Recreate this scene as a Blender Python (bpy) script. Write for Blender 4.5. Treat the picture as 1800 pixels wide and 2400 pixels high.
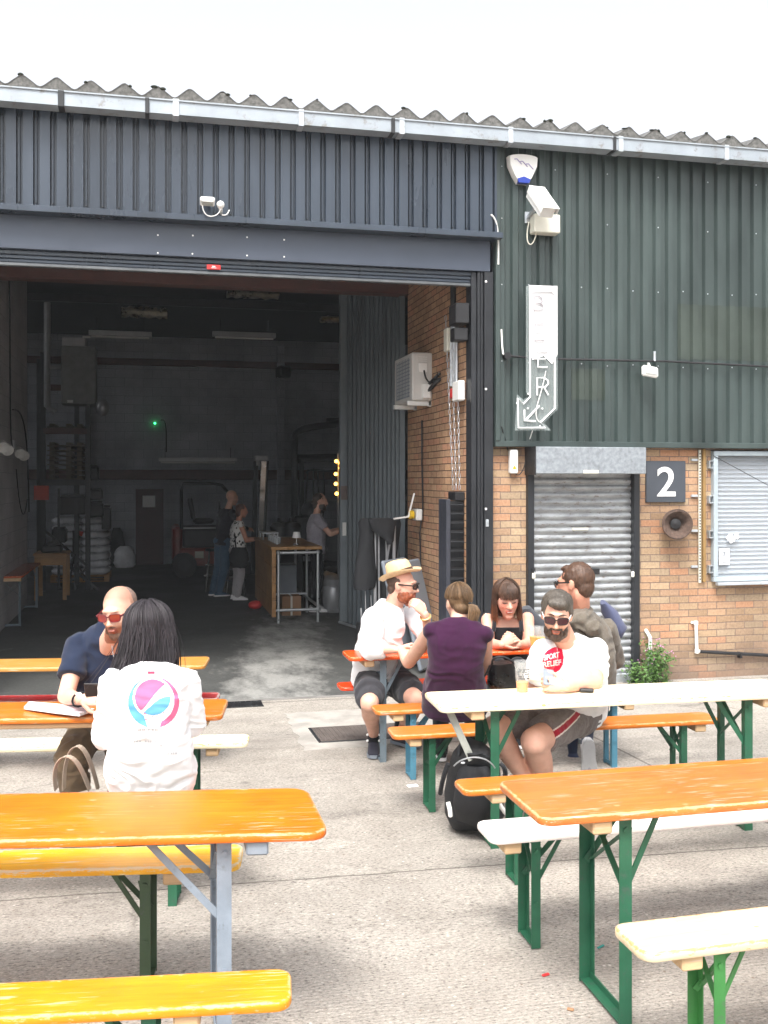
import bpy, math, random
from math import sin, cos, pi, radians as R
from mathutils import Vector as V, Matrix, noise
from mathutils.bvhtree import BVHTree
random.seed(7)
for o in list(bpy.data.objects): bpy.data.objects.remove(o)
S = bpy.context.scene
COL = S.collection
# ---------------------------------------------------------------- camera
FPX, TH, CH, VH, D = 2350.0, R(13), 2.05, 1125.0, 9.35     # focal (px), yaw, eye height, horizon row, distance of the facade
cd = bpy.data.cameras.new('camera'); cam = bpy.data.objects.new('camera', cd); COL.objects.link(cam)
cam.location = (0, 0, CH); cam.rotation_euler = (R(90), 0, -TH)
cd.sensor_fit = 'VERTICAL'; cd.sensor_height = 24; cd.lens = 24*FPX/2400
cd.shift_y = -75/2400; cd.clip_start = .05; cd.clip_end = 2000
S.camera = cam
# ---------------------------------------------------------------- world, sun, exposure
SUN_EL, SUN_AZ = R(58), R(150)     # sun high behind the camera, a little to the left
w = bpy.data.worlds.new('World'); S.world = w; w.use_nodes = True
nt = w.node_tree; nt.nodes.clear()
sky = nt.nodes.new('ShaderNodeTexSky'); sky.sky_type = 'NISHITA'; sky.sun_disc = False
sky.sun_elevation = SUN_EL; sky.sun_rotation = R(205); sky.dust_density = 6; sky.air_density = 1.2
hs = nt.nodes.new('ShaderNodeHueSaturation'); hs.inputs['Saturation'].default_value = .25; hs.inputs['Value'].default_value = 1.25
bg = nt.nodes.new('ShaderNodeBackground'); bg.inputs['Strength'].default_value = .15
out = nt.nodes.new('ShaderNodeOutputWorld')
nt.links.new(sky.outputs[0], hs.inputs['Color']); nt.links.new(hs.outputs[0], bg.inputs['Color']); nt.links.new(bg.outputs[0], out.inputs[0])
sd = bpy.data.lights.new('sun', 'SUN'); sd.energy = 1.5; sd.angle = R(14); sd.color = (1, .96, .9)
so = bpy.data.objects.new('sun', sd); COL.objects.link(so)
so.rotation_euler = (R(90)-SUN_EL, 0, R(-25))   # light travels towards +y and a little to the right
so.location = (0, -5, 12)
S.view_settings.view_transform = 'Standard'; S.view_settings.look = 'None'
S.view_settings.exposure = 1.0; S.view_settings.gamma = 1
# ---------------------------------------------------------------- measuring helpers: picture column/row -> point in the place
def at(u, v, Z):
    X = (u-900)/FPX*Z
    return V((Z*sin(TH)+X*cos(TH), Z*cos(TH)-X*sin(TH), CH+(VH-v)/FPX*Z))
def onY(u, v, Y=D): return at(u, v, Y/(cos(TH)-(u-900)/FPX*sin(TH)))
def onX(u, v, X): return at(u, v, X/(sin(TH)+(u-900)/FPX*cos(TH)))
def onH(u, v, H): return at(u, v, FPX*(CH-H)/(v-VH))
def GZ(y):
    # the yard falls gently to the drain at the threshold
    t = max(0, min(1, (9.0-y)/5.0)); return .2*t
def onT(u, v, H=0):
    # point H above the sloping yard
    Z = 6.0
    for _ in range(12): Z = FPX*(CH-GZ(at(u, v, Z).y)-H)/(v-VH)
    return at(u, v, Z)
RT = V((cos(TH), -sin(TH), 0)); FW = V((sin(TH), cos(TH), 0)); UP = V((0, 0, 1))
# ---------------------------------------------------------------- materials
def newmat(name):
    m = bpy.data.materials.new(name); m.use_nodes = True
    return m, m.node_tree.nodes, m.node_tree.links, m.node_tree.nodes['Principled BSDF']
def coords(N, L, kind='Object', scale=(1, 1, 1)):
    tc = N.new('ShaderNodeTexCoord'); mp = N.new('ShaderNodeMapping'); mp.inputs['Scale'].default_value = scale
    L.new(tc.outputs[kind], mp.inputs['Vector']); return mp.outputs[0]
def tnoise(N, L, vec, scale, detail=4, rough=.55):
    n = N.new('ShaderNodeTexNoise'); n.inputs['Scale'].default_value = scale
    n.inputs['Detail'].default_value = detail; n.inputs['Roughness'].default_value = rough
    L.new(vec, n.inputs['Vector']); return n.outputs['Fac']
def ramp(N, L, fac, stops):
    r = N.new('ShaderNodeValToRGB'); e = r.color_ramp.elements
    while len(e) < len(stops): e.new(.5)
    for k, (p, c) in enumerate(stops):
        e[k].position = p; e[k].color = (*c, 1) if len(c) == 3 else c
    L.new(fac, r.inputs[0]); return r.outputs[0]
def mixc(N, L, fac, a, b, mode='MIX'):
    m = N.new('ShaderNodeMix'); m.data_type = 'RGBA'; m.blend_type = mode
    for s, val in ((m.inputs[0], fac), (m.inputs[6], a), (m.inputs[7], b)):
        if hasattr(val, 'is_output'): L.new(val, s)
        else: s.default_value = val if isinstance(val, (int, float)) else (*val[:3], 1)
    return m.outputs[2]
def mth(N, L, op, a, b=None, clamp=False):
    m = N.new('ShaderNodeMath'); m.operation = op; m.use_clamp = clamp
    for s, val in ((m.inputs[0], a), (m.inputs[1], b)):
        if val is None: continue
        if hasattr(val, 'is_output'): L.new(val, s)
        else: s.default_value = val
    return m.outputs[0]
def bump(N, L, P, h, strength=.3, dist=.01):
    b = N.new('ShaderNodeBump'); b.inputs['Strength'].default_value = strength; b.inputs['Distance'].default_value = dist
    L.new(h, b.inputs['Height']); L.new(b.outputs[0], P.inputs['Normal']); return b
def g(v): return (v, v, v)
def mat(name, col, rough=.6, metal=0, var=.25, vs=6, bs=0, bst=.2, spec=.5, sss=0, alpha=1, trans=0, emit=None, coat=0, dirt=None, stretch=(1, 1, 1)):
    """plain surface with uneven tone, fine bump and uneven gloss"""
    m, N, L, P = newmat(name)
    vec = coords(N, L, 'Object', stretch)
    n = tnoise(N, L, vec, vs, 6, .6)
    f = ramp(N, L, n, [(.3, g(1-var)), (.7, g(1+var*.6))])
    c = mixc(N, L, 1.0, col, f, 'MULTIPLY')
    if dirt:
        n2 = tnoise(N, L, vec, vs*2.3, 8, .7)
        k = ramp(N, L, n2, [(.56, g(0)), (.66, g(1))])
        c = mixc(N, L, k, c, dirt)
    L.new(c, P.inputs['Base Color'])
    P.inputs['Metallic'].default_value = metal; P.inputs['Specular IOR Level'].default_value = spec
    rr = ramp(N, L, n, [(.3, g(max(.02, rough-.1))), (.7, g(min(1, rough+.12)))]); L.new(rr, P.inputs['Roughness'])
    if bs: bump(N, L, P, tnoise(N, L, vec, bs, 5), bst, .004)
    P.inputs['Coat Weight'].default_value = coat
    if sss: P.inputs['Subsurface Weight'].default_value = sss; P.inputs['Subsurface Radius'].default_value = (.02, .008, .004)
    P.inputs['Alpha'].default_value = alpha; P.inputs['Transmission Weight'].default_value = trans
    if emit: P.inputs['Emission Color'].default_value = (*emit[0], 1); P.inputs['Emission Strength'].default_value = emit[1]
    return m
def brickmat(name, axes, cols, mortar, bw=.215, rh=.0716, dark=None):
    m, N, L, P = newmat(name)
    tc = N.new('ShaderNodeTexCoord'); sx = N.new('ShaderNodeSeparateXYZ'); cx = N.new('ShaderNodeCombineXYZ')
    geo = N.new('ShaderNodeNewGeometry')
    L.new(geo.outputs['Position'], sx.inputs[0])
    nz = tnoise(N, L, geo.outputs['Position'], 2.3, 2); wob = mth(N, L, 'MULTIPLY', mth(N, L, 'SUBTRACT', nz, .5), .012)
    L.new(sx.outputs[axes[0]], cx.inputs[0]); L.new(mth(N, L, 'ADD', sx.outputs[axes[1]], wob), cx.inputs[1])
    b = N.new('ShaderNodeTexBrick'); b.offset = .5
    b.inputs['Scale'].default_value = 1; b.inputs['Brick Width'].default_value = bw; b.inputs['Row Height'].default_value = rh
    b.inputs['Mortar Size'].default_value = .0052; b.inputs['Mortar Smooth'].default_value = .35; b.inputs['Bias'].default_value = 0
    b.inputs['Color1'].default_value = (0, 0, 0, 1); b.inputs['Color2'].default_value = (1, 1, 1, 1); b.inputs['Mortar'].default_value = (.5, .5, .5, 1)
    L.new(cx.outputs[0], b.inputs['Vector'])
    k = len(cols)
    rc = ramp(N, L, b.outputs['Color'], [((i+.5)/k, c) for i, c in enumerate(cols)])
    n1 = tnoise(N, L, geo.outputs['Position'], 40, 6, .7); n2 = tnoise(N, L, geo.outputs['Position'], 1.1, 4)
    rc = mixc(N, L, 1.0, rc, ramp(N, L, n1, [(.3, g(.75)), (.75, g(1.2))]), 'MULTIPLY')
    rc = mixc(N, L, 1.0, rc, ramp(N, L, n2, [(.35, (.8, .78, .76)), (.65, (1.1, 1.08, 1.05))]), 'MULTIPLY')
    if dark:   # grime low down on the wall, as on the wall itself
        hz = mth(N, L, 'ADD', sx.outputs[2], mth(N, L, 'MULTIPLY', n2, .8))
        rc = mixc(N, L, ramp(N, L, hz, [(.45, g(.55)), (.95, g(0))]), rc, dark)
    c = mixc(N, L, b.outputs['Fac'], rc, mixc(N, L, 1.0, mortar, ramp(N, L, n1, [(.3, g(.7)), (.7, g(1.2))]), 'MULTIPLY'))
    L.new(c, P.inputs['Base Color']); P.inputs['Roughness'].default_value = .9; P.inputs['Specular IOR Level'].default_value = .2
    hgt = mth(N, L, 'ADD', mth(N, L, 'SUBTRACT', 1.0, b.outputs['Fac']), mth(N, L, 'MULTIPLY', n1, .35))
    bump(N, L, P, hgt, .7, .008)
    return m
def woodpaint(name, paint, bare, wear=.5, paint2=None, gloss=.4, spots=.5, grainy=.12):
    """varnished or painted plank, worn through along its edges (mesh attribute 'edge')"""
    m, N, L, P = newmat(name)
    o = coords(N, L, 'Object', (1, 14, 14)); o2 = coords(N, L, 'Object', (3, 9, 9))
    oi = N.new('ShaderNodeObjectInfo')
    gr = tnoise(N, L, o, 3.5, 7, .65); bl = tnoise(N, L, coords(N, L, 'Object'), 3.2, 3); sp = tnoise(N, L, o2, 9, 6, .75)
    base = mixc(N, L, ramp(N, L, bl, [(.35, g(0)), (.65, g(1))]), paint, paint2 or tuple(min(1, c*1.25) for c in paint))
    base = mixc(N, L, 1.0, base, ramp(N, L, gr, [(.3, g(1-grainy*1.6)), (.7, g(1+grainy))]), 'MULTIPLY')
    bw = mixc(N, L, 1.0, bare, ramp(N, L, gr, [(.3, g(.72)), (.7, g(1.1))]), 'MULTIPLY')
    ed = N.new('ShaderNodeAttribute'); ed.attribute_name = 'edge'
    e = mth(N, L, 'ADD', mth(N, L, 'MULTIPLY', mth(N, L, 'MULTIPLY', ed.outputs['Fac'], ed.outputs['Fac']), .20*wear+.03), sp)
    k1 = ramp(N, L, e, [(.70-.10*spots, g(0)), (.74-.08*spots, g(1))])
    c = mixc(N, L, k1, base, bw)
    # long scratches and pale scuffs
    scn = tnoise(N, L, coords(N, L, 'Object', (2.2, 40, 40)), 3, 3, .5); scm = tnoise(N, L, coords(N, L, 'Object', (1, 1, 1)), 2.4, 3)
    sck = mth(N, L, 'MULTIPLY', ramp(N, L, scn, [(.60, g(0)), (.64, g(1))]), ramp(N, L, scm, [(.44, g(0)), (.58, g(.7*min(1.4, wear)))]))
    c = mixc(N, L, sck, c, tuple(min(.9, x*.6+.3) for x in bare))
    vs2 = N.new('ShaderNodeTexVoronoi'); vs2.inputs['Scale'].default_value = 9; L.new(coords(N, L, 'Object', (1, 1.8, 1.8)), vs2.inputs['Vector']); wq = N.new('ShaderNodeSeparateColor'); L.new(vs2.outputs['Color'], wq.inputs[0])
    chip = mth(N, L, 'MULTIPLY', ramp(N, L, mth(N, L, 'ADD', vs2.outputs['Distance'], mth(N, L, 'MULTIPLY', sp, .12)), [(.15, g(1)), (.20, g(0))]), mth(N, L, 'GREATER_THAN', wq.outputs[0], .76))
    c = mixc(N, L, chip, c, bare)
    # knots and dirt
    vo = N.new('ShaderNodeTexVoronoi'); vo.inputs['Scale'].default_value = 4.2; L.new(coords(N, L, 'Object', (1, 2.2, 2.2)), vo.inputs['Vector'])
    c = mixc(N, L, ramp(N, L, vo.outputs['Distance'], [(.03, g(.7)), (.06, g(0))]), c, (.10, .045, .015))
    L.new(c, P.inputs['Base Color'])
    L.new(mixc(N, L, k1, g(gloss), g(.75)), P.inputs['Roughness'])
    bump(N, L, P, mth(N, L, 'SUBTRACT', gr, mth(N, L, 'MULTIPLY', k1, .5)), .25, .003)
    return m
# ---------------------------------------------------------------- mesh builder (world coordinates in, local mesh out)
def wm(o):
    if o is None: return Matrix()
    return wm(o.parent) @ o.matrix_basis
def empty(name, loc, label=None, cat=None, group=None, rz=0):
    o = bpy.data.objects.new(name, None); COL.objects.link(o); o.location = loc; o.rotation_euler = (0, 0, rz)
    o.empty_display_size = .1
    tag(o, label, cat, group); return o
def tag(o, label=None, cat=None, group=None, kind=None):
    if label: o['label'] = label
    if cat: o['category'] = cat
    if group: o['group'] = group
    if kind: o['kind'] = kind
    return o
class MB:
    def __init__(s): s.v = []; s.f = []; s.at = None
    def add(s, vs, fs):
        b = len(s.v); s.v += [tuple(p) for p in vs]; s.f += [tuple(i+b for i in f) for f in fs]; return s
    def box(s, c, size, rot=None, bev=0):
        hx, hy, hz = [a/2 for a in size]; M = rot or Matrix.Identity(3); c = V(c)
        bev = min(bev, hx*.9, hy*.9, hz*.9)
        if bev <= 0:
            vs = [(x*hx, y*hy, z*hz) for z in (-1, 1) for y in (-1, 1) for x in (-1, 1)]
            fs = [(0, 2, 3, 1), (4, 5, 7, 6), (0, 1, 5, 4), (2, 6, 7, 3), (0, 4, 6, 2), (1, 3, 7, 5)]
        else:
            vs = []; idx = {}
            for z in (-1, 1):
                for y in (-1, 1):
                    for x in (-1, 1):
                        for a in range(3):
                            p = [x*(hx-bev), y*(hy-bev), z*(hz-bev)]; p[a] = (x, y, z)[a]*(hx, hy, hz)[a]
                            idx[(x, y, z, a)] = len(vs); vs.append(tuple(p))
            q = (-1, 1); fs = []
            for a in range(3):
                o1, o2 = [k for k in range(3) if k != a]
                for sgn in q:
                    r = []
                    for (p1, p2) in ((-1, -1), (1, -1), (1, 1), (-1, 1)):
                        t = [0, 0, 0]; t[a] = sgn; t[o1] = p1; t[o2] = p2; r.append(idx[(*t, a)])
                    fs.append(tuple(r))
                for s1 in q:      # edges running along axis a
                    for s2 in q:
                        t1 = [0, 0, 0]; t2 = [0, 0, 0]; t1[a] = -1; t2[a] = 1
                        for t in (t1, t2): t[o1] = s1; t[o2] = s2
                        fs.append((idx[(*t1, o1)], idx[(*t2, o1)], idx[(*t2, o2)], idx[(*t1, o2)]))
            for z in q:
                for y in q:
                    for x in q: fs.append(tuple(idx[(x, y, z, a)] for a in range(3)))
        return s.add([c+M@V(p) for p in vs], fs)
    def bb(s, x0, x1, y0, y1, z0, z1, bev=0): return s.box(((x0+x1)/2, (y0+y1)/2, (z0+z1)/2), (abs(x1-x0), abs(y1-y0), abs(z1-z0)), None, bev)
    def bar(s, p0, p1, w, t, up=UP, bev=0):
        p0, p1 = V(p0), V(p1); d = (p1-p0); l = d.length; d.normalize(); up = V(up)
        a = up-up.dot(d)*d
        if a.length < 1e-4: a = V((1, 0, 0))-d.x*d
        a.normalize(); b = d.cross(a)
        M = Matrix((d, a, b)).transposed()
        return s.box((p0+p1)/2, (l, w, t), M, bev)
    PS = 1.0      # radius factor: shrinks people to suit joints scaled about the camera
    def tube(s, pts, r, n=10, caps=True, closed=False):
        pts = [V(p) for p in pts]; m = len(pts); rr = [q*MB.PS for q in (r if isinstance(r, (list, tuple)) else [r]*m)]
        vs = []; prev = None
        for i, p in enumerate(pts):
            if closed: t = pts[(i+1) % m]-pts[i-1]
            else: t = pts[min(i+1, m-1)]-pts[max(i-1, 0)]
            if t.length < 1e-9: t = V((0, 0, 1))
            t.normalize()
            if prev is None:
                a = t.orthogonal().normalized()
            else:
                a = prev-prev.dot(t)*t
                a = a.normalized() if a.length > 1e-6 else t.orthogonal().normalized()
            prev = a; b = t.cross(a)
            for k in range(n):
                an = 2*pi*k/n; vs.append(p+(a*cos(an)+b*sin(an))*rr[i])
        fs = []
        for i in range(m if closed else m-1):
            j = (i+1) % m
            for k in range(n):
                k2 = (k+1) % n; fs.append((i*n+k, i*n+k2, j*n+k2, j*n+k))
        if caps and not closed: fs += [tuple(range(n))[::-1], tuple((m-1)*n+k for k in range(n))]
        return s.add(vs, fs)
    def cyl(s, p0, p1, r0, r1=None, n=16): return s.tube([p0, p1], [r0, r0 if r1 is None else r1], n)
    def lathe(s, c, prof, n=24, M=None):
        c = V(c); M = M or Matrix.Identity(3); vs = []; m = len(prof)
        for (r, z) in prof:
            for k in range(n): vs.append(c+M@V((r*cos(2*pi*k/n), r*sin(2*pi*k/n), z)))
        fs = [(i*n+k, i*n+(k+1) % n, (i+1)*n+(k+1) % n, (i+1)*n+k) for i in range(m-1) for k in range(n)]
        if prof[0][0] > 1e-5: fs.append(tuple(range(n)))
        if prof[-1][0] > 1e-5: fs.append(tuple((m-1)*n+k for k in range(n)))
        return s.add(vs, fs)
    def ell(s, c, r, M=None, n=16, m=10):
        c = V(c); M = M or Matrix.Identity(3); r = r if isinstance(r, (tuple, list)) else (r, r, r); r = [q*MB.PS for q in r]
        vs = [c+M@V((0, 0, -r[2]))]
        for i in range(1, m):
            a = -pi/2+pi*i/m
            for k in range(n): vs.append(c+M@V((r[0]*cos(a)*cos(2*pi*k/n), r[1]*cos(a)*sin(2*pi*k/n), r[2]*sin(a))))
        vs.append(c+M@V((0, 0, r[2]))); t = len(vs)-1
        fs = [(0, 1+(k+1) % n, 1+k) for k in range(n)]
        for i in range(m-2):
            for k in range(n): fs.append((1+i*n+k, 1+i*n+(k+1) % n, 1+(i+1)*n+(k+1) % n, 1+(i+1)*n+k))
        fs += [(1+(m-2)*n+k, 1+(m-2)*n+(k+1) % n, t) for k in range(n)]
        return s.add(vs, fs)
    def loft(s, rings):
        """rings: lists of equal length of points, capped at both ends"""
        n = len(rings[0]); vs = [p for r in rings for p in r]; m = len(rings)
        fs = [(i*n+k, i*n+(k+1) % n, (i+1)*n+(k+1) % n, (i+1)*n+k) for i in range(m-1) for k in range(n)]
        fs += [tuple(range(n))[::-1], tuple((m-1)*n+k for k in range(n))]
        return s.add(vs, fs)
    def prism(s, pts, off):
        """flat outline (world points) given thickness by the offset vector"""
        off = V(off); return s.loft([[V(p) for p in pts], [V(p)+off for p in pts]])
    def sheet(s, prof, a, b, thick=0):
        """profile polyline (world points at a) swept from offset a to offset b"""
        n = len(prof); vs = [V(p)+V(a) for p in prof]+[V(p)+V(b) for p in prof]
        return s.add(vs, [(k, k+1, n+k+1, n+k) for k in range(n-1)])
    def mesh(s, name, inv=None, ang=35, attr=None):
        me = bpy.data.meshes.new(name); me.from_pydata(s.v, [], s.f)
        if inv: me.transform(inv)
        import bmesh
        bm = bmesh.new(); bm.from_mesh(me); bmesh.ops.recalc_face_normals(bm, faces=bm.faces); bm.to_mesh(me); bm.free()
        me.polygons.foreach_set('use_smooth', [True]*len(me.polygons))
        me.set_sharp_from_angle(angle=R(ang)); me.update(); return me
    def build(s, name, m, parent=None, ang=35, label=None, cat=None, group=None, kind=None, base=None):
        if parent is None:
            xs, ys, zs = zip(*s.v)
            base = V(base) if base else V(((min(xs)+max(xs))/2, (min(ys)+max(ys))/2, min(zs)))
            me = s.mesh(name, Matrix.Translation(-base), ang)
            o = bpy.data.objects.new(name, me); o.location = base
        else:
            me = s.mesh(name, wm(parent).inverted(), ang); o = bpy.data.objects.new(name, me); o.parent = parent
        COL.objects.link(o)
        if m: me.materials.append(m)
        return tag(o, label, cat, group, kind)
def children(o): return [c for c in bpy.data.objects if c.parent == o]
def copy_tree(o, parent=None):
    c = o.copy(); COL.objects.link(c)
    if parent: c.parent = parent
    for ch in children(o): copy_tree(ch, c)
    return c
def arc(c, r, a0, a1, n, e1, e2): return [V(c)+V(e1)*r*cos(a0+(a1-a0)*i/n)+V(e2)*r*sin(a0+(a1-a0)*i/n) for i in range(n+1)]
def bez(p, n=12):
    p = [V(q) for q in p]; out = []
    for i in range(n+1):
        t = i/n; q = p[:]
        while len(q) > 1: q = [a.lerp(b, t) for a, b in zip(q, q[1:])]
        out.append(q[0])
    return out
def textmesh(s, size, align='CENTER', bold=0, ext=0):
    c = bpy.data.curves.new('t', 'FONT'); c.body = s; c.size = size; c.align_x = align; c.align_y = 'CENTER'
    c.offset = bold; c.extrude = ext
    o = bpy.data.objects.new('t', c); COL.objects.link(o)
    dg = bpy.context.evaluated_depsgraph_get(); me = bpy.data.meshes.new_from_object(o.evaluated_get(dg))
    bpy.data.objects.remove(o); bpy.data.curves.remove(c)
    vs = [v.co.copy() for v in me.vertices]; fs = [tuple(p.vertices) for p in me.polygons]; bpy.data.meshes.remove(me)
    return vs, fs
# ================================================================ materials of the place
M = {}
M['brick'] = brickmat('buff_brick', (0, 2), [(.33, .225, .145), (.41, .30, .195), (.42, .28, .18), (.36, .25, .17), (.46, .255, .155), (.34, .26, .18), (.44, .33, .22), (.40, .235, .145)], (.21, .155, .125), dark=(.13, .105, .095))
M['brick_side'] = brickmat('buff_brick_side', (1, 2), [(.40, .24, .15), (.50, .32, .20), (.52, .32, .19), (.43, .27, .17), (.50, .27, .17)], (.10, .065, .05))
M['green_clad'] = mat('green_cladding_paint', (.042, .060, .058), .40, 0, .42, 2.2, 60, .05, stretch=(1, 1, .22))
M['black_clad'] = mat('blue_black_cladding_paint', (.036, .049, .070), .30, 0, .32, 2.2, 80, .05, stretch=(1, 1, .22))
M['black_steel'] = mat('black_painted_steel', (.012, .014, .018), .45, 0, .3, 4, 50, .08)
M['fascia'] = mat('grey_blue_fascia', (.046, .059, .086), .4, 0, .12, 2, 40, .04)
M['galv'] = mat('galvanised_steel', (.52, .56, .60), .45, .55, .18, 5, 30, .06, dirt=(.42, .42, .40))
M['fibre'] = mat('fibre_cement_roof', (.12, .12, .118), .95, 0, .6, 14, 60, .6, dirt=(.05, .055, .045))
M['mosscement'] = mat('mottled_eaves_filler', (.13, .13, .125), .95, 0, .6, 30, 90, .6, dirt=(.04, .045, .04))
M['steel_red'] = mat('red_oxide_steel', (.10, .045, .038), .7, 0, .3, 6, 40, .2)
M['dark_roof'] = mat('dark_roof_lining', (.05, .053, .06), .9, 0, .3, 2)
M['blockwall'] = brickmat('painted_blockwork', (1, 2), [(.42, .42, .44), (.46, .46, .48), (.44, .44, .46)], (.30, .30, .32), .44, .215)
M['backwall'] = brickmat('painted_back_blockwork', (0, 2), [(.40, .43, .49), (.43, .46, .52), (.42, .45, .51)], (.25, .28, .32), .44, .215)
M['white'] = mat('white_plastic', (.78, .78, .76), .4, 0, .05, 8)
M['cream'] = mat('cream_plastic', (.66, .65, .56), .5, 0, .08, 8)
M['whitemetal'] = mat('white_painted_metal', (.7, .71, .70), .45, 0, .1, 6)
M['black'] = mat('black_plastic', (.012, .012, .014), .45, 0, .2, 10)
M['rubber'] = mat('black_rubber', (.015, .015, .016), .7, 0, .2, 10)
M['greyplastic'] = mat('grey_plastic', (.20, .23, .27), .5, 0, .1, 6)
M['blue'] = mat('blue_lens', (.02, .05, .35), .3, 0, .1, 6)
M['sensor'] = mat('white_sensor', (.75, .75, .74), .35)
M['glass'] = mat('lamp_glass', (.35, .36, .34), .15, 0, .1, 6)
M['red'] = mat('red_plate', (.62, .03, .03), .5)
M['yellow'] = mat('yellow_plastic', (.75, .48, .02), .4)
M['shutter'] = mat('galvanised_shutter', (.35, .365, .38), .42, .5, .4, 5, 50, .1, dirt=(.17, .145, .125), stretch=(1, 1, 3))
M['hood'] = mat('spangled_galvanised_hood', (.30, .33, .36), .45, .4, .3, 26, 80, .05)
M['signgrey'] = mat('slate_grey_sign', (.052, .06, .075), .45, 0, .12, 5)
M['signwhite'] = mat('white_sign_paint', (.85, .85, .85), .5, 0, .03)
M['weave'] = mat('weathered_brown_weave', (.10, .065, .05), .9, 0, .5, 30, 70, .8)
M['wood'] = woodpaint('plain_wood', (.36, .19, .07), (.42, .27, .14), .3, None, .6, .2)
M['barwood'] = woodpaint('bar_plank_wood', (.27, .135, .045), (.38, .22, .09), .3, (.38, .20, .06), .5, .1)
M['tube'] = mat('scaffold_tube', (.55, .58, .60), .35, .7, .15, 8)
M['chrome'] = mat('chrome_tube', (.75, .75, .75), .18, .9, .05, 8)
M['card'] = mat('brown_cardboard', (.34, .19, .10), .85, 0, .12, 5)
M['film'] = mat('shrink_film', (.85, .87, .92), .22, 0, .12, 6, 9, .9, coat=.6)
M['fork'] = mat('forklift_paint', (.26, .045, .033), .4, 0, .3, 5)
M['iron'] = mat('dark_iron', (.03, .032, .035), .5, .3, .3, 8)
M['shade'] = mat('lamp_shade_enamel', (.6, .6, .58), .35)
M['bulb'] = mat('lit_bulb', (1, .6, .15), .3, emit=((1, .48, .08), 5))
M['led'] = mat('green_led', (.1, 1, .3), .3, emit=((.05, 1, .25), 2.5))
M['blindslat'] = mat('white_blind', (.25, .29, .335), .5, 0, .05, 4)
M['winframe'] = mat('white_window_frame', (.36, .42, .46), .45, 0, .1, 6)
M['paper'] = mat('white_paper', (.8, .8, .8), .8, 0, .04)
M['redpaint'] = mat('dark_red_door', (.06, .018, .02), .5)
M['orangesign'] = mat('orange_red_sign', (.55, .07, .04), .6)
M['leaf'] = mat('weed_leaf', (.08, .17, .035), .55, 0, .5, 30, sss=.0)
M['flower'] = mat('pink_flower', (.55, .25, .45), .6)
M['fabricblack'] = mat('black_canvas', (.013, .014, .017), .75, 0, .3, 14, 60, .3)
M['lightgrey'] = mat('light_grey_alloy', (.42, .43, .45), .4, .5, .15, 7)
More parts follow.
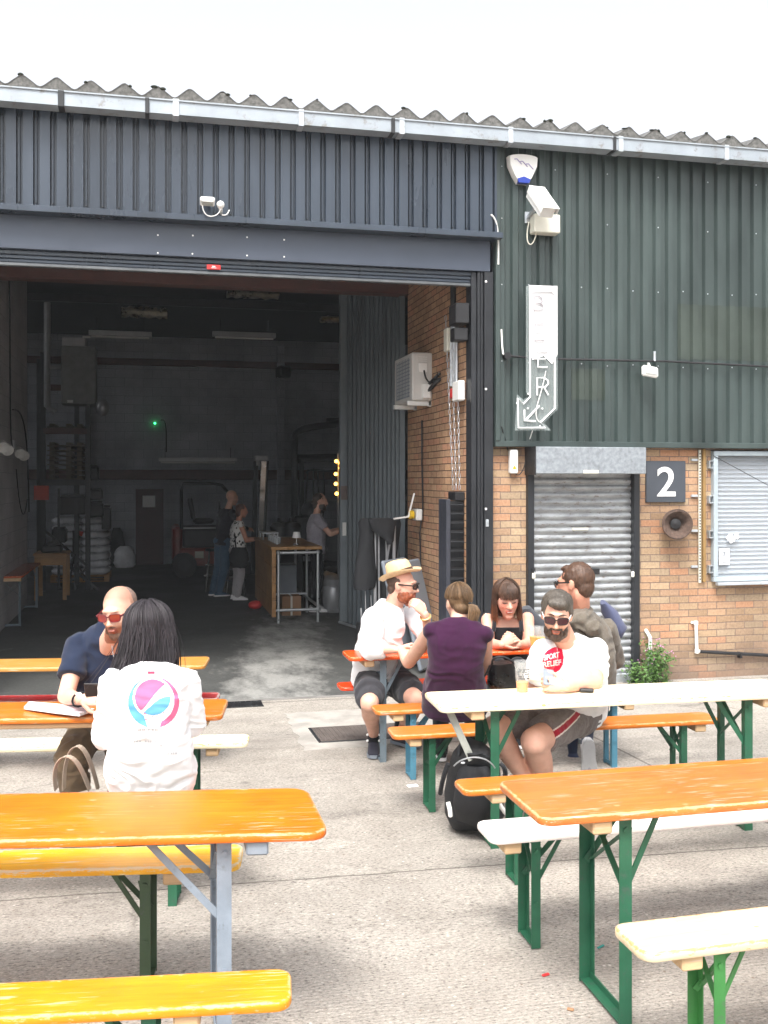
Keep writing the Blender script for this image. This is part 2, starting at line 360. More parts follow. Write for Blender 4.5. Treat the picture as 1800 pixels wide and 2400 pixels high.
# ground: brushed, exposed-aggregate concrete with slab joints
def groundmat():
    m, N, L, P = newmat('yard_concrete')
    geo = N.new('ShaderNodeNewGeometry'); pos = geo.outputs['Position']
    sx = N.new('ShaderNodeSeparateXYZ'); L.new(pos, sx.inputs[0])
    def mp(sc):
        q = N.new('ShaderNodeMapping'); q.inputs['Scale'].default_value = sc; L.new(pos, q.inputs['Vector']); return q.outputs[0]
    big = tnoise(N, L, pos, .55, 5); mid = tnoise(N, L, pos, 3.5, 6, .65); fine = tnoise(N, L, mp((1, 2.0, 1)), 55, 4, .7); fine2 = tnoise(N, L, pos, 130, 3, .7)
    c = ramp(N, L, mid, [(.3, (.325, .297, .262)), (.7, (.43, .398, .355))])
    c = mixc(N, L, 1.0, c, ramp(N, L, big, [(.3, g(.82)), (.7, g(1.12))]), 'MULTIPLY')
    c = mixc(N, L, 1.0, c, ramp(N, L, fine, [(.32, g(.22)), (.45, g(.84)), (.60, g(1.03)), (.72, g(1.55))]), 'MULTIPLY')
    c = mixc(N, L, 1.0, c, ramp(N, L, fine2, [(.3, g(.8)), (.7, g(1.15))]), 'MULTIPLY')
    vo = N.new('ShaderNodeTexVoronoi'); vo.inputs['Scale'].default_value = 34; L.new(pos, vo.inputs['Vector'])
    wht = N.new('ShaderNodeSeparateColor'); L.new(vo.outputs['Color'], wht.inputs[0])
    st = mth(N, L, 'MULTIPLY', ramp(N, L, vo.outputs['Distance'], [(.12, g(1)), (.26, g(0))]), mth(N, L, 'GREATER_THAN', wht.outputs[0], .72))
    c = mixc(N, L, st, c, mixc(N, L, wht.outputs[1], (.55, .52, .47), (.17, .13, .10)))
    # hairline cracks and darker trodden patches
    v3 = N.new('ShaderNodeTexVoronoi'); v3.feature = 'DISTANCE_TO_EDGE'; v3.inputs['Scale'].default_value = .42
    wq = N.new('ShaderNodeVectorMath'); wq.operation = 'ADD'; nz3 = N.new('ShaderNodeTexNoise'); nz3.inputs['Scale'].default_value = 3; nz3.inputs['Detail'].default_value = 6; L.new(pos, nz3.inputs['Vector'])
    sc3 = N.new('ShaderNodeVectorMath'); sc3.operation = 'SCALE'; sc3.inputs['Scale'].default_value = .35; L.new(nz3.outputs['Color'], sc3.inputs[0]); L.new(pos, wq.inputs[0]); L.new(sc3.outputs[0], wq.inputs[1]); L.new(wq.outputs[0], v3.inputs['Vector'])
    ck = mth(N, L, 'MULTIPLY', ramp(N, L, v3.outputs['Distance'], [(.0015, g(.8)), (.005, g(0))]), ramp(N, L, big, [(.45, g(0)), (.6, g(1))]))
    c = mixc(N, L, ck, c, (.10, .09, .08))
    st2 = tnoise(N, L, mp((.35, 1.2, 1)), 1.3, 7, .7); c = mixc(N, L, 1.0, c, ramp(N, L, st2, [(.33, (.70, .70, .71)), (.5, g(1)), (.75, g(1.08))]), 'MULTIPLY')
    v4 = N.new('ShaderNodeTexVoronoi'); v4.inputs['Scale'].default_value = .75; L.new(wq.outputs[0], v4.inputs['Vector']); c4 = N.new('ShaderNodeSeparateColor'); L.new(v4.outputs['Color'], c4.inputs[0])
    sta = mth(N, L, 'MULTIPLY', ramp(N, L, mth(N, L, 'ADD', v4.outputs['Distance'], mth(N, L, 'MULTIPLY', mid, .25)), [(.20, g(.55)), (.40, g(0))]), mth(N, L, 'GREATER_THAN', c4.outputs[0], .45))
    c = mixc(N, L, sta, c, (.17, .15, .135))
    # oil drips
    v2 = N.new('ShaderNodeTexVoronoi'); v2.inputs['Scale'].default_value = 1.7; L.new(pos, v2.inputs['Vector'])
    c = mixc(N, L, ramp(N, L, v2.outputs['Distance'], [(.02, g(.5)), (.07, g(0))]), c, (.10, .09, .085))
    # joints: lines of constant y, wavering a little, and one along y
    wv = mth(N, L, 'MULTIPLY', mth(N, L, 'SUBTRACT', tnoise(N, L, pos, 2.5, 5), .5), .05)
    jk = None
    for (axis, val, w, slope) in ((1, 4.72, .007, -.055), (1, 9.22, .012, 0), (0, 3.30, .009, 0), (1, 1.2, .01, 0)):
        other = 0 if axis == 1 else 1
        dd = mth(N, L, 'ABSOLUTE', mth(N, L, 'ADD', mth(N, L, 'SUBTRACT', mth(N, L, 'SUBTRACT', sx.outputs[axis], val), mth(N, L, 'MULTIPLY', sx.outputs[other], slope)), wv))
        k = mth(N, L, 'LESS_THAN', dd, w)
        jk = k if jk is None else mth(N, L, 'MAXIMUM', jk, k)
    c = mixc(N, L, mth(N, L, 'MULTIPLY', jk, .75), c, (.09, .08, .07))
    # pale cement patch around the manhole
    L.new(c, P.inputs['Base Color']); P.inputs['Roughness'].default_value = .88; P.inputs['Specular IOR Level'].default_value = .25
    wv2 = N.new('ShaderNodeTexWave'); wv2.bands_direction = 'Y'; wv2.inputs['Scale'].default_value = 14; wv2.inputs['Distortion'].default_value = 3; wv2.inputs['Detail'].default_value = 3
    L.new(pos, wv2.inputs['Vector'])
    h = mth(N, L, 'ADD', mth(N, L, 'ADD', fine, mth(N, L, 'MULTIPLY', wv2.outputs['Fac'], .35)), mth(N, L, 'MULTIPLY', jk, -1.5))
    bump(N, L, P, h, .55, .006)
    return m
def floormat():
    m, N, L, P = newmat('worn_dark_floor')
    geo = N.new('ShaderNodeNewGeometry'); pos = geo.outputs['Position']
    big = tnoise(N, L, pos, .9, 5, .6); fine = tnoise(N, L, pos, 30, 6, .7); st = N.new('ShaderNodeMapping'); st.inputs['Scale'].default_value = (1.6, .8, 1); st.inputs['Rotation'].default_value = (0, 0, .3); L.new(pos, st.inputs['Vector'])
    scuff = tnoise(N, L, st.outputs[0], 2.2, 9, .75)
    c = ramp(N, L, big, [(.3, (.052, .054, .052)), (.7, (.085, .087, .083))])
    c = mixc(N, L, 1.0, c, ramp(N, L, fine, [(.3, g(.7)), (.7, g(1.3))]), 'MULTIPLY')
    # the worn pale track running in from the door
    sx = N.new('ShaderNodeSeparateXYZ'); L.new(pos, sx.inputs[0])
    tx = mth(N, L, 'SUBTRACT', mth(N, L, 'SUBTRACT', sx.outputs[0], 1.15), mth(N, L, 'MULTIPLY', mth(N, L, 'SUBTRACT', sx.outputs[1], 9.8), .17))
    trk = ramp(N, L, mth(N, L, 'ABSOLUTE', tx), [(.25, g(.33)), (.75, g(0))])
    fade = ramp(N, L, mth(N, L, 'MULTIPLY', mth(N, L, 'SUBTRACT', 16.5, sx.outputs[1]), .12), [(0, g(0)), (.3, g(1))])
    trk = mth(N, L, 'MULTIPLY', trk, fade)
    k = ramp(N, L, mth(N, L, 'ADD', scuff, mth(N, L, 'MULTIPLY', trk, .9)), [(.60, g(0)), (.85, g(1))])
    c = mixc(N, L, k, c, mixc(N, L, fine, (.20, .20, .19), (.36, .36, .34)))
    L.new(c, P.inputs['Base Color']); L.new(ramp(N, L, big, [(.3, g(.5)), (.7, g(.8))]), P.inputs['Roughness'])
    bump(N, L, P, fine, .35, .004)
    return m
M['ground'] = groundmat(); M['floor'] = floormat()
# ================================================================ ground
yy_ = [-40, 3.2, 3.6, 4.0, 4.5]+[5+.5*k for k in range(9)]+[60]
MB().add([(x, y, (GZ(y-.25)+GZ(y+.25))/2) for y in yy_ for x in (-60, 60)], [(2*k, 2*k+1, 2*k+3, 2*k+2) for k in range(len(yy_)-1)]).build('ground', M['ground'], kind='structure', base=(0, 0, 0), ang=60)
def lay(b):
    b.v = [(x, y, z+(GZ(y-.25)+GZ(y+.25))/2) for x, y, z in b.v]; return b
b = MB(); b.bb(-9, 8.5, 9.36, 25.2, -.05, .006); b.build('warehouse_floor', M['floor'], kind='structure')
b = MB(); b.bb(-3, 3.2, 9.30, 9.358, -.02, .012); b.build('threshold_kerb', mat('threshold_concrete', (.22, .21, .20), .9, 0, .3, 8, 40, .4), kind='structure')
# manhole cover with its pale concrete surround
mh = [onT(722, 1706, .008), onT(900, 1698, .008), onT(900, 1738, .008), onT(748, 1740, .008)]
x0, x1 = mh[0].x, 2.15; y0, y1 = mh[3].y, mh[0].y
pm = mat('pale_cement_patch', (.36, .34, .31), .9, 0, .3, 5, 50, .4)
random.seed(4); ol = []
for (ax, ay, bx, by) in ((x0-.14, y0-.2, x1+.2, y0-.2), (x1+.2, y0-.2, x1+.2, y1+.7), (x1+.2, y1+.7, x0-.10, y1+.7), (x0-.10, y1+.7, x0-.14, y0-.2)):
    for k in range(16): ol.append((ax+(bx-ax)*k/16+random.uniform(-.02, .02), ay+(by-ay)*k/16+random.uniform(-.02, .02)))
b = MB(); b.prism([(x, y, -.02) for x, y in ol], (0, 0, .0235)); lay(b).build('cement_surround', pm, kind='structure')
mc = empty('manhole_cover', ((x0+x1)/2, (y0+y1)/2, .004), 'flat rectangular brown metal manhole cover set in a pale cement patch', 'manhole cover')
b = MB(); b.bb(x0, x1, y0, y1, .0, .010, .004); lay(b).build('frame', M['iron'], mc)
mm = mat('rusty_cover_plate', (.12, .10, .09), .75, .2, .25, 12, 160, .7)
b = MB(); b.bb(x0+.02, x1-.02, y0+.02, y1-.02, .003, .013, .002)
for k in range(24): b.bb(x0+.04+k*(x1-x0-.08)/24, x0+.052+k*(x1-x0-.08)/24, y0+.04, y1-.04, .012, .0155)
lay(b).build('plate', mm, mc)
# channel drain at the threshold
d0 = onH(440, 1647, 0); d1 = onH(640, 1640, 0)
dr = empty('drain_grating', ((d0.x+d1.x)/2, 9.22, 0), 'dark slotted channel drain grating across the warehouse threshold', 'drain')
b = MB(); b.bb(-1.4, .98, 9.07, 9.29, -.03, .006); b.build('channel', M['black'], dr)
b = MB()
for k in range(46): b.bar((-1.38+k*.051, 9.09, .010), (-1.36+k*.051, 9.27, .010), .014, .012, UP)
b.bb(-1.4, .98, 9.065, 9.085, 0, .014); b.bb(-1.4, .98, 9.275, 9.295, 0, .014)
b.build('bars', M['iron'], dr)
# ================================================================ warehouse
W = empty('warehouse', (3.0, D, 0), 'industrial unit with dark ribbed metal cladding, open loading bay and buff brick base', 'building')
P_ = lambda b, n, m, **k: b.build(n, m, W, **k)
b = MB()
b.bb(3.235, 3.60, D, D+.25, 0, 2.42); b.bb(4.80, 5.63, D, D+.25, 0, 2.42); b.bb(3.60, 4.80, D+.002, D+.25, 2.12, 2.42)
b.bb(5.63, 7.0, D, D+.25, 0, 1.0); b.bb(7.0, 11, D, D+.25, 0, 2.42); b.bb(5.63, 7.0, D, D+.25, 2.36, 2.42)
P_(b, 'brick_wall', M['brick'])
b = MB(); b.bb(3.02, 3.235, D+.12, 11.8, 0, 4.75); b.bb(3.235, 8.5, 11.55, 11.8, 0, 4.75); P_(b, 'return_brick_wall', M['brick_side'])
b = MB(); b.bb(-9, 8.5, 11.8, 12.03, 4.42, 6.2); P_(b, 'brick_lintel_wall', M['brick'])
b = MB(); b.bb(-3, 3.3, 11.76, 11.98, 4.30, 4.418, .004); P_(b, 'steel_lintel', M['steel_red'])
# inner walls
b = MB(); b.bb(-2.3, -2.0, D+.12, 17.3, 0, 6.5); P_(b, 'painted_side_wall', M['blockwall'])
b = MB(); b.bb(-9, 8.5, 25.0, 25.2, 0, 5.6); P_(b, 'back_wall', M['backwall'])
b = MB(); b.bb(-9.2, -9, D+.3, 25.2, 0, 5.4); b.prism([(8.5, D+.3, 0), (8.5, 25.2, 0), (8.5, 25.2, 5.45), (8.5, 17.2, 6.5), (8.5, D+.3, 5.45)], (.1, 0, 0)); b.bb(-9.2, -2.3, D+.05, D+.3, 0, 6.4); b.bb(-2.28, -2.02, 17.3, 17.5, 0, 6.5)
P_(b, 'outer_wall', M['dark_roof'])
b = MB(); b.bb(-5, 8.5, 24.86, 24.998, 4.82, 4.98, .01); P_(b, 'red_rail', M['steel_red'])
b = MB(); b.bb(-4, 8.5, 24.84, 24.998, 2.06, 2.30, .01); P_(b, 'red_rail', M['steel_red'])
for x in (-1.6, 3.1, 6.2): b = MB(); b.bb(x-.09, x+.09, 24.75, 24.995, 0, 5.4, .01); P_(b, 'column', M['backwall'])
# cladding panels
def ribs(x0, x1, pitch, prof):
    """prof: list of (fraction of pitch, depth)"""
    pts = []; x = x0
    while x < x1:
        pts += [(min(x+pitch*f, x1), dpt) for f, dpt in prof]; x += pitch
    return pts
rp = ribs(3.29, 11, .139, [(0, 0), (.40, 0), (.53, .036), (.87, .036)])
b = MB(); b.sheet([(x, D-.09+dd, 0) for x, dd in rp], (0, 0, 2.43), (0, 0, 5.34)); b.v += []; P_(b, 'green_ribbed_cladding', M['green_clad'], ang=20)
olive = mat('olive_repaint', (.042, .057, .048), .5, 0, .25, 3)
def patch(x0, x1, z0, z1):
    xs = [(x, D-.093+dd, 0) for x, dd in rp if x0 <= x <= x1]
    b = MB(); b.sheet(xs, (0, 0, z0), (0, 0, z1)); P_(b, 'repainted_cladding_patch', olive, ang=20)
q0 = onY(1575, 715); q1 = onY(1800, 850); patch(q0.x, 7.5, q1.z, q0.z)
q0 = onY(1320, 865); q1 = onY(1412, 940); patch(q0.x, q1.x, q1.z, q0.z)
b = MB(); b.bb(3.245, 11, D-.11, D+.05, 2.375, 2.432, .004); b.bb(3.245, 3.29, D-.12, D-.02, 2.43, 5.33, .004)
P_(b, 'cladding_trim', M['green_clad'])
b = MB()   # fixing screws
random.seed(3)
for zz in (3.96, 4.6, 3.2, 5.1):
    for k in range(0, 22, 2 if zz < 4.2 else 4):
        x = 3.29+.139*k+.025; b = MB(); b.ell((x, D-.093, zz+random.uniform(-.012, .012)), (.007, .005, .007), n=8, m=5); P_(b, 'cladding_screw', M['galv'])
b = MB(); b.bb(3.24, 11, D-.02, D+.2, 2.45, 5.38); b.bb(-9, 3.235, D+.1, D+.3, 4.2, 5.45); P_(b, 'cladding_backing', M['dark_roof'])
rp2 = ribs(-7, 3.225, .1405, [(0, 0), (.60, 0), (.62, .05), (.72, .05), (.735, .018), (.80, .018), (.815, .05), (.96, .05)])
b = MB(); b.sheet([(x, D-.15+dd, 0) for x, dd in rp2], (0, 0, 4.43), (0, 0, 5.34)); P_(b, 'black_ribbed_cladding', M['black_clad'], ang=20)
b = MB(); b.bb(-7, 3.285, D-.22, D+.0, 4.375, 4.432, .004); b.bb(3.224, 3.244, D-.155, D-.05, 4.43, 5.33); P_(b, 'cladding_sill_trim', M['black_clad'])
b = MB()
for k, (x, dd) in enumerate(rp2):
    if k % 8 == 4 and x > -1.5:
        for zz in (4.47, 5.22): b = MB(); b.ell((x+.004, D-.137, zz), (.006, .004, .006), n=8, m=5); P_(b, 'cladding_rivet', M['black'])
b = MB(); b.bb(-7, 3.20, D-.085, D-.01, 4.075, 4.374, .004); P_(b, 'shutter_box_fascia', M['fascia'])
b = MB()
for (u, v) in ((370, 551), (452, 552), (579, 556), (666, 562), (370, 593-.0), (451, 595), (579, 599), (666, 602)):
    p = onY(u, v, D-.087); b = MB(); b.ell(p, (.008, .004, .008), n=8, m=5); P_(b, 'fascia_screw', M['signwhite'])
# rolled-up shutter's bottom slats and its rail
b = MB()
for k, (z0, z1, yy) in enumerate(((4.035, 4.072, .0), (4.0, 4.032, .012), (3.968, 3.998, .02))): b.bb(-7, 3.03, D-.04+yy, D+.05, z0, z1, .006)
P_(b, 'rolled_shutter_slats', M['black_clad'])
b = MB(); b.bb(-7, 3.02, D-.03, D+.02, 3.935, 3.965, .006); P_(b, 'shutter_bottom_rail', mat('rail_alloy', (.13, .14, .15), .4, .5))
# steel jamb with guide grooves
for sgn, xa in ((1, 3.018), (-1, -2.0)):
    b = MB()
    for (a, c, dy) in ((0, .052, 0), (.056, .085, -.02), (.09, .118, -.012), (.122, .212, -.035)):
        X0, X1 = (xa+a, xa+c) if sgn > 0 else (xa-c, xa-a)
        b.bb(X0, X1, D-.05+dy, D+.12, 0, 4.07, .003)
    P_(b, 'door_jamb', M['black_clad'] if sgn < 0 else M['black_steel'])
for v in (660, 912, 1193, 1440): b = MB(); b.ell(onY(1139, v, D-.088), (.012, .006, .012), n=10, m=6); P_(b, 'jamb_bolt', M['signwhite'])
p = onY(1142, 1226, D-.09); b = MB(); b.box(p, (.03, .012, .07), None, .004); b.cyl(p+V((0, -.004, .012)), p+V((0, -.014, .012)), .009, n=10); P_(b, 'jamb_lock', M['galv'])
# eaves: corrugated roof, mottled filler, box gutter with brackets
ys = D-.34; pitch = .281; amp = .045; zr = 5.460
def wave(x):
    t = ((x-.045)/pitch) % 1; s = cos(2*pi*t)
    return amp*(s*.94+.06*cos(6*pi*t))
xs = [-7+i*.0235 for i in range(int(18/.0235))]
random.seed(5); tilt = math.tan(R(9))
b = MB(); n = len(xs); vs = []
for (yy, dz) in ((ys, 0), (ys+.5, 0), (17.2, 0), (ys, -.009), (ys+.5, -.009)):
    vs += [(x, yy, zr+wave(x)+(yy-ys)*tilt+dz+noise.noise(V((x*9, yy, 0)))*.008) for x in xs]
fs = []
for r in (0, 1): fs += [(r*n+k, r*n+k+1, (r+1)*n+k+1, (r+1)*n+k) for k in range(n-1)]
fs += [(3*n+k, 3*n+k+1, k+1, k) for k in range(n-1)]+[(3*n+k, 3*n+k+1, 4*n+k+1, 4*n+k) for k in range(n-1)]
b.add(vs, fs); P_(b, 'corrugated_roof', M['fibre'], ang=60)
b = MB(); vs = []; m_ = 0
for x in xs:
    z = wave(x)+zr-.012; vs += [(x, ys+.004, z+.004), (x, ys+.002, zr-amp-.03)]
b.add(vs, [(2*k, 2*k+2, 2*k+3, 2*k+1) for k in range(n-1)]); P_(b, 'eaves_filler', M['mosscement'], ang=60)
mossm = mat('roof_moss', (.02, .025, .015), .95, 0, .5, 60, 90, .8)
for k in range(30):   # moss tufts in the corrugations
    x = random.uniform(-1.8, 7); c = round((x-.045)/pitch)*pitch+.045+random.uniform(-.05, .05)
    b = MB(); b.ell((c, ys+.01, zr+wave(c)+.004), (random.uniform(.012, .035), .02, random.uniform(.006, .016)), n=8, m=6); P_(b, 'moss_tuft', mossm)
rb = MB()   # roof lining and rear slope (closes the building to the sky)
rb.add([(-9, D+.1, 5.46), (8.6, D+.1, 5.46), (8.6, 17.2, 6.55), (-9, 17.2, 6.55), (8.6, 25.2, 5.5), (-9, 25.2, 5.5)], [(0, 1, 2, 3), (3, 2, 4, 5)]); P_(rb, 'roof_lining', M['dark_roof'])
for k, y in enumerate((14.0, 16.6, 19.2, 21.8)):
    b = MB(); zz = 5.46+(min(y, 17.2)-D)*.139-max(0, y-17.2)*.13; b.bb(-9, 8.4, y-.04, y+.04, zz-.20, zz-.03); P_(b, 'purlin', M['iron'])
gz0, gz1, gy = 5.27, 5.395, D-.33
gt = MB(); gt.bb(-7, 11, gy, gy+.004, gz0, gz1); gt.bb(-7, 11, gy-.012, gy+.004, gz1-.012, gz1+.002, .002); gt.bb(-7, 11, gy+.004, gy+.16, gz0, gz0+.004); gt.bb(-7, 11, gy+.16, gy+.164, gz0, gz1)
G_ = P_(gt, 'gutter', mat('dull_galvanised_gutter', (.33, .37, .41), .55, .3, .2, 3, 30, .06, dirt=(.22, .22, .21)))
for (u, wd, dark) in ((143, .05, 1), (345, .035, 1), (412, .055, 0), (706, .05, 0), (921, .035, 1), (942, .05, 0), (1197, .05, 0), (1440, .03, 1), (1455, .05, 0), (1703, .05, 0)):
    p = onY(u, 300, gy)
    bm_ = MB(); bm_.bb(p.x-wd/2, p.x+wd/2, gy-.01-.006*dark, gy-.001, gz0-.015, gz1+.012*(1-dark), .003); bm_.bb(p.x-wd/2, p.x+wd/2, gy-.001, gy+.15, gz0-.012, gz0-.002)
    bm_.build('gutter_bracket', M['iron'] if dark else M['galv'], G_)
b = MB(); b.bb(-7, 11, D-.15, D+.1, 5.34, 5.40); P_(b, 'soffit', M['iron'])
# ---------------------------------------------------------------- small roller shutter door
sx0, sx1 = 3.665, 4.735
sh = MB()
prof = []
z = .08
while z < 2.13:
    for k in range(7):
        a = pi*k/6; prof.append((z+.004+.056*k/6, -.014*sin(a)))
    prof += [(z+.0605, .007), (z+.0665, .007)]
    z += .0715
prof = [(zz, dd) for zz, dd in prof]
vs = [(sx0, D+.02+dd, zz) for zz, dd in prof]+[(sx1, D+.02+dd, zz) for zz, dd in prof]; n = len(prof)
sh.add(vs, [(k, k+1, n+k+1, n+k) for k in range(n-1)])
DO = P_(sh, 'shutter_door', M['shutter'], ang=40)
b = MB(); b.bb(sx0, sx1, D-.005, D+.05, 0, .09, .006); b.build('bottom_rail', M['galv'], DO)
for x in (sx0-.065, sx1): b = MB(); b.bb(x, x+.065, D-.06, D+.24, 0, 2.12, .004); b.build('guide_rail', M['black_steel'], DO)
b = MB(); b.bb(sx0, sx1, D+.1, D+.12, 0, 2.2); b.build('door_backing', M['black'], DO)
h0 = onY(1257, 1112, D-.28); h1 = onY(1515, 1114, D-.28)
b = MB(); b.bb(h0.x, h1.x, D-.28, D-.002, 2.11, 2.372, .006); b.build('shutter_hood', M['hood'], DO)
b = MB(); b.bb(h0.x-.012, h0.x-.001, D-.275, D-.002, 2.10, 2.374); b.build('hood_end_plate', M['black'], DO)
p = onY(1385, 1108, D-.283); b = MB(); b.box(p+V((0, 0, .01)), (.16, .004, .032)); b.build('label_strip', M['cream'], DO)
p = onY(1360, 1240, D+0); b = MB(); b.box(p, (.17, .01, .026), None, .003); b.build('latch_plate', M['cream'], DO)
p = onY(1389, 1340, D+0); b = MB(); b.box(p+V((0, .002, 0)), (.15, .012, .055)); b.build('letter_slot', M['black'], DO)
for (u, v) in ((1251, 1350), (1483, 1346)):
    p = onY(u, v, D-.07); pl = MB(); pl.box(p, (.036, .022, .058), None, .008)
    PL = pl.build('padlock', M['cream'], None, label='small %s padlock hanging on the %s guide rail of the small shutter door' % ('cream', 'left' if u < 1300 else 'right'), cat='padlock', group='padlocks on the shutter door')
    s2 = MB(); s2.tube([p+V((-.014, 0, .036))]+arc(p+V((0, 0, .052)), .014, pi, 0, 6, (1, 0, 0), (0, 0, 1))+[p+V((.014, 0, .036))], .004, 8); s2.build('shackle', M['iron'], PL)
    s3 = MB(); s3.bb(p.x-.016, p.x+.016, p.y-.005, D-.058, p.z+.05, p.z+.075); s3.build('hasp', M['iron'], PL)
# ---------------------------------------------------------------- window with mesh guard
wx0, wx1, wz0, wz1 = 5.63, 7.0, 1.0, 2.35
wf = MB(); t = .05
for (a, c, d_, e) in ((wx0, wx1, wz1-t, wz1), (wx0, wx1, wz0, wz0+t), (wx0, wx0+t, wz0+t, wz1-t), (wx1-t, wx1, wz0+t, wz1-t)): wf.bb(a, c, D-.06, D+.06, d_, e, .006)
WN = P_(wf, 'window', M['winframe'])
b = MB(); b.bb(wx0+t, wx1-t, D+.10, D+.11, wz0+t, wz1-t); b.build('dark_room', M['black'], WN)
b = MB(); z = wz0+.06
while z < wz1-.06:
    b.box(((wx0+wx1)/2, D+.06, z), (wx1-wx0-.11, .004, .052), Matrix.Rotation(R(-38), 3, 'X')); z += .045
b.build('blind', M['blindslat'], WN)
gm, N_, L_, P__ = newmat('window_glass'); P__.inputs['Base Color'].default_value = (.9, .95, 1, 1); P__.inputs['Roughness'].default_value = .04; P__.inputs['Alpha'].default_value = .12; P__.inputs['Specular IOR Level'].default_value = .5
b = MB(); b.bb(wx0+t, wx1-t, D+.01, D+.016, wz0+t, wz1-t); b.build('pane', gm, WN)
b = MB(); b.bb(wx0+t, wx1-t, D-.005, D+.005, wz0+.075, wz0+.095, .003); b.bb(wx0+.02, wx1, D-.10, D-.05, wz0-.035, wz0-.005, .004); b.build('sill', M['galv'], WN)
b = MB(); wa = onY(1672, 1068, D-.066); wb = V((wx1+.1, D-.066, wa.z-.62*1.15)); b.cyl(wa, wb, .0035, n=6); b.build('guard_wire', M['iron'], WN)
for k in range(4):
    zz = wz0+.13+k*.36; b = MB(); b.bb(wx0-.045, wx0-.002, D-.05, D+.0, zz-.04, zz-.032); b.bb(wx0-.045, wx0-.002, D-.05, D, zz+.032, zz+.04); b.bb(wx0-.045, wx0-.037, D-.05, D, zz-.032, zz+.032); b.build('hinge', M['galv'], WN)
p = onY(1699, 1305, D-.02); b = MB(); b.bb(p.x-.06, p.x+.06, D-.008, D-.005, p.z-.085, p.z+.085)
PO = b.build('paper_notice', M['paper'], label='small white notice taped low inside the window grille', cat='notice')
b = MB(); q = p+V((0, 0, .03)); q.y = D-.011; b.tube(arc(q, .022, 0, 2*pi, 14, (1, 0, 0), (0, 0, 1)), .0025, 6); b.bb(p.x-.02, p.x+.02, D-.011, D-.009, p.z-.05, p.z-.046); b.bb(p.x-.028, p.x+.028, D-.011, D-.009, p.z-.06, p.z-.056); b.bb(p.x-.006, p.x+.006, D-.011, D-.009, p.z+.015, p.z+.045); b.build('printed_mark', M['greyplastic'], PO)
p = onY(1718, 1262, D-.02); b = MB(); random.seed(2)
for k in range(13): b.box((p.x+random.uniform(-.05, .05), D-.0075-k*.0002, p.z+random.uniform(-.035, .035)), (.045, .001, .03), Matrix.Rotation(random.uniform(0, 3), 3, 'Y'))
b.build('torn_sticker', M['paper'], label='torn white sticker remains above the notice in the window', cat='sticker')
# cable tray strip beside the window and wooden batten
a0 = onY(1640, 1052, D-.03); a1 = onY(1640, 1366, D-.03)
ct = empty('cable_tray', (a0.x, D, a1.z), 'pale perforated vertical strip on a wooden batten left of the window', 'cable tray')
b = MB(); b.bb(a0.x+.03, a0.x+.06, D-.05, D-.001, a1.z+.01, 2.37, .003); b.build('batten', mat('ochre_batten', (.28, .17, .06), .8), ct)
b = MB(); b.bb(a0.x-.010, a0.x+.018, D-.030, D-.02, a1.z, 2.36, .002); s_ = b.build('strip', M['cream'], ct)
b = MB(); z = a1.z+.03
while z < 2.34: b.bb(a0.x-.004, a0.x+.012, D-.0325, D-.029, z, z+.016); z += .03
b.build('slots', mat('slot_shadow_paint', (.12, .10, .08), .9), ct)
for v in (1078, 1162, 1244, 1328):
    p = onY(1633, v, D-.02); b = MB(); b.bb(p.x-.06, p.x+.01, D-.028, D-.001, p.z-.012, p.z+.012, .002); b.build('bracket', M['galv'], ct)
# ---------------------------------------------------------------- number sign
q0 = onY(1515, 1080, D-.03); q1 = onY(1607, 1177, D-.03)
SG = MB(); SG.bb(q0.x, q1.x, D-.03, D-.001, q1.z+.0, q0.z, .003); SG = SG.build('number_sign', M['signgrey'], label='square slate-grey sign with a white 2 on the brick wall', cat='sign')
vs, fs = textmesh('2', .40, bold=.004, ext=.003)
cx_, cz_ = (q0.x+q1.x)/2, (q0.z+q1.z)/2
mx = (min(v.x for v in vs)+max(v.x for v in vs))/2; my = (min(v.y for v in vs)+max(v.y for v in vs))/2
sy = .30/(max(v.y for v in vs)-min(v.y for v in vs)); sx_ = .205/(max(v.x for v in vs)-min(v.x for v in vs))
b = MB(); b.add([(cx_+(v.x-mx)*sx_, D-.034-v.z, cz_+(v.y-my)*sy) for v in vs], fs); b.build('numeral', M['signwhite'], SG)
# ================================================================ folding tables and benches
W_ = {}
def wood(key, *a, **k): W_[key] = woodpaint(key, *a, **k); return W_[key]
BARE = (.52, .33, .16); PALE = (.72, .60, .40)
wood('varnish_orange_bright', (.70, .150, .008), BARE, .9, (.76, .20, .012), .33, .55)
wood('varnish_yellow', (.74, .245, .006), (.66, .44, .18), .9, (.78, .30, .010), .35, .55)
wood('varnish_yellow_worn', (.84, .40, .012), (.74, .60, .38), 1.3, (.88, .50, .04), .4, .85)
wood('varnish_tan_orange', (.53, .145, .028), BARE, 1.2, (.57, .18, .035), .3, .5)
wood('varnish_orange', (.58, .16, .018), BARE, .9, (.62, .19, .022), .3, .45)
wood('varnish_red_orange', (.66, .075, .010), BARE, .8, (.70, .09, .012), .25, .3)
wood('varnish_bright_red_orange', (.70, .05, .008), BARE, .5, None, .25, .2)
wood('bare_pine', (.66, .52, .33), (.55, .32, .13), 1.1, (.74, .62, .42), .5, .35, .15)
wood('white_painted_plank', (.88, .80, .76), (.75, .6, .5), .5, (.9, .84, .80), .4, .2, .05)
wood('pale_yellow_pine', (.86, .76, .52), (.70, .45, .10), .9, (.88, .80, .60), .45, .3, .1)
wood('peeling_red', (.42, .02, .025), (.62, .50, .46), 1.0, (.50, .03, .03), .4, 1.1)
wood('varnish_ochre', (.50, .22, .04), BARE, .9, (.55, .26, .06), .4, .5)
wood('varnish_dark_red_orange', (.42, .07, .012), BARE, .6, (.48, .09, .02), .25, .3)
wood('edge_raw', (.50, .34, .19), (.40, .22, .10), .6, None, .7, .4)
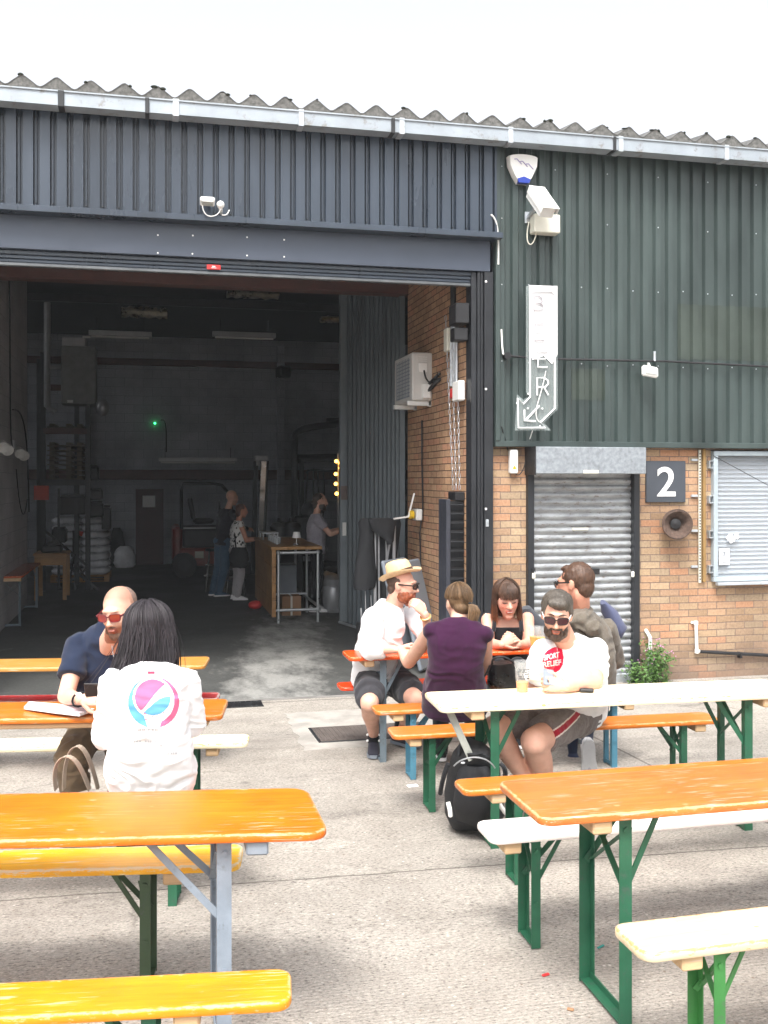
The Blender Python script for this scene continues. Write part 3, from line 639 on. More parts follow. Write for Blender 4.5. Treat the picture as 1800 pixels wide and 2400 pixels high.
def legmat(n, c): return mat(n, c, .45, 0, .22, 9, 60, .1, dirt=tuple(x*.55+.03 for x in c))
LG = {'green': legmat('green_leg_paint', (.018, .105, .055)), 'bright_green': legmat('bright_green_leg_paint', (.04, .19, .045)), 'grey': legmat('grey_leg_paint', (.22, .26, .31)),
      'olive': legmat('olive_green_leg_paint', (.035, .065, .030)), 'blue': legmat('blue_leg_paint', (.06, .19, .27)), 'slate': legmat('slate_leg_paint', (.13, .17, .20)), 'white': legmat('off_white_leg_paint', (.26, .27, .24))}
def board(o_name, Lx, Wy, H, T, r, m, parent, edge_in=.05):
    """plank with rounded corners and edges; 'edge' attribute runs from 0 inside to 1 at the rim"""
    def ring(ins, z, rr):
        hx, hy = Lx/2-ins, Wy/2-ins; rr = max(.004, rr-ins); pts = []
        for (cx, cy, a0) in ((hx-rr, hy-rr, 0), (-hx+rr, hy-rr, 90), (-hx+rr, -hy+rr, 180), (hx-rr, -hy+rr, 270)):
            for k in range(6):
                a = R(a0+18*k); pts.append((cx+rr*cos(a), cy+rr*sin(a), z))
        return pts
    rings = [(edge_in, H, 0), (.016, H, .35), (.006, H, .95), (.002, H-.0025, 1), (0, H-.007, .62), (0, H-T+.006, .45), (.003, H-T, .5)]
    vs = []; ed = []
    for ins, z, e in rings: vs += ring(ins, z, r); ed += [e]*24
    n = 24; fs = [(i*n+k, i*n+(k+1) % n, (i+1)*n+(k+1) % n, (i+1)*n+k) for i in range(len(rings)-1) for k in range(n)]
    fs += [tuple(range(n)), tuple((len(rings)-1)*n+k for k in range(n))[::-1]]
    b = MB(); b.add(vs, fs); me = b.mesh(o_name, None, 50)
    at_ = me.attributes.new('edge', 'FLOAT', 'POINT'); at_.data.foreach_set('value', ed)
    me.materials.append(m); o = bpy.data.objects.new(o_name, me); COL.objects.link(o); o.parent = parent; return o
def trestle(kind, label, corner, yaw, Lx, Wy, H, wm_, lm, group, right=False, inset=.30, lift=0, T=.026, r=.045, fold=False, skew=0, strut=0, under=None, batten=None, topname=None):
    """corner = world point of the far-left (or far-right) corner of the board"""
    root = empty(kind, (0, 0, 0), label, 'table' if kind.endswith('table') else 'bench', group)
    c = V((corner[0], corner[1], 0)); M3 = Matrix.Rotation(yaw, 3, 'Z')
    ctr = c+M3@V(((-1 if right else 1)*Lx/2, -Wy/2, 0))
    root.location = (ctr.x, ctr.y, GZ(ctr.y)-.004 if ctr.y < 9.3 else 0); root.rotation_euler = (0, 0, yaw)
    top = board(topname or ('tabletop' if kind.endswith('table') else 'seat'), Lx, Wy, H, T, r, W_[wm_], root)
    def P(b, n, m): 
        me = b.mesh(n, None, 35); me.materials.append(m); o = bpy.data.objects.new(n, me); COL.objects.link(o); o.parent = root; return o
    zt = H-T
    if under: b = MB(); b.box((0, 0, H-T-.018), (Lx-.14, Wy-.05, .028), None, .006); P(b, 'under_plank', W_[under])
    hw = Wy/2-(.055 if Wy > .35 else .035)
    for s in (-1, 1):
        x = s*(Lx/2-inset)
        b = MB(); b.box((x+s*.10, 0, zt-.024), (.07, Wy-.03, .046), None, .006); P(b, 'batten', batten or W_['edge_raw'])
        tk = .03 if H < .6 else .036
        for q in (-1, 1):
            b = MB(); y = q*hw
            b.box((x, y, (zt+.0)/2+.004), (tk*1.25, .004, zt-.008)); b.box((x-s*tk*.6, y-q*tk*.45, (zt)/2+.004), (.004, tk*.95, zt-.008))
            b.cyl((x, y-.006*q*-1, zt*.42), (x, y+q*.008, zt*.42), .009, n=8); b.cyl((x, y, zt-.05), (x, y+q*.008, zt-.05), .009, n=8)
            P(b, 'leg', LG[lm])
        b = MB(); b.box((x, 0, .018), (tk*1.1, 2*hw-.01, .005)); b.box((x-s*tk*.5, 0, .030), (.005, 2*hw-.01, tk*.75)); P(b, 'foot_bar', LG[lm])
        b = MB(); b.box((x, 0, zt-.012), (tk, 2*hw, .02)); P(b, 'top_rail', LG[lm])
        z1, z2 = zt*.96, zt-(.27 if H > .6 else .19)
        for q in (-1, 1):
            b = MB(); b.bar((x-s*(.012+.006*q), -q*(hw-.006), z1-.02), (x-s*(.012+.006*q), q*(hw-.006), z2), .022 if H > .6 else .018, .004, (1, 0, 0)); P(b, 'cross_brace', LG[lm])
            b = MB(); dx = strut or (.16 if H > .6 else .14); b.bar((x, q*(hw-.012), zt-(.27 if H > .6 else .19)), (x-s*dx, q*(hw-.06), zt-.008), .024 if H > .6 else .02, .004, (0, 0, 1)); P(b, 'strut', LG[lm])
    if fold:   # one pale folding stay hanging from the board's left end
        b = MB(); b.bar((-Lx/2+.06, -hw+.02, zt), (-Lx/2+.17, -hw-.02, zt-.25), .036, .006, (1, 0, 0)); P(b, 'hanging_stay', LG['white'])
    if skew:     # table sheared to match its outline in the image
        for ch in children(root):
            for v in ch.data.vertices: v.co.x -= skew*v.co.y
    return root
HT, HB = .75, .466
gT, gB = 'folding beer garden tables in the yard', 'folding benches in the yard'
def tb(label, u, v, yaw, Lx, Wy, H, wd, lg, **k):
    kind = 'folding_table' if H > .6 else 'folding_bench'
    k.setdefault('inset', .3); k['inset'] *= .9
    return trestle(kind, label, onT(u, v, H), R(yaw), Lx*.905, Wy*.87, H, wd, lg, gT if H > .6 else gB, **k)
# right side of the yard (u, v of the far-left corner)
tb('scuffed orange table nearest on the right with green legs', 1164, 1827, 0, 2.2, .50, HT, 'varnish_tan_orange', 'green', inset=.36)
tb('unpainted pine bench with bright green legs at the bottom right', 1429, 2162, 1, 2.2, .25, HB, 'bare_pine', 'bright_green', inset=.30)
tb('bright white painted bench behind the nearest right table', 1112, 1921, 0, 2.2, .25, HB, 'white_painted_plank', 'green', inset=.215)
tb('orange bench between the black rucksack and the white bench', 1060, 1826, 0, 2.2, .22, HB, 'varnish_orange', 'green', inset=.30)
tb('pale pine table with the plastic beer cup and green legs', 992, 1624, -2.5, 2.22, .46, HT, 'pale_yellow_pine', 'green', inset=.33, fold=True)
tb('orange bench the man with the phone in the white T-shirt sits on', 905, 1704, -2, 2.25, .25, HB, 'varnish_orange', 'green', inset=.26)
tb('short-looking orange bench with blue legs the woman in purple sits on', 867, 1652, -1.5, 2.1, .24, HB, 'varnish_orange', 'blue', inset=.28)
tb('red-orange table with slate legs shared by the group of four', 800, 1525, 0, 2.25, .36, HT, 'varnish_red_orange', 'slate', inset=.27)
tb('bright red-orange bench the man in the straw hat sits on', 787, 1599, 0, 2.2, .24, HB, 'varnish_bright_red_orange', 'slate', inset=.3)
# left side (u, v of the far-right corner)
tb('big bright orange table nearest on the left with grey legs', 744, 1842, -9, 2.2, .54, HT, 'varnish_orange_bright', 'grey', right=True, inset=.36, strut=.26, skew=.16, r=.07, batten=LG['grey'])
tb('yellow bench across the bottom left corner', 682, 2264, -7, 2.2, .22, HB, 'varnish_yellow', 'green', right=True, inset=.42)
tb('worn yellow bench with olive legs half under the near orange table', 572, 1974, -9, 2.2, .25, HB, 'varnish_yellow_worn', 'olive', right=True, inset=.38)
tb('orange bench under the woman in the white top', 557, 1845, -9, 2.2, .25, HB, 'varnish_orange_bright', 'green', right=True, inset=.3)
tb('orange table with the open magazine on it', 536, 1636, -9, 2.2, .44, HT, 'varnish_orange', 'green', right=True, inset=.35, under='edge_raw')
tb('pale pine bench the man in the navy T-shirt sits on', 586, 1717, -9, 2.2, .25, HB, 'pale_yellow_pine', 'green', right=True, inset=.33)
tb('ochre table farthest on the left by the loading bay', 493, 1537, -9, 2.2, .40, HT, 'varnish_ochre', 'green', right=True, inset=.35)
tb('peeling red bench below the ochre table', 517, 1620, -9, 2.2, .25, HB, 'peeling_red', 'green', right=True, inset=.35)
# long table along the inner wall
c0 = onH(50, 1352, .72)
trestle('folding_table', 'dark red-orange table standing end-on along the inner left wall', (c0.x, 17.0), R(-90), 2.35, .34, .72, 'varnish_dark_red_orange', 'slate', gT, inset=.12, right=False)
# ================================================================ fittings on the facade
def P2(b, n, m, p, **k): return b.build(n, m, p, **k)
# alarm box
p = onY(1228, 393, D-.17)
al = empty('alarm_box', (p.x, D-.1, p.z-.15), 'white shield-shaped alarm box with a blue lens high on the green cladding', 'alarm')
def shield(s, y0, y1, cut=None):
    top = [V((p.x+s*.155*math.sin(a), 0, p.z+s*(.105+.035*math.cos(a*1.0)))) for a in [R(x) for x in range(-80, 81, 16)]]
    low = [(.145, .02), (.10, -.075), (.055, -.145), (-.055, -.145), (-.10, -.075), (-.145, .02)]
    pts = top+[V((p.x+s*x, 0, p.z+s*z)) for x, z in low]
    c0 = V((p.x, 0, p.z)); inner = [c0+(q-c0)*.93 for q in pts]
    return [[q+V((0, y0, 0)) for q in pts], [q+V((0, (y0+y1)/2, 0)) for q in pts], [q+V((0, y1, 0)) for q in inner]]
b = MB(); b.loft(shield(1, D-.09, D-.17)); P2(b, 'cover', M['white'], al)
b = MB(); b.prism([(p.x-.055, D-.175, p.z-.145), (p.x+.055, D-.175, p.z-.145), (p.x+.066, D-.175, p.z-.108), (p.x, D-.175, p.z-.085), (p.x-.066, D-.175, p.z-.108)], (0, .07, 0)); P2(b, 'blue_lens', M['blue'], al)
b = MB(); gb = mat('alarm_print', (.35, .30, .55), .5)
for k in range(3): b.tube([V((p.x-.1+.06*k+i*.025, D-.176, p.z+.09-.02*k-.015*abs(i-1)-.01*i)) for i in range(4)], .004, 6)
P2(b, 'printed_swoosh', gb, al)
# CCTV camera: housing, arm, box
cc = empty('cctv_camera', tuple(onY(1290, 540, D-.1)), 'white box security camera above a square cream junction box on the green cladding', 'security camera')
a0, a1 = onY(1262, 462, D-.42), onY(1285, 496, D-.60)
def fr(d, up=UP):
    d = V(d).normalized(); x = d.cross(V(up)).normalized(); z = x.cross(d); return Matrix((x, d, z)).transposed()
dv = V((.04, -.30, -.30)); Mx = fr(dv)
ctr = onY(1268, 474, D-.42)
b = MB(); b.box(ctr, (.15, .36, .115), Mx, .008); P2(b, 'housing', M['whitemetal'], cc)
b = MB(); b.box(ctr+Mx@V((0, .02, .066)), (.17, .40, .006), Mx, .002); b.box(ctr+Mx@V((.084, .02, .03)), (.004, .38, .06), Mx); b.box(ctr+Mx@V((-.084, .02, .03)), (.004, .38, .06), Mx); P2(b, 'sun_shield', M['white'], cc)
b = MB(); b.box(ctr+Mx@V((0, .173, 0)), (.085, .01, .07), Mx); P2(b, 'lens_window', M['black'], cc)
j = onY(1277, 527, D-.17)
b = MB(); b.box(j, (.27, .13, .18), None, .008); P2(b, 'junction_box', M['cream'], cc)
b = MB(); wpt = onY(1238, 510, D-.10); b.box(wpt, (.07, .01, .11)); b.bar(wpt, ctr+Mx@V((0, -.05, -.05)), .035, .035, UP, .004); P2(b, 'arm', M['galv'], cc)
b = MB(); b.tube(bez([onY(1240, 520, D-.14), onY(1225, 580, D-.15), onY(1250, 590, D-.15), onY(1257, 545, D-.17)], 16), .006, 8); P2(b, 'cable_loop', M['cream'], cc)
# floodlight on the black cladding, with round sensor
fl = empty('floodlight', tuple(onY(487, 490, D-.15)), 'small white floodlight with a round sensor on the black ribbed cladding', 'floodlight')
q = onY(486, 472, D-.25)
b = MB(); b.box(q, (.13, .09, .05), Matrix.Rotation(R(-25), 3, 'X'), .012); b.box(q+V((0, .06, .01)), (.04, .10, .03)); P2(b, 'lamp_body', M['white'], fl)
b = MB(); b.box(q+V((0, -.03, -.028)), (.095, .06, .006), Matrix.Rotation(R(-25), 3, 'X')); P2(b, 'lamp_glass', M['glass'], fl)
q2 = onY(517, 480, D-.24); b = MB(); b.ell(q2, (.036, .036, .036)); b.cyl(q2+V((0, .0, -.03)), q2+V((.01, .09, -.05)), .018, n=10); P2(b, 'motion_sensor', M['sensor'], fl)
b = MB(); b.tube(bez([q+V((-.045, -.01, -.03)), q+V((-.04, .0, -.14)), q2+V((-.1, 0, -.14)), q2+V((.0, 0, -.10)), q2+V((.0, 0, -.03))], 14), .005, 8); b.tube(bez([q2+V((.01, 0, -.09)), q2+V((.06, 0, -.10)), q2+V((.07, .02, -.06)), q2+V((.08, .05, -.03))], 8), .005, 8); P2(b, 'cable', M['white'], fl)
# floodlight at the right under the conduit
q = onY(1523, 871, D-.24)
f2 = empty('floodlight', tuple(q), 'small white floodlight hanging below the black conduit on the green cladding', 'floodlight')
b = MB(); Mf = Matrix.Rotation(R(8), 3, 'Y')@Matrix.Rotation(R(-18), 3, 'X'); b.box(q, (.17, .05, .11), Mf, .014); b.bar(q+V((.02, .03, .03)), q+V((.05, .13, .1)), .02, .02); P2(b, 'lamp_body', M['white'], f2)
b = MB(); b.box(q+Mf@V((0, -.027, 0)), (.13, .006, .08), Mf, .004); P2(b, 'lamp_glass', M['glass'], f2)
# conduit across the green cladding
cu = empty('conduit', tuple(onY(1300, 838, D-.1)), 'thin black conduit running level across the green cladding to the right edge', 'conduit')
pa, pb, pc, pd = onY(1188, 834, D-.13), onY(1226, 837, D-.13), onY(1310, 842, D-.13), onY(1560, 847, D-.13)
b = MB(); b.tube([pa, pb, V((pc.x, pc.y, pb.z-.01)), V((pd.x, pd.y, pb.z-.0)), V((7.5, D-.13, pb.z-.05))], .011, 8); P2(b, 'pipe', M['black'], cu)
b = MB(); b.cyl(pa+V((0, -.03, 0)), pa+V((0, .04, 0)), .035, n=14); P2(b, 'junction', M['black'], cu)
b = MB(); b.cyl(onY(1534, 842, D-.13)+V((0, -.0, -.02)), onY(1534, 842, D-.13)+V((0, 0, .08)), .014, n=10); P2(b, 'stub', M['galv'], cu)
cb = MB(); cb.tube([onY(1175, 772, D-.12), onY(1177, 810, D-.12), onY(1179, 829, D-.125), onY(1186, 835, D-.13)], .009, 8); cb.build('white_cable', M['white'], label='short white cable end rising from the round conduit junction', cat='cable')
cb = MB(); cb.tube(bez([onY(1151, 503, D-.17), onY(1163, 512, D-.17), onY(1168, 530, D-.13), onY(1169, 560, D-.12), onY(1168, 620, D-.12)], 14), .009, 8); cb.build('white_cable', M['white'], label='white cable curving down beside the corner of the black cladding', cat='cable')
# neon sign
def T(x, y, dy=-.22): return onY(1180+x/3.16, 350+y/3.16, D+dy)
ne = empty('neon_sign', tuple(T(240, 2070)), 'vertical unlit neon sign reading BEER above an arrow bent down to the left', 'sign')
shp = [(168, 1012), (168, 1800), (205, 1815), (150, 1855), (100, 1815), (85, 2082), (355, 2082), (300, 2025), (402, 1925), (400, 1012)]
ac, N_, L_, Pq = newmat('clear_acrylic'); Pq.inputs['Base Color'].default_value = (.75, .85, .85, 1); Pq.inputs['Roughness'].default_value = .05; Pq.inputs['Alpha'].default_value = .13
b = MB(); b.prism([T(x, y, -.20) for x, y in shp], (0, .006, 0)); P2(b, 'acrylic_sheet', ac, ne, ang=20)
wa_ = mat('sky_reflection_white', (.80, .81, .83), .25, 0, .04, 3, alpha=.93)
b = MB(); b.prism([T(x, y, -.206) for x, y in ((190, 1005), (190, 1500), (215, 1560), (300, 1530), (360, 1590), (400, 1520), (400, 1012))], (0, .004, 0)); P2(b, 'sky_reflection_panel', wa_, ne, ang=20)  # white sheet paints the bright sky's reflection on the upper acrylic
tb_ = mat('white_neon_tube', (.85, .87, .88), .2)
def neon(name, pts, rr=.009, closed=False, m=None):
    b = MB(); b.tube([T(*q) for q in pts], rr, 8, closed=closed); return P2(b, name, m or tb_, ne)
neon('border_tube', [(197, 1050), (197, 1835), (148, 1885), (106, 1842), (110, 2062), (312, 2062), (274, 2022), (380, 1918), (380, 1075), (360, 1050)], closed=True)
gl = mat('dull_neon_tube', (.45, .43, .46), .3)
neon('letter_b', [(225, 1185), (225, 1088), (270, 1088), (288, 1105), (288, 1125), (270, 1138), (240, 1138), (272, 1140), (292, 1158), (292, 1178), (272, 1188), (225, 1188)], .007, m=gl)
neon('letter_e', [(300, 1290), (232, 1290), (232, 1350), (290, 1350), (232, 1350), (232, 1413), (305, 1413)], .007, m=gl)
neon('letter_e', [(330, 1495), (238, 1495), (238, 1552), (312, 1552), (255, 1552), (255, 1612), (325, 1614)], .008)
neon('letter_r', [(250, 1822), (250, 1692), (300, 1692), (330, 1712), (332, 1735), (312, 1760), (255, 1762), (300, 1762), (332, 1820)], .008)
neon('arrow_tube', [(155, 1928), (155, 2008), (237, 2014)], .010); neon('arrow_tube', [(265, 1900), (168, 2002)], .009)
b = MB(); b.tube(bez([T(315, 1640), T(295, 1720), T(290, 1800), T(250, 1880), T(215, 1950), T(240, 2010), T(272, 2020)], 20), .0045, 6); b.tube([T(215, 2085, -.17), T(200, 2130, -.1), T(180, 2190, -.05)], .005, 6); P2(b, 'lead', M['white'], ne)
for (x, y) in ((180, 1918), (288, 1920), (100, 1880), (270, 2050), (183, 1810)):
    b = MB(); b.cyl(T(x, y, -.225), T(x, y, -.10), .009, n=8); P2(b, 'standoff', tb_, ne)
# white transformer box with warning label
q = onY(1203, 1082, D-.05)
tr = empty('junction_box', (q.x, D, q.z-.12), 'slim white electrical box with a yellow warning triangle on the brick pier', 'junction box')
b = MB(); b.box(q, (.082, .07, .235), None, .012); P2(b, 'cover', M['white'], tr)
b = MB(); z = q.z-.055; b.prism([(q.x-.022, D-.088, z-.018), (q.x+.022, D-.088, z-.018), (q.x, D-.088, z+.02)], (0, .004, 0)); P2(b, 'warning_triangle', M['yellow'], tr)
b = MB(); b.bb(q.x-.002, q.x+.002, D-.0895, D-.087, z-.006, z+.009); b.bb(q.x-.002, q.x+.002, D-.0895, D-.087, z-.013, z-.009); P2(b, 'exclamation_mark', M['black'], tr)
b = MB(); b.tube(bez([onY(1190, 1055, D-.03), onY(1185, 1030, D-.05), onY(1175, 1000, D-.12)], 8), .005, 6); b.tube(bez([onY(1208, 1108, D-.05), onY(1215, 1125, D-.03), onY(1235, 1100, D-.02), onY(1236, 1045, D-.03)], 14), .005, 6); P2(b, 'cable', M['black'], tr)
# woven horn
hq = onY(1588, 1228, D-.2)
hn = empty('woven_funnel', (hq.x, D, hq.z-.12), 'brown woven funnel like an old basket fixed mouth-outwards to the brick wall', 'funnel')
dH = V((-.11, -.30, .0)).normalized(); MH = fr(dH); MHz = Matrix((MH.col[0], MH.col[2], MH.col[1])).transposed()
random.seed(9)
b = MB(); b.lathe(V((hq.x+.07, D-.01, hq.z)), [(.085, 0), (.12, .06), (.138, .14), (.142, .20), (.128, .205), (.09, .15), (.05, .11), (.045, .05), (.0, .05)], 28, MHz)
b.v = [tuple(V(q)+V((1, 1, 1))*noise.noise(V(q)*14)*.014+V((0, 0, -.018 if q[2] < hq.z-.05 else 0))) for q in b.v]; P2(b, 'cone', M['weave'], hn, ang=70)
b = MB()
for k in range(5): b.tube([V((hq.x+.07, D-.01, hq.z))+MHz@V((rr*cos(2*pi*i/26), rr*sin(2*pi*i/26), zz)) for i in range(26) for rr, zz in [(.146-.006*k*k*.3, .20-.035*k)]], .006, 6, closed=True)
P2(b, 'rim_hoops', M['weave'], hn)
b = MB(); b.lathe(V((hq.x+.03, D-.09, hq.z)), [(.0, .062), (.052, .06), (.0, .07)], 16, MHz); P2(b, 'dark_mouth', M['black'], hn)
# water pipes low on the wall
pw = MB(); p0, p1 = onY(1631, 1460, D-.04), onY(1633, 1526, D-.04); pw.tube([p0+V((-.03, .035, .0)), p0, p1, p1+V((.03, 0, -.004))], .017, 12); pw.cyl(p0+V((0, 0, -.02)), p0+V((0, 0, .02)), .023); pw.cyl(p1+V((0, 0, -.02)), p1+V((0, 0, .02)), .023)
pw.build('waste_pipe', M['white'], label='short upright white waste pipe on the brick wall below the window', cat='pipe')
pw = MB(); pw.tube([p1+V((.03, 0, -.006)), p1+V((.3, 0, -.03)), V((7.6, D-.04, .10))], .018, 12)
for x in (.5, 1.1): pw.bb(p1.x+x-.012, p1.x+x+.012, D-.06, D-.001, p1.z-.07-.04*x, p1.z-.02-.02*x)
pw.build('waste_pipe', M['black'], label='black waste pipe sloping away to the right low on the brick wall', cat='pipe')
pw = MB(); p0 = onY(1524, 1590, D-.10); pw.tube([(p0.x, p0.y, 0), (p0.x, p0.y, .30), (p0.x, p0.y, .30)], .026, 12); pw.tube([(p0.x, p0.y, .30), (p0.x, p0.y, .46), (p0.x, D-.005, .52)], [.019, .019, .019], 10)
pw.build('waste_pipe', M['whitemetal'], label='short fat white pipe stub standing among the weeds beside the shutter door', cat='pipe')
# weeds
random.seed(11)
wd = empty('weed_plant', tuple(onH(1500, 1605, 0)), 'leafy green weed with small pink flowers growing at the foot of the brick wall', 'plant')
b = MB(); st = MB(); fw = MB()
for k in range(46):
    bx = random.gauss(4.90, .10); base = V((bx, D-.10+random.uniform(-.12, .06), 0)); hgt = random.uniform(.10, .26) if abs(bx-4.90) > .10 else random.uniform(.2, .48)
    tip = base+V((random.gauss(0, .09), random.uniform(-.10, .02), hgt)); mid = base.lerp(tip, .5)+V((random.uniform(-.03, .03), -.02, .03))
    pts = bez([base, mid, tip], 7); st.tube(pts, .0025, 5)
    for i in range(int(hgt*95)):
        t = random.random()**.7; c = pts[min(7, int(t*7))]+V((random.gauss(0, .035), random.gauss(0, .03), random.gauss(0, .02)))
        if c.z < .01: c.z = .01
        a = V((random.gauss(0, 1), random.gauss(0, 1), random.gauss(0, .5))).normalized(); n_ = V((random.gauss(0, .5), random.gauss(-.6, .5), 1)).normalized(); s_ = a.cross(n_).normalized(); l = random.uniform(.012, .026)
        b.add([c-a*l, c+s_*l*.55, c+a*l, c-s_*l*.55], [(0, 1, 2, 3)])
    if hgt > .25 or random.random() < .25:
        for i in range(random.randint(1, 3)): fw.ell(tip+V((random.gauss(0, .012), 0, random.gauss(0, .01))), .0065, n=6, m=4)
P2(st, 'stem', M['leaf'], wd); P2(b, 'leaves', M['leaf'], wd, ang=180); P2(fw, 'flowers', M['flower'], wd)
# ================================================================ things in the loading bay porch
# air conditioning unit on its bracket
ay = 10.70; az0, az1 = 2.93, 3.46
x1_, x0_ = 3.0, onY(966, 830, ay).x
x1_ = onY(1014, 830, ay).x
au = empty('air_conditioner', ((x0_+x1_)/2, 11.1, az0-.05), 'cream air conditioning unit on a bracket on the brick return wall', 'air conditioner')
b = MB(); b.bb(x0_, x1_, ay, ay+.82, az0, az1, .012); P2(b, 'casing', mat('warm_white_casing', (.60, .59, .57), .45, 0, .08, 4), au)
b = MB()
for k in range(11): b.bb(x0_-.012, x0_-.002, ay+.10, ay+.68, az0+.05+k*.04, az0+.058+k*.04)
for k in range(9): b.bb(x0_-.016, x0_-.011, ay+.10+k*.07, ay+.106+k*.07, az0+.04, az1-.05)
P2(b, 'fan_grille', M['greyplastic'], au)
b = MB(); b.bb(x0_+.07, x0_+.17, ay-.02, ay-.001, az1-.22, az1-.12, .004)
for k in range(3): b.bb(x0_+.07, x0_+.17, ay-.014, ay-.001, az1-.10+k*.022, az1-.092+k*.022)
P2(b, 'vent_louvre', M['white'], au)
b = MB(); b.bb(x0_+.11, x0_+.20, ay-.05, ay-.001, az0+.02, az0+.18, .006); P2(b, 'valve_cover', M['white'], au)
b = MB(); b.bb(x0_-.04, 3.018, ay+.04, ay+.10, az0-.055, az0-.003, .004); b.bb(x0_-.04, 3.018, ay+.66, ay+.72, az0-.055, az0-.003, .004); b.bb(2.99, 3.018, ay+.04, ay+.10, az0-.06, az0+.35); b.bb(2.99, 3.018, ay+.66, ay+.72, az0-.06, az0+.35); P2(b, 'bracket', M['whitemetal'], au)
b = MB(); q = V((x0_+.16, ay-.03, az0+.30))
b.tube(bez([V((x0_+.13, ay-.02, az1-.2)), V((x0_+.15, ay-.05, az0+.1)), V((x0_+.3, ay-.04, az0+.22)), V((3.0, ay-.25, az0+.24))], 14), .010, 8)
b.tube(bez([V((x0_+.17, ay-.03, az0+.10)), V((x0_+.25, ay-.06, az0+.18)), V((3.0, ay-.35, az0+.20))], 10), .022, 8)
b.tube(bez([V((x0_+.17, ay-.03, az0+.16)), V((x0_+.25, ay-.06, az0+.26)), V((3.0, ay-.35, az0+.26))], 10), .016, 8); P2(b, 'pipework', M['black'], au)
# conduits, chain hoist and boxes on the return wall (plane x = 3.02)
X = lambda u, v, o=.03: onX(u, v, 3.02-o)
ch = empty('door_chain', tuple(X(1060, 1150)), 'long steel hand chain hanging in loops down the brick return wall', 'chain')
for (ua, va, ub, vb) in ((1044, 740, 1062, 1148), (1057, 740, 1069, 1148), (1073, 900, 1077, 1148)):
    b = MB(); pA, pB = X(ua, va, .06), X(ub, vb, .06); nl = int((pA-pB).length/.055)
    for k in range(nl):
        c = pA.lerp(pB, (k+.5)/nl); ex = V((0, 1, 0)) if k % 2 else V((1, 0, 0))
        b.tube([c+ex*.010*cos(2*pi*i/8)+UP*.030*sin(2*pi*i/8) for i in range(8)], .0035, 5, closed=True)
    P2(b, 'chain_fall', M['lightgrey'], ch)
ho = empty('chain_hoist', tuple(X(1072, 760)), 'black shutter drive boxes with a steel bracket high on the brick return wall', 'door hoist')
for (u, v, hh, ww) in ((1076, 738, .20, .24), (1076, 785, .13, .16)):
    q = X(u, v, .09); b = MB(); b.box(q, (.14, ww, hh), None, .01); P2(b, 'drive_box', M['black'], ho)
b = MB(); q = X(1066, 766, .06); b.box(q, (.06, .10, .12), None, .01); b.cyl(q+V((0, -.1, .06)), q+V((0, .02, 0)), .012); P2(b, 'bracket', M['galv'], ho)
cg = empty('steel_conduit', tuple(X(1064, 870)), 'grey cable trunking running up the brick return wall behind the chains', 'conduit')
b = MB()
for (u, r_) in ((1058, .020), (1064, .022), (1070, .016)): a_, c_ = X(u, 780, .03), X(u, 905, .03); a_.y = c_.y; b.cyl(a_, c_, r_, n=8)
P2(b, 'lower_trunking', M['galv'], cg)
b = MB(); a_ = X(1062, 690, .03); c_ = X(1062, 760, .03); b.cyl(V((a_.x, c_.y, 4.3)), c_, .03, n=8); P2(b, 'upper_trunking', M['iron'], cg)
q = X(1075, 917, .05); b = MB(); b.box(q, (.07, .22, .20), None, .012)
jb = b.build('junction_box', M['white'], label='square white junction box on the brick return wall beside the chains', cat='junction box')
q = X(1050, 797, .05); b = MB(); b.box(q, (.06, .13, .24), None, .01); b.build('junction_box', M['cream'], label='small cream box above the air conditioner on the return wall', cat='junction box')
b = MB(); b.box(X(1062, 922, .06), (.04, .12, .10), None, .01); b.build('red_valve', M['red'], label='small red valve beside the white junction box', cat='valve')
b = MB(); b.tube([X(989, 985, .02), X(989, 1090, .02), X(991, 1190, .02), X(984, 1250, .03), X(986, 1330, .03)], .009, 8); b.build('black_cable', M['black'], label='black cable hanging down the brick return wall below the air conditioner', cat='cable')
q = X(978, 1206, .06); so_ = empty('door_interlock', tuple(q), 'yellow and white switch box with two white rods on the brick return wall', 'switch')
b = MB(); b.box(q, (.07, .20, .13), None, .01); P2(b, 'box', M['white'], so_)
b = MB(); q3 = q+V((-.05, -.02, 0)); b.cyl(q3+V((0, 0, 0)), q3+V((-.05, 0, 0)), .05, n=16); P2(b, 'yellow_knob', M['yellow'], so_)
b = MB(); q4 = onY(971, 1156, q3.y-.02); b.bar(q3+V((-.06, 0, -.02)), q4, .018, .018); P2(b, 'rod', M['white'], so_)
b = MB(); q4 = onY(922, 1216, q3.y-.02); b.bar(q3+V((-.04, 0, -.02)), q4, .018, .018); P2(b, 'rod', M['white'], so_)
# black slatted cabinet against the jamb
bx0 = onX(1037, 1300, 3.0).y
cbt = empty('slatted_cabinet', (2.85, 9.9, 0), 'tall black slatted steel cabinet standing against the door jamb', 'cabinet')
cy0, cy1, cx0, cx1 = D+.15, D+.40, onY(1049, 1300, D+.15).x, 3.015
b = MB(); b.bb(cx0+.02, cx1, cy0+.03, cy1, 0, 1.84); P2(b, 'body', M['black'], cbt)
b = MB(); b.bb(cx0-.02, cx0+.025, cy0-.02, cy1, 0, 1.86, .004); P2(b, 'side_post', mat('blue_black_post', (.03, .033, .045), .45), cbt)
b = MB()
for k in range(19): b.box(((cx0+cx1)/2+.01, cy0+.015, .12+k*.092), (cx1-cx0-.03, .01, .075), Matrix.Rotation(R(25), 3, 'X'), .002)
P2(b, 'slats', M['black_steel'], cbt)
b = MB(); b.bb(cx0+.08, cx1, cy0+.0, cy1, 1.845, 1.93, .006); P2(b, 'cap', M['black'], cbt)
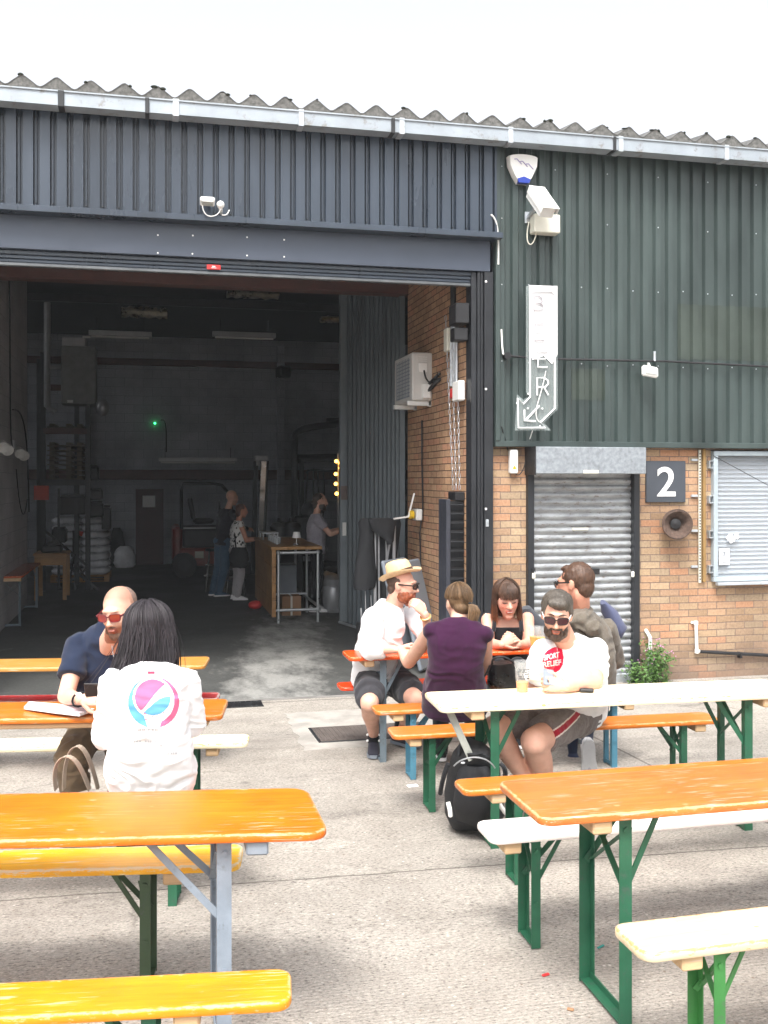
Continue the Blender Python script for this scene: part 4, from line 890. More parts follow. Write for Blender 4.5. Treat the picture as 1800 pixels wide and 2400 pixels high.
# folded doors round the corner
fd = empty('folding_door', (2.95, 12.9, 0), 'tall grey-blue ribbed folding door stacked open inside the loading bay', 'door')
pth = bez([(2.72, 14.0, 0), (2.86, 13.3, 0), (2.97, 12.6, 0), (3.0, 11.86, 0)], 60)
# equal visible pleats: sample the path by its look from the yard
pts = []
npl = 13
for k in range(npl*4+1):
    t = k/(npl*4); c = pth[min(60, int(t*60))].lerp(pth[min(60, int(t*60)+1)], t*60-int(t*60)); ph = k % 4
    off = (0, 0, -.055, -.055)[ph]; nrm = V((-1, -.12, 0)).normalized()
    pts.append(c-nrm*off*-1 if False else c+nrm*(-off))
ribm = mat('folding_door_paint', (.085, .105, .12), .4, .1, .25, 2, 50, .05)
b = MB(); b.sheet(pts, (0, 0, .03), (0, 0, 4.9)); P2(b, 'ribbed_leaf', ribm, fd, ang=20)
le = mat('door_edge_alloy', (.20, .23, .25), .45, .2, .2, 3)
pe0 = onH(797, 1461, 0); pe1 = onY(816, 1461, pe0.y)
b = MB(); b.bb(pe0.x, pe1.x, pe0.y, pe0.y+.09, .02, 4.9, .006); P2(b, 'leading_edge', le, fd)
b = MB(); b.bar((pe1.x+.0, pe0.y+.04, 2.45), (2.86, 13.55, 2.45), 4.86, .02, UP); P2(b, 'end_leaf', ribm, fd)
b = MB(); q = onY(807, 1155, pe0.y-.003); b.box(q, (.10, .004, .20)); P2(b, 'lock_plate', mat('brown_lock_plate', (.16, .12, .11), .6), fd)
b = MB(); q = onY(807, 1240, pe0.y-.01); b.box(q, (.055, .01, .19)); P2(b, 'hanging_tag', M['white'], fd)
b = MB(); b.tube([(2.6, 14.1, .02), (2.75, 13.5, .02), (2.9, 12.9, .02), (2.98, 12.0, .02)], .02, 6); P2(b, 'floor_track', M['galv'], fd)
# folded gazebo frame
gz = empty('folded_gazebo', tuple(onH(880, 1500, 0)), 'folded gazebo of grey poles with its black canopy hanging down', 'gazebo')
gy_ = 11.2
def Gp(u, v, dy=0): return onY(u, v, gy_+dy)
for (u0, v0, u1, v1, wv_) in ((878, 1233, 879, 1470, .035), (887, 1228, 889, 1470, .022), (924, 1232, 921, 1470, .034), (905, 1262, 908, 1400, .022), (914, 1270, 904, 1330, .022), (856, 1385, 858, 1470, .012), (869, 1395, 872, 1470, .012), (846, 1425, 848, 1475, .02)):
    b = MB(); a_, c_ = Gp(u0, v0), Gp(u1, v1); c_.z = max(.03, c_.z); b.bar(a_, c_, wv_, wv_*.9, (0, 1, 0), .003); P2(b, 'pole', M['lightgrey'], gz)
def bagmesh(profile, dy=0, th=.10, wob=.02, seed=1):
    """profile: rows of (v, u_left, u_right) -> draped soft volume"""
    b = MB(); rings = []
    for (v, ul, ur) in profile:
        L0, R0 = Gp(ul, v, dy), Gp(ur, v, dy); c = (L0+R0)/2; hw_ = (R0-L0).length/2; ring = []
        for k in range(20):
            a = 2*pi*k/20; q = c+V((1, 0, 0))*hw_*cos(a)+V((0, 1, 0))*th*sin(a)
            q += V((1, .6, 0))*noise.noise(q*9+V((seed, 0, 0)))*wob; ring.append(q)
        rings.append(ring)
    b.loft(rings); return b
b = bagmesh([(1215, 848, 868), (1225, 840, 880), (1250, 843, 878), (1290, 838, 878), (1320, 832, 880), (1350, 828, 884), (1375, 827, 882), (1382, 830, 872)], th=.07); P2(b, 'canopy_bundle', M['fabricblack'], gz, ang=60)
b = bagmesh([(1214, 868, 914), (1220, 864, 930), (1240, 868, 925), (1268, 905, 921), (1276, 908, 916)], dy=-.12, th=.05); P2(b, 'canopy_flap', M['fabricblack'], gz, ang=60)
b = bagmesh([(1216, 872, 935), (1228, 866, 940), (1300, 880, 930), (1400, 884, 928), (1465, 880, 926)], dy=.1, th=.05); P2(b, 'canopy_roll', M['fabricblack'], gz, ang=60)
# folded grey plastic tables leaning on the return wall
for k, (dx, dy) in enumerate(((0, 0), (.10, -.22))):
    o_ = (2.60+dx, 10.75+dy); b = MB(); Mt = Matrix.Rotation(R(-38), 3, 'Z')@Matrix.Rotation(R(-14), 3, 'Y')
    b.box((o_[0]+.12, o_[1], .60), (.045, .62, 1.18), Mt, .02); ft = b.build('folded_table', M['greyplastic'], label=('grey plastic folding table leaning on the return wall, rear one of the pair', 'grey plastic folding table leaning on the return wall, front one of the pair')[k], cat='folding table', group='grey plastic tables folded against the wall')
    b = MB()
    for q in (-.24, .24): b.box(V((o_[0]+.12, o_[1], .60))+Mt@V((-.035, q, 0)), (.02, .02, 1.0), Mt)
    b.build('leg', M['iron'], ft)
b = MB(); q = onY(853, 1440, 11.35); b.box((q.x, q.y, .2), (.16, .18, .4), None, .02); b.lathe((q.x, q.y, .4), [(.05, 0), (.04, .05), (.0, .06)], 12); b.build('gas_canister', M['black'], label='dark canister standing at the foot of the folded gazebo', cat='canister')
# red name plate on the shutter rail
q = onY(501, 626, D-.05); b = MB(); b.box(q, (.125, .006, .044), None, .002)
rp_ = b.build('name_plate', M['red'], label='small red maker plate riveted to the shutter rail over the bay', cat='plate')
b = MB(); b.box(q+V((0, -.005, .006)), (.03, .002, .006)); b.box(q+V((0, -.005, -.008)), (.045, .002, .004)); P2(b, 'lettering', M['signwhite'], rp_)
# ================================================================ inside the unit
random.seed(21)
# bar counter with plank side and scaffold-tube frame
yb0, yb1, xb0, xb1, hb = 14.25, 16.7, 1.66, 2.36, 1.10
bar = empty('bar_counter', ((xb0+xb1)/2, 15.4, 0), 'high wooden bar counter with plank side and scaffold-tube frame', 'bar counter')
for k in range(4):
    b = MB(); b.bb(xb0, xb0+.03, yb0+.02, yb1, .10+k*.24, .335+k*.24, .004); b.build('side_plank', M['barwood'], bar)
for k in range(4): b = MB(); b.bb(xb0-.01, xb0+.05, yb0-.022, yb0+.016, .10+k*.24, .333+k*.24, .003); b.build('end_block', M['barwood'], bar)
for k in range(3): b = MB(); b.bb(xb0-.02+k*.245, xb0+.222+k*.245, yb0-.03, yb1, hb-.045, hb, .004); b.build('top_plank', M['barwood'], bar)
tr_ = .021
for (x, y) in ((xb0+.09, yb0+.03), (xb1-.04, yb0+.03), (xb1-.04, yb0+1.1), (xb0+.12, yb0+1.1), (xb1-.04, yb1-.1), (xb0+.12, yb1-.1)):
    b = MB(); b.cyl((x, y, 0), (x, y, hb-.07), tr_); b.build('leg', M['tube'], bar)
for (p, q) in (((xb0+.09, yb0+.03, hb-.09), (xb1-.04, yb0+.03, hb-.09)), ((xb0+.05, yb0+.03, .19), (xb1, yb0+.03, .19)), ((xb1-.04, yb0, .24), (xb1-.04, yb1-.1, .24)), ((xb0+.12, yb0+1.1, .3), (xb1-.04, yb0+1.1, .3))):
    b = MB(); b.cyl(p, q, tr_); b.build('rail', M['tube'], bar)
for (x, y, z) in ((xb0+.09, yb0+.03, .19), (xb1-.04, yb0+.03, .19), (xb0+.09, yb0+.03, hb-.09), (xb1-.04, yb0+.03, hb-.09)): b = MB(); b.ell((x, y, z), (.032, .032, .036), n=10, m=6); b.build('clamp', M['tube'], bar)
q = onH(691, 1449, 0); b = MB(); b.bb(q.x-.16, q.x+.13, q.y+.25, q.y+.6, .006, .30, .004); cbx = b.build('cardboard_box', M['card'], label='brown cardboard box on the floor under the bar counter', cat='box')
b = MB(); b.bb(q.x-.03, q.x+.0, q.y+.248, q.y+.602, .0065, .3015); b.build('tape', M['cream'], cbx)
b = MB(); b.bb(1.86, 2.16, 15.3, 15.65, .32, .75, .01); b.build('storage_crate', M['greyplastic'], label='grey crate on the shelf rail inside the bar frame', cat='crate')
# glasses and lamp on the bar
for k in range(9):
    x, y = 1.74+.045*(k % 2), 14.75+.17*k*.75; b = MB(); b.lathe((x+.05, y, hb), [(.022, 0), (.032, .10), (.030, .10), (.02, .006)], 12)
    b.build('beer_glass', mat('thin_glass', (.7, .75, .78), .06, alpha=.4) if k == 0 else bpy.data.materials['thin_glass'], label='upturned small beer glass in the row on the bar counter', cat='glass', group='glasses lined up on the bar counter')
b = MB(); b.bb(1.70, 1.95, 15.9, 16.4, hb+.10, hb+.115)
for x in (1.71, 1.94):
    for y in (15.92, 16.38): b.bb(x-.005, x+.005, y-.005, y+.005, hb, hb+.11)
b.build('glass_rack', M['galv'], label='small wire glass rack at the far end of the bar counter', cat='rack')
q = at(695, 1273, 14.75); lm_ = empty('table_lamp', (q.x, q.y, hb), 'tiny lamp with a white shade on the near end of the bar counter', 'lamp')
b = MB(); b.cyl((q.x, q.y, hb), (q.x, q.y, hb+.12), .012); b.lathe((q.x, q.y, hb), [(.05, 0), (.045, .012), (.01, .02)]); b.build('stem', M['chrome'], lm_)
b = MB(); b.lathe((q.x, q.y, hb+.10), [(.065, 0), (.048, .085), (.0, .085)], 20); b.build('lamp_shade', M['signwhite'], lm_)
for k, (u, v) in enumerate(((656, 1236), (683, 1236))):
    q = at(u, v, 17.2); b = MB(); b.lathe((q.x, q.y, .9), [(.16, 0), (.17, .05), (.155, .2), (.17, .35), (.13, .42), (.05, .43), (.04, .50), (.0, .5)], 20); b.build('keg', M['iron'], label='dark beer keg behind the bar counter, %s of the pair' % ('left' if k == 0 else 'right'), cat='keg', group='kegs behind the bar')
b = MB(); b.bb(1.75, 2.5, 16.95, 17.5, .006, .89, .01); b.build('keg_stand', M['iron'], label='low dark stand carrying the kegs behind the bar', cat='stand')
for k, (u, v, Z) in enumerate(((765, 1385, 16.0), (783, 1395, 15.6), (776, 1340, 17.0))):
    q = onH(u, v+25, 0); q = at(u, v, Z); b = MB(); b.lathe((q.x, q.y, .006), [(.17, 0), (.18, .04), (.16, .06), (.18, .16), (.18, .36), (.16, .40), (.18, .5), (.12, .56), (.04, .58), (.0, .6)], 20)
    b.build('keg', M['lightgrey'] if k < 2 else M['iron'], label=('steel keg on the floor behind the string of lit bulbs', 'steel keg nearest the folding door edge', 'dark keg farthest back beside the barman')[k], cat='keg')
# stools
def stool(u, v, label, Z=None):
    q = onH(u, v, 0); r = empty('bar_stool', (q.x, q.y, 0), label, 'stool', 'chrome bar stools at the bar')
    b = MB(); b.lathe((q.x, q.y, .74), [(.0, 0), (.17, 0), (.175, .02), (.165, .04), (0, .045)], 22); b.build('seat', M['black'], r)
    for k in range(4):
        a = pi/4+k*pi/2; e = V((cos(a), sin(a), 0)); b = MB(); b.cyl(q+e*.13+UP*.74, q+e*.23, .012, n=8); b.build('leg', M['chrome'], r)
    for z, rr in ((.28, .205), (.48, .175)): b = MB(); b.tube([q+V((cos(2*pi*i/20), sin(2*pi*i/20), 0))*rr*.95+UP*z for i in range(20)], .009, 6, closed=True); b.build('foot_ring', M['chrome'], r)
stool(503, 1385, 'chrome bar stool on the left beside the standing bald man'); stool(551, 1396, 'chrome bar stool behind the woman in the spotted top')
# bulbs on a pole
q = onH(793, 1415, 0); bl_ = empty('bulb_string', (q.x, q.y, 0), 'string of small lit amber bulbs on a white upright beside the folding door', 'string lights')
b = MB(); b.cyl((q.x, q.y, 0), (q.x, q.y, at(793, 1062, 16.6).z), .018); b.build('upright', M['lightgrey'], bl_)
Zp = 4817/(1415-1125.)
for (u, v) in ((788, 1081), (797, 1085), (798, 1097), (787, 1111), (787, 1134), (789, 1157)):
    p = at(u, v, Zp-.05); b = MB(); b.ell(p, .03, n=12, m=8); b.build('bulb', M['bulb'], bl_); b = MB(); b.cyl(p, p+V((.0, .04, .03)), .012, n=8); b.build('socket', M['black'], bl_)
# pallet of white sacks
q0, q1 = onH(108, 1362, 0), onH(256, 1362, 0); yS = 20.9
xs0, xs1 = onY(118, 1300, yS).x, onY(256, 1300, yS).x
pt = empty('sack_pallet', ((xs0+xs1)/2, yS+.5, 0), 'pallet stacked with shrink-wrapped white sacks inside on the left', 'pallet')
b = MB()
for k in range(6): b.bb(xs0, xs1, yS+.01+k*.2, yS+.13+k*.2, .12, .14)
for x in (xs0, (xs0+xs1)/2-.05, xs1-.1): b.bb(x, x+.1, yS, yS+1.1, .03, .12)
for k in range(3): b.bb(xs0, xs1, yS+k*.5, yS+.1+k*.5, .006, .028)
b.build('wooden_pallet', M['wood'], pt)
for k in range(8):
    for s in range(2):
        xa = xs0+(xs1-xs0)*s/2; xb = xs0+(xs1-xs0)*(s+1)/2; b = MB(); zc = .14+.145*k+.075; cc_ = V(((xa+xb)/2, yS+.5, zc)); rings = []
        for i in range(9):
            t = -1+2*i/8; w_ = (1-abs(t)**6)*.5+.5; ring = []
            for j in range(20):
                a = 2*pi*j/20; ca, sa = cos(a), sin(a); ca = math.copysign(abs(ca)**.6, ca); sa = math.copysign(abs(sa)**.75, sa)
                p = cc_+V((t*(xb-xa)/2*1.01, .54*ca*w_, .082*sa*w_)); p += V((1, 1, 1))*noise.noise(p*11)*.018; ring.append(p)
            rings.append(ring)
        b.loft(rings); b.build('sack', M['film'], pt, ang=70)
b = MB(); q = onY(188, 1250, yS-.05); b.box(q, (.10, .004, .09), Matrix.Rotation(R(15), 3, 'Y')); b.build('orange_label', M['orangesign'], pt)
# pallet racking
rk = empty('pallet_racking', (-1.6, 19.9, 0), 'tall dark pallet racking loaded with timber and boxes on the left inside', 'racking')
for (u, yy, u2) in ((101, 19.4, 0), (206, 19.4, 0), (92, 20.5, 0), (180, 20.5, 0)):
    x = onY(u, 1300, yy).x; b = MB(); b.bb(x-.045, x+.045, yy-.04, yy+.04, 0, 4.4, .004); b.build('upright', M['iron'], rk)
xl, xr = onY(101, 1300, 19.4).x, onY(206, 1300, 19.4).x
for z in (1.95, 2.9, 3.7): b = MB(); b.bb(xl, xr, 19.36, 19.44, z, z+.11, .005); b.build('beam', M['steel_red'] if z > 2.5 else M['iron'], rk)
for (p, q) in (((xl, 19.35, 1.15), (xr, 19.35, .45)), ((xr, 19.35, .42), (xl+.3, 19.35, -.0+.03)), ((xl+.45, 19.35, .45), (xr+.2, 19.3, 0.02)), ((xl+.28, 19.35, 1.9), (xl+.28, 19.35, .02)), ((xl+.58, 19.35, 1.7), (xl+.58, 19.35, .02))):
    b = MB(); b.bar(p, q, .045, .03); b.build('brace', M['iron'], rk)
for k in range(9):
    z = 2.06+.088*k if k < 8 else 3.02; b = MB(); b.bb(xl+.06, xr-.08+.06*(k % 2), 19.5, 20.4, z, z+.022); 
    for x in (xl+.1, (xl+xr)/2, xr-.2): b.bb(x, x+.09, 19.5, 20.4, z+.022, z+.075)
    b.build('stacked_pallet', mat('dark_pallet_wood', (.10, .075, .05), .9) if k == 0 else bpy.data.materials['dark_pallet_wood'], label='empty wooden pallet in the stack on the racking', cat='pallet', group='pallets stacked on the racking')
b = MB(); qa, qb = onY(143, 810, 19.2), onY(224, 948, 19.2); b.bb(qa.x, qb.x, 19.2, 19.8, qb.z, qa.z, .01)
hc = b.build('air_heater', mat('grey_heater_case', (.16, .17, .165), .5), label='tall grey heater cabinet raised high above the racking', cat='heater')
b = MB(); b.bb(qa.x+.02, qb.x-.18, 19.18, 19.7, qa.z+.0, qa.z+.16, .006); b.build('duct', M['lightgrey'], hc)
b = MB(); b.box((qb.x-.16+.0, 19.19, qa.z+.17), (.14, .02, .03)); b.box((qa.x+.16, 19.19, qb.z+.05), (.10, .01, .05)); b.build('label', M['white'], hc)
b = MB(); b.tube([(qa.x-.25, 19.3, 5.3), (qa.x-.25, 19.3, 3.4), (qa.x-.1, 19.3, 3.3)], .06, 8); b.tube([(qa.x-.25, 19.3, qa.z-.4), (qa.x+.02, 19.3, qa.z-.4)], .03, 8); b.build('flue', M['lightgrey'], hc)
qv = onY(240, 955, 19.3); b = MB(); b.ell(qv, (.13, .13, .16)); b.build('fan_head', M['lightgrey'], label='rounded grey fan beside the raised heater cabinet', cat='fan')
for k, (u, v, w_, h_, mm_) in enumerate(((140, 1255, 30, 30, 'iron'), (225, 1195, 34, 30, 'iron'), (225, 1160, 30, 22, 'black'), (170, 1185, 60, 40, 'black'), (250, 1215, 20, 50, 'iron'), (216, 1110, 30, 30, 'iron'))):
    q = onY(u, v, 20.2+.1*k); s_ = 20.2/2350; b = MB(); b.box(q, (w_*s_, .4, h_*s_), None, .02); b.box(q+V((0, -.02, h_*s_*.55)), (w_*s_*.8, .3, .05), None, .01); b.build('dark_crate', M[mm_], label=('small dark crate low in the racking', 'dark crate on the sacks nearest the right', 'upper dark crate of the two above the sacks', 'wide black crate over the sacks', 'narrow dark crate hanging right of the sacks', 'dark crate under the stacked pallets')[k], cat='crate')
# red sign on racking, tripod, trestles
q = onY(97, 1155, 19.2); b = MB(); b.box(q, (.26, .01, .26)); b.build('hazard_sign', M['orangesign'], label='square orange-red sign hung on the racking upright', cat='sign')
q = onH(172, 1385, 0); tp = empty('tripod', (q.x, q.y, 0), 'black tripod standing in front of the white sacks', 'tripod')
for a in (0, 2.1, 4.2): b = MB(); b.cyl((q.x, q.y, .62), (q.x+.34*cos(a+.3), q.y+.34*sin(a+.3), .0), .018, n=8); b.build('leg', M['black'], tp)
b = MB(); b.cyl((q.x, q.y, .5), (q.x, q.y, 1.12), .016, n=8); b.box((q.x, q.y, .66), (.09, .09, .06), None, .01); b.build('column', M['black'], tp)
q = onH(118, 1408, 0); wt = empty('work_table', (q.x, q.y+.4, 0), 'small plain timber work table beyond the long red-orange table', 'table')
b = MB(); b.bb(q.x-.28, q.x+.28, q.y, q.y+.8, .76, .80, .004); b.build('tabletop', M['barwood'], wt)
b = MB(); b.bb(q.x-.25, q.x+.25, q.y+.02, q.y+.05, .60, .76); b.build('apron', M['barwood'], wt)
for (dx, dy) in ((-.23, .04), (.23, .04), (-.23, .74), (.23, .74)): b = MB(); b.bb(q.x+dx-.03, q.x+dx+.03, q.y+dy-.03, q.y+dy+.03, 0, .76); b.build('leg', M['barwood'], wt)
b = MB(); b.box((q.x+.0, q.y+.3, .87), (.34, .3, .14), None, .03); b.cyl((q.x-.05, q.y+.2, .93), (q.x+.12, q.y+.2, .99), .05); b.build('power_tool', M['black'], label='black machine lying on the timber work table', cat='machine')
# back wall: door, notice, strip lights, rail lights
yw = 24.97
a_, c_ = onY(318, 1146, yw), onY(383, 1146, yw)
dr_ = empty('back_door', ((a_.x+c_.x)/2, yw, 0), 'dark red door with a white notice in the far wall', 'door')
b = MB(); b.bb(a_.x, c_.x, yw-.03, yw+.0, 0, a_.z, .004); b.build('door_leaf', M['redpaint'], dr_)
for (x0q, x1q, z0q, z1q) in ((a_.x-.05, a_.x-.002, 0, a_.z+.05), (c_.x+.002, c_.x+.05, 0, a_.z+.05), (a_.x-.002, c_.x+.002, a_.z+.002, a_.z+.05)): b = MB(); b.bb(x0q, x1q, yw-.05, yw+.0, z0q, z1q); b.build('door_frame', M['backwall'], dr_)
q = onY(349, 1175, yw-.05); b = MB(); b.box(q, (.30, .006, .28)); b.build('door_notice', M['paper'], label='square white notice on the dark red back door', cat='notice')
q = onY(350, 1108, yw-.05); b = MB(); b.box(q, (.34, .04, .16), None, .01); b.build('exit_light', M['lightgrey'], label='small grey box sign above the dark red back door', cat='sign')
def batten(u0, u1, v, Y, label, mm_='lightgrey', h=.10):
    p, q = onY(u0, v, Y), onY(u1, v, Y); z = p.z; r = empty('strip_light', ((p.x+q.x)/2, Y, z), label, 'strip light', 'unlit strip lights inside the unit')
    b = MB(); b.bb(p.x, q.x, Y-.05, Y+.05, z, z+h, .008); b.build('housing', M[mm_], r)
    b = MB(); b.cyl((p.x+.05, Y-.02, z-.02), (q.x-.05, Y-.02, z-.02), .02, n=10); b.build('tube_lamp', M['white'], r)
    for x in (p.x+.15, q.x-.15): b = MB(); b.cyl((x, Y, z+h), (x, Y, z+h+.25), .006, n=6); b.build('hanger', M['iron'], r)
batten(372, 555, 1082, yw-.1, 'long pale strip light on the far wall above the dark red door')
batten(208, 356, 786, 20.0, 'unlit strip light hanging from the dark roof on the left')
batten(498, 646, 788, 20.0, 'unlit strip light hanging from the dark roof on the right')
foil = mat('foil_reflector', (.42, .38, .28), .3, .8, .5, 9, 30, .9)
for (u0, u1, v0, v1, lb) in ((285, 392, 722, 744, 'crumpled foil-faced heater hanging in the roof on the left'), (532, 652, 684, 698, 'crumpled foil-faced heater hanging in the roof at centre'), (752, 800, 742, 756, 'crumpled foil-faced heater by the folding door top')):
    p, q = onY(u0, v1, 15.5), onY(u1, v0, 15.5); b = MB(); rings = []
    for i in range(13):
        x = p.x+(q.x-p.x)*i/12; zz = (p.z+q.z)/2; hh = (q.z-p.z)/2; rings.append([V((x, 15.5+.15*cos(2*pi*j/8), zz+hh*sin(2*pi*j/8)*random.uniform(.6, 1.15))) for j in range(8)])
    b.loft(rings); b.build('foil_heater', foil, label=lb, cat='heater', ang=20)
q = onY(363, 992, yw-.05); ld = MB(); ld.ell(q, .028, n=10, m=6); ld.build('green_light', M['led'], label='tiny green indicator light high on the far wall', cat='indicator light')
b = MB(); b.tube(bez([onY(376, 985, yw-.04), onY(392, 978, yw-.04), onY(390, 1000, yw-.04), onY(390, 1060, yw-.04)], 10), .015, 6); b.build('wall_cable', M['black'], label='dark cable looping beside the green indicator on the far wall', cat='cable')
b = MB(); q = onY(664, 872, yw-.2); b.box(q, (.32, .3, .3), Matrix.Rotation(R(20), 3, 'Z'), .04); b.build('loudspeaker', M['iron'], label='dark loudspeaker under the red rail on the far wall', cat='loudspeaker')
# forklift with red body, overhead guard
fkp = onH(478, 1338, 0); yk = 21.5
def K(u, v, dy=0): return onY(u, v, yk+dy)
fk = empty('forklift', tuple(K(478, 1340)*1), 'red forklift with a black overhead guard parked at the back', 'forklift'); 
b = MB(); p, q = K(420, 1285), K(556, 1325); b.bb(p.x, q.x, yk, yk+1.6, q.z, p.z, .05); p, q = K(405, 1235), K(428, 1325); b.bb(p.x, q.x, yk+.1, yk+1.5, q.z, p.z, .06); b.build('body', M['fork'], fk)
b = MB(); p, q = K(428, 1238), K(555, 1284); b.bb(p.x, q.x, yk+.06, yk+1.4, q.z, p.z, .05); b.build('engine_cover', M['iron'], fk)
b = MB(); p, q = K(430, 1238), K(520, 1234); b.bb(p.x, q.x, yk+.0, yk+.05, p.z-.02, p.z+.02, .008); b.build('trim_bar', M['lightgrey'], fk)
for u in (432, 535): b = MB(); c = K(u, 1322); b.cyl((c.x, yk-.06, .26), (c.x, yk+.16, .26), .26, n=24); wl = b.build('wheel', M['rubber'], fk); b = MB(); b.cyl((c.x, yk-.07, .26), (c.x, yk-.05, .26), .13, n=18); b.build('rim', M['iron'], wl)
b = MB(); q = K(467, 1300, -.01); b.box(q, (.18, .01, .14)); b.build('number_plate', M['cream'], fk)
def FKt(pts, r=.03, dy=0):
    b = MB(); b.tube([K(u, v, dy) for u, v in pts], r, 8); return b
for dy in (.1, 1.3): FKt([(425, 1240), (425, 1150), (430, 1133), (500, 1133), (520, 1137), (535, 1155), (552, 1236)], .035, dy).build('overhead_guard', M['iron'], fk)
for u in (440, 462, 484, 506): b = MB(); b.bar(K(u, 1132, .1), K(u, 1132, 1.3)-V((0, 0, 0)), .03, .03); b.build('guard_bar', M['iron'], fk)
b = MB(); p = K(476, 1215, .7); b.box(p+V((0, 0, -.05)), (.45, .45, .12), None, .05); b.box(p+V((-.25, 0, .22)), (.10, .42, .5), Matrix.Rotation(R(-10), 3, 'Y'), .04); b.build('driver_seat', M['black'], fk)
b = MB(); p = K(525, 1200, .7); b.cyl(p+V((0, 0, -.2)), p+V((-.1, 0, .1)), .02); b.tube([p+V((-.1, .15*cos(2*pi*i/16), .1+.15*sin(2*pi*i/16))) for i in range(16)], .014, 6, closed=True); b.build('steering_wheel', M['black'], fk)
# mast
mt = empty('lifting_mast', tuple(onY(611, 1340, 20.5)), 'tall shiny steel mast leaning slightly behind the bar', 'mast')
for (u0, u1, r_, mm_) in ((600, 592, .045, 'iron'), (618, 606, .06, 'chrome'), (626, 616, .035, 'iron')): b = MB(); b.bar(onY(u0, 1080, 20.5), onY(u1, 1345, 20.5), r_*2, r_*2, (0, 1, 0), .01); b.build('channel', M[mm_], mt)
b = MB(); q = onY(612, 1074, 20.45); b.box(q, (.26, .2, .10), None, .01); b.box(q+V((-.08, -.05, -.09)), (.05, .05, .12)); b.build('head_bracket', M['lightgrey'], mt)
# dark hoist frame at the right with hanging hoses
hf = empty('hoist_frame', tuple(onH(692, 1345, 0)), 'black curved tubular frame with hanging hoses behind the barman', 'frame')
def HF(pts, r, Y=20.0, nm='tube_arm', mm_='iron'): b = MB(); b.tube(bez([onY(u, v, Y) for u, v in pts[:4]], 14) if len(pts) == 4 else [onY(u, v, Y) for u, v in pts], r, 10); b.build(nm, M[mm_], hf)
HF([(690, 1340), (690, 1100), (690, 1030)], .07); HF([(690, 1030), (690, 1000), (735, 1000), (812, 992)], .07); HF([(707, 1075), (707, 1200), (700, 1290)], .05); HF([(688, 1075), (812, 1072)], .09, 20.3); HF([(765, 984), (812, 984)], .05); HF([(772, 985), (774, 998)], .03)
for (a, m1, c) in (((722, 1100), (715, 1190), (722, 1250)), ((735, 1098), (735, 1180), (738, 1240)), ((745, 1105), (747, 1180), (744, 1230)), ((758, 1108), (760, 1160), (756, 1225))): HF([a, m1, c], .014, 19.8, 'hose')
HF([(718, 1110), (724, 1092), (760, 1108), (800, 1104)], .018, 19.8, 'hose')
b = MB(); q = onY(715, 1255, 19.9); b.box(q, (.5, .4, .8), None, .05); b.ell(q+V((.1, 0, .5)), (.18, .2, .2)); b.build('pump_unit', M['iron'], hf)
# odds and ends on the floor at the back
for k, (u, v, hh, ww, mm_, nm, lb, ct_) in enumerate(((378, 1318, .55, .30, 'film', 'white_sack', 'slumped pale sack leaning beside the dark red door', 'sack'), (292, 1330, .5, .5, 'film', 'plastic_sack', 'dull plastic sack on the floor left of the dark red door', 'sack'), (275, 1325, .9, .35, 'iron', 'pressure_washer', 'dark upright machine right of the white sacks', 'machine'))):
    q = onH(u, v, 0); rings = []; b = MB()
    for i in range(9):
        t = i/8; rr = (ww/2)*(1-abs(2*t-.8)**3*.35); rings.append([q+V((rr*cos(2*pi*j/16), rr*.8*sin(2*pi*j/16), .006+hh*t))+V((1, 1, 0))*noise.noise(V((j*.7, t*5, k*3)))*.05 for j in range(16)])
    b.loft(rings); b.build(nm, M[mm_], label=lb, cat=ct_, ang=70)
q = onH(598, 1428, 0); b = MB(); b.ell((q.x, q.y, .07), (.11, .10, .07)); b.box((q.x+.05, q.y-.04, .10), (.08, .08, .06), None, .02); b.build('red_bag', M['red'], label='small red bag on the floor against the bar counter side', cat='bag')
# wall lamps on the painted side wall
for k, (u, v) in enumerate(((8, 1045), (48, 1060))):
    q = onX(u, v, -1.88); lp = empty('wall_lamp', tuple(q), ('twin white spot lamp on the painted side wall, nearer one', 'twin white spot lamp on the painted side wall, farther one')[k], 'wall lamp', 'spot lamps on the side wall')
    for s in (0, 1):
        c = q+V((.0+.02*s, .28*s-.1, -.03*s)); b = MB(); b.lathe(c, [(.0, -.09), (.05, -.07), (.07, 0), (.078, .05), (.0, .03)], 16, fr(V((.3, -.8, -.5)).normalized(), UP)@Matrix.Rotation(R(-90), 3, 'X')); b.build('lamp_head', M['shade'], lp)
    b = MB(); b.cyl(q+V((-.12, 0, .1)), q, .012); b.box(q+V((-.10, 0, .12)), (.05, .1, .12), None, .01); b.build('arm', M['lightgrey'], lp)
b = MB(); b.tube(bez([onX(22, 640, -1.98), onX(25, 900, -1.98), onX(22, 1030, -1.98), onX(30, 1050, -1.98)], 12), .012, 6); b.tube(bez([onX(30, 960, -1.98), onX(50, 960, -1.98), onX(66, 970, -1.98), onX(68, 1200, -1.98)], 12), .012, 6); b.build('wall_cable', M['black'], label='black cable runs down the painted side wall to the lamps', cat='cable')
b = MB(); b.tube(bez([onX(38, 1100, -1.98), onX(46, 1200, -1.98), onX(55, 1240, -1.98), onX(64, 1170, -1.98)], 12), .008, 6); b.build('wall_cable', M['black'], label='thin black cable loop hanging low on the painted side wall', cat='cable')
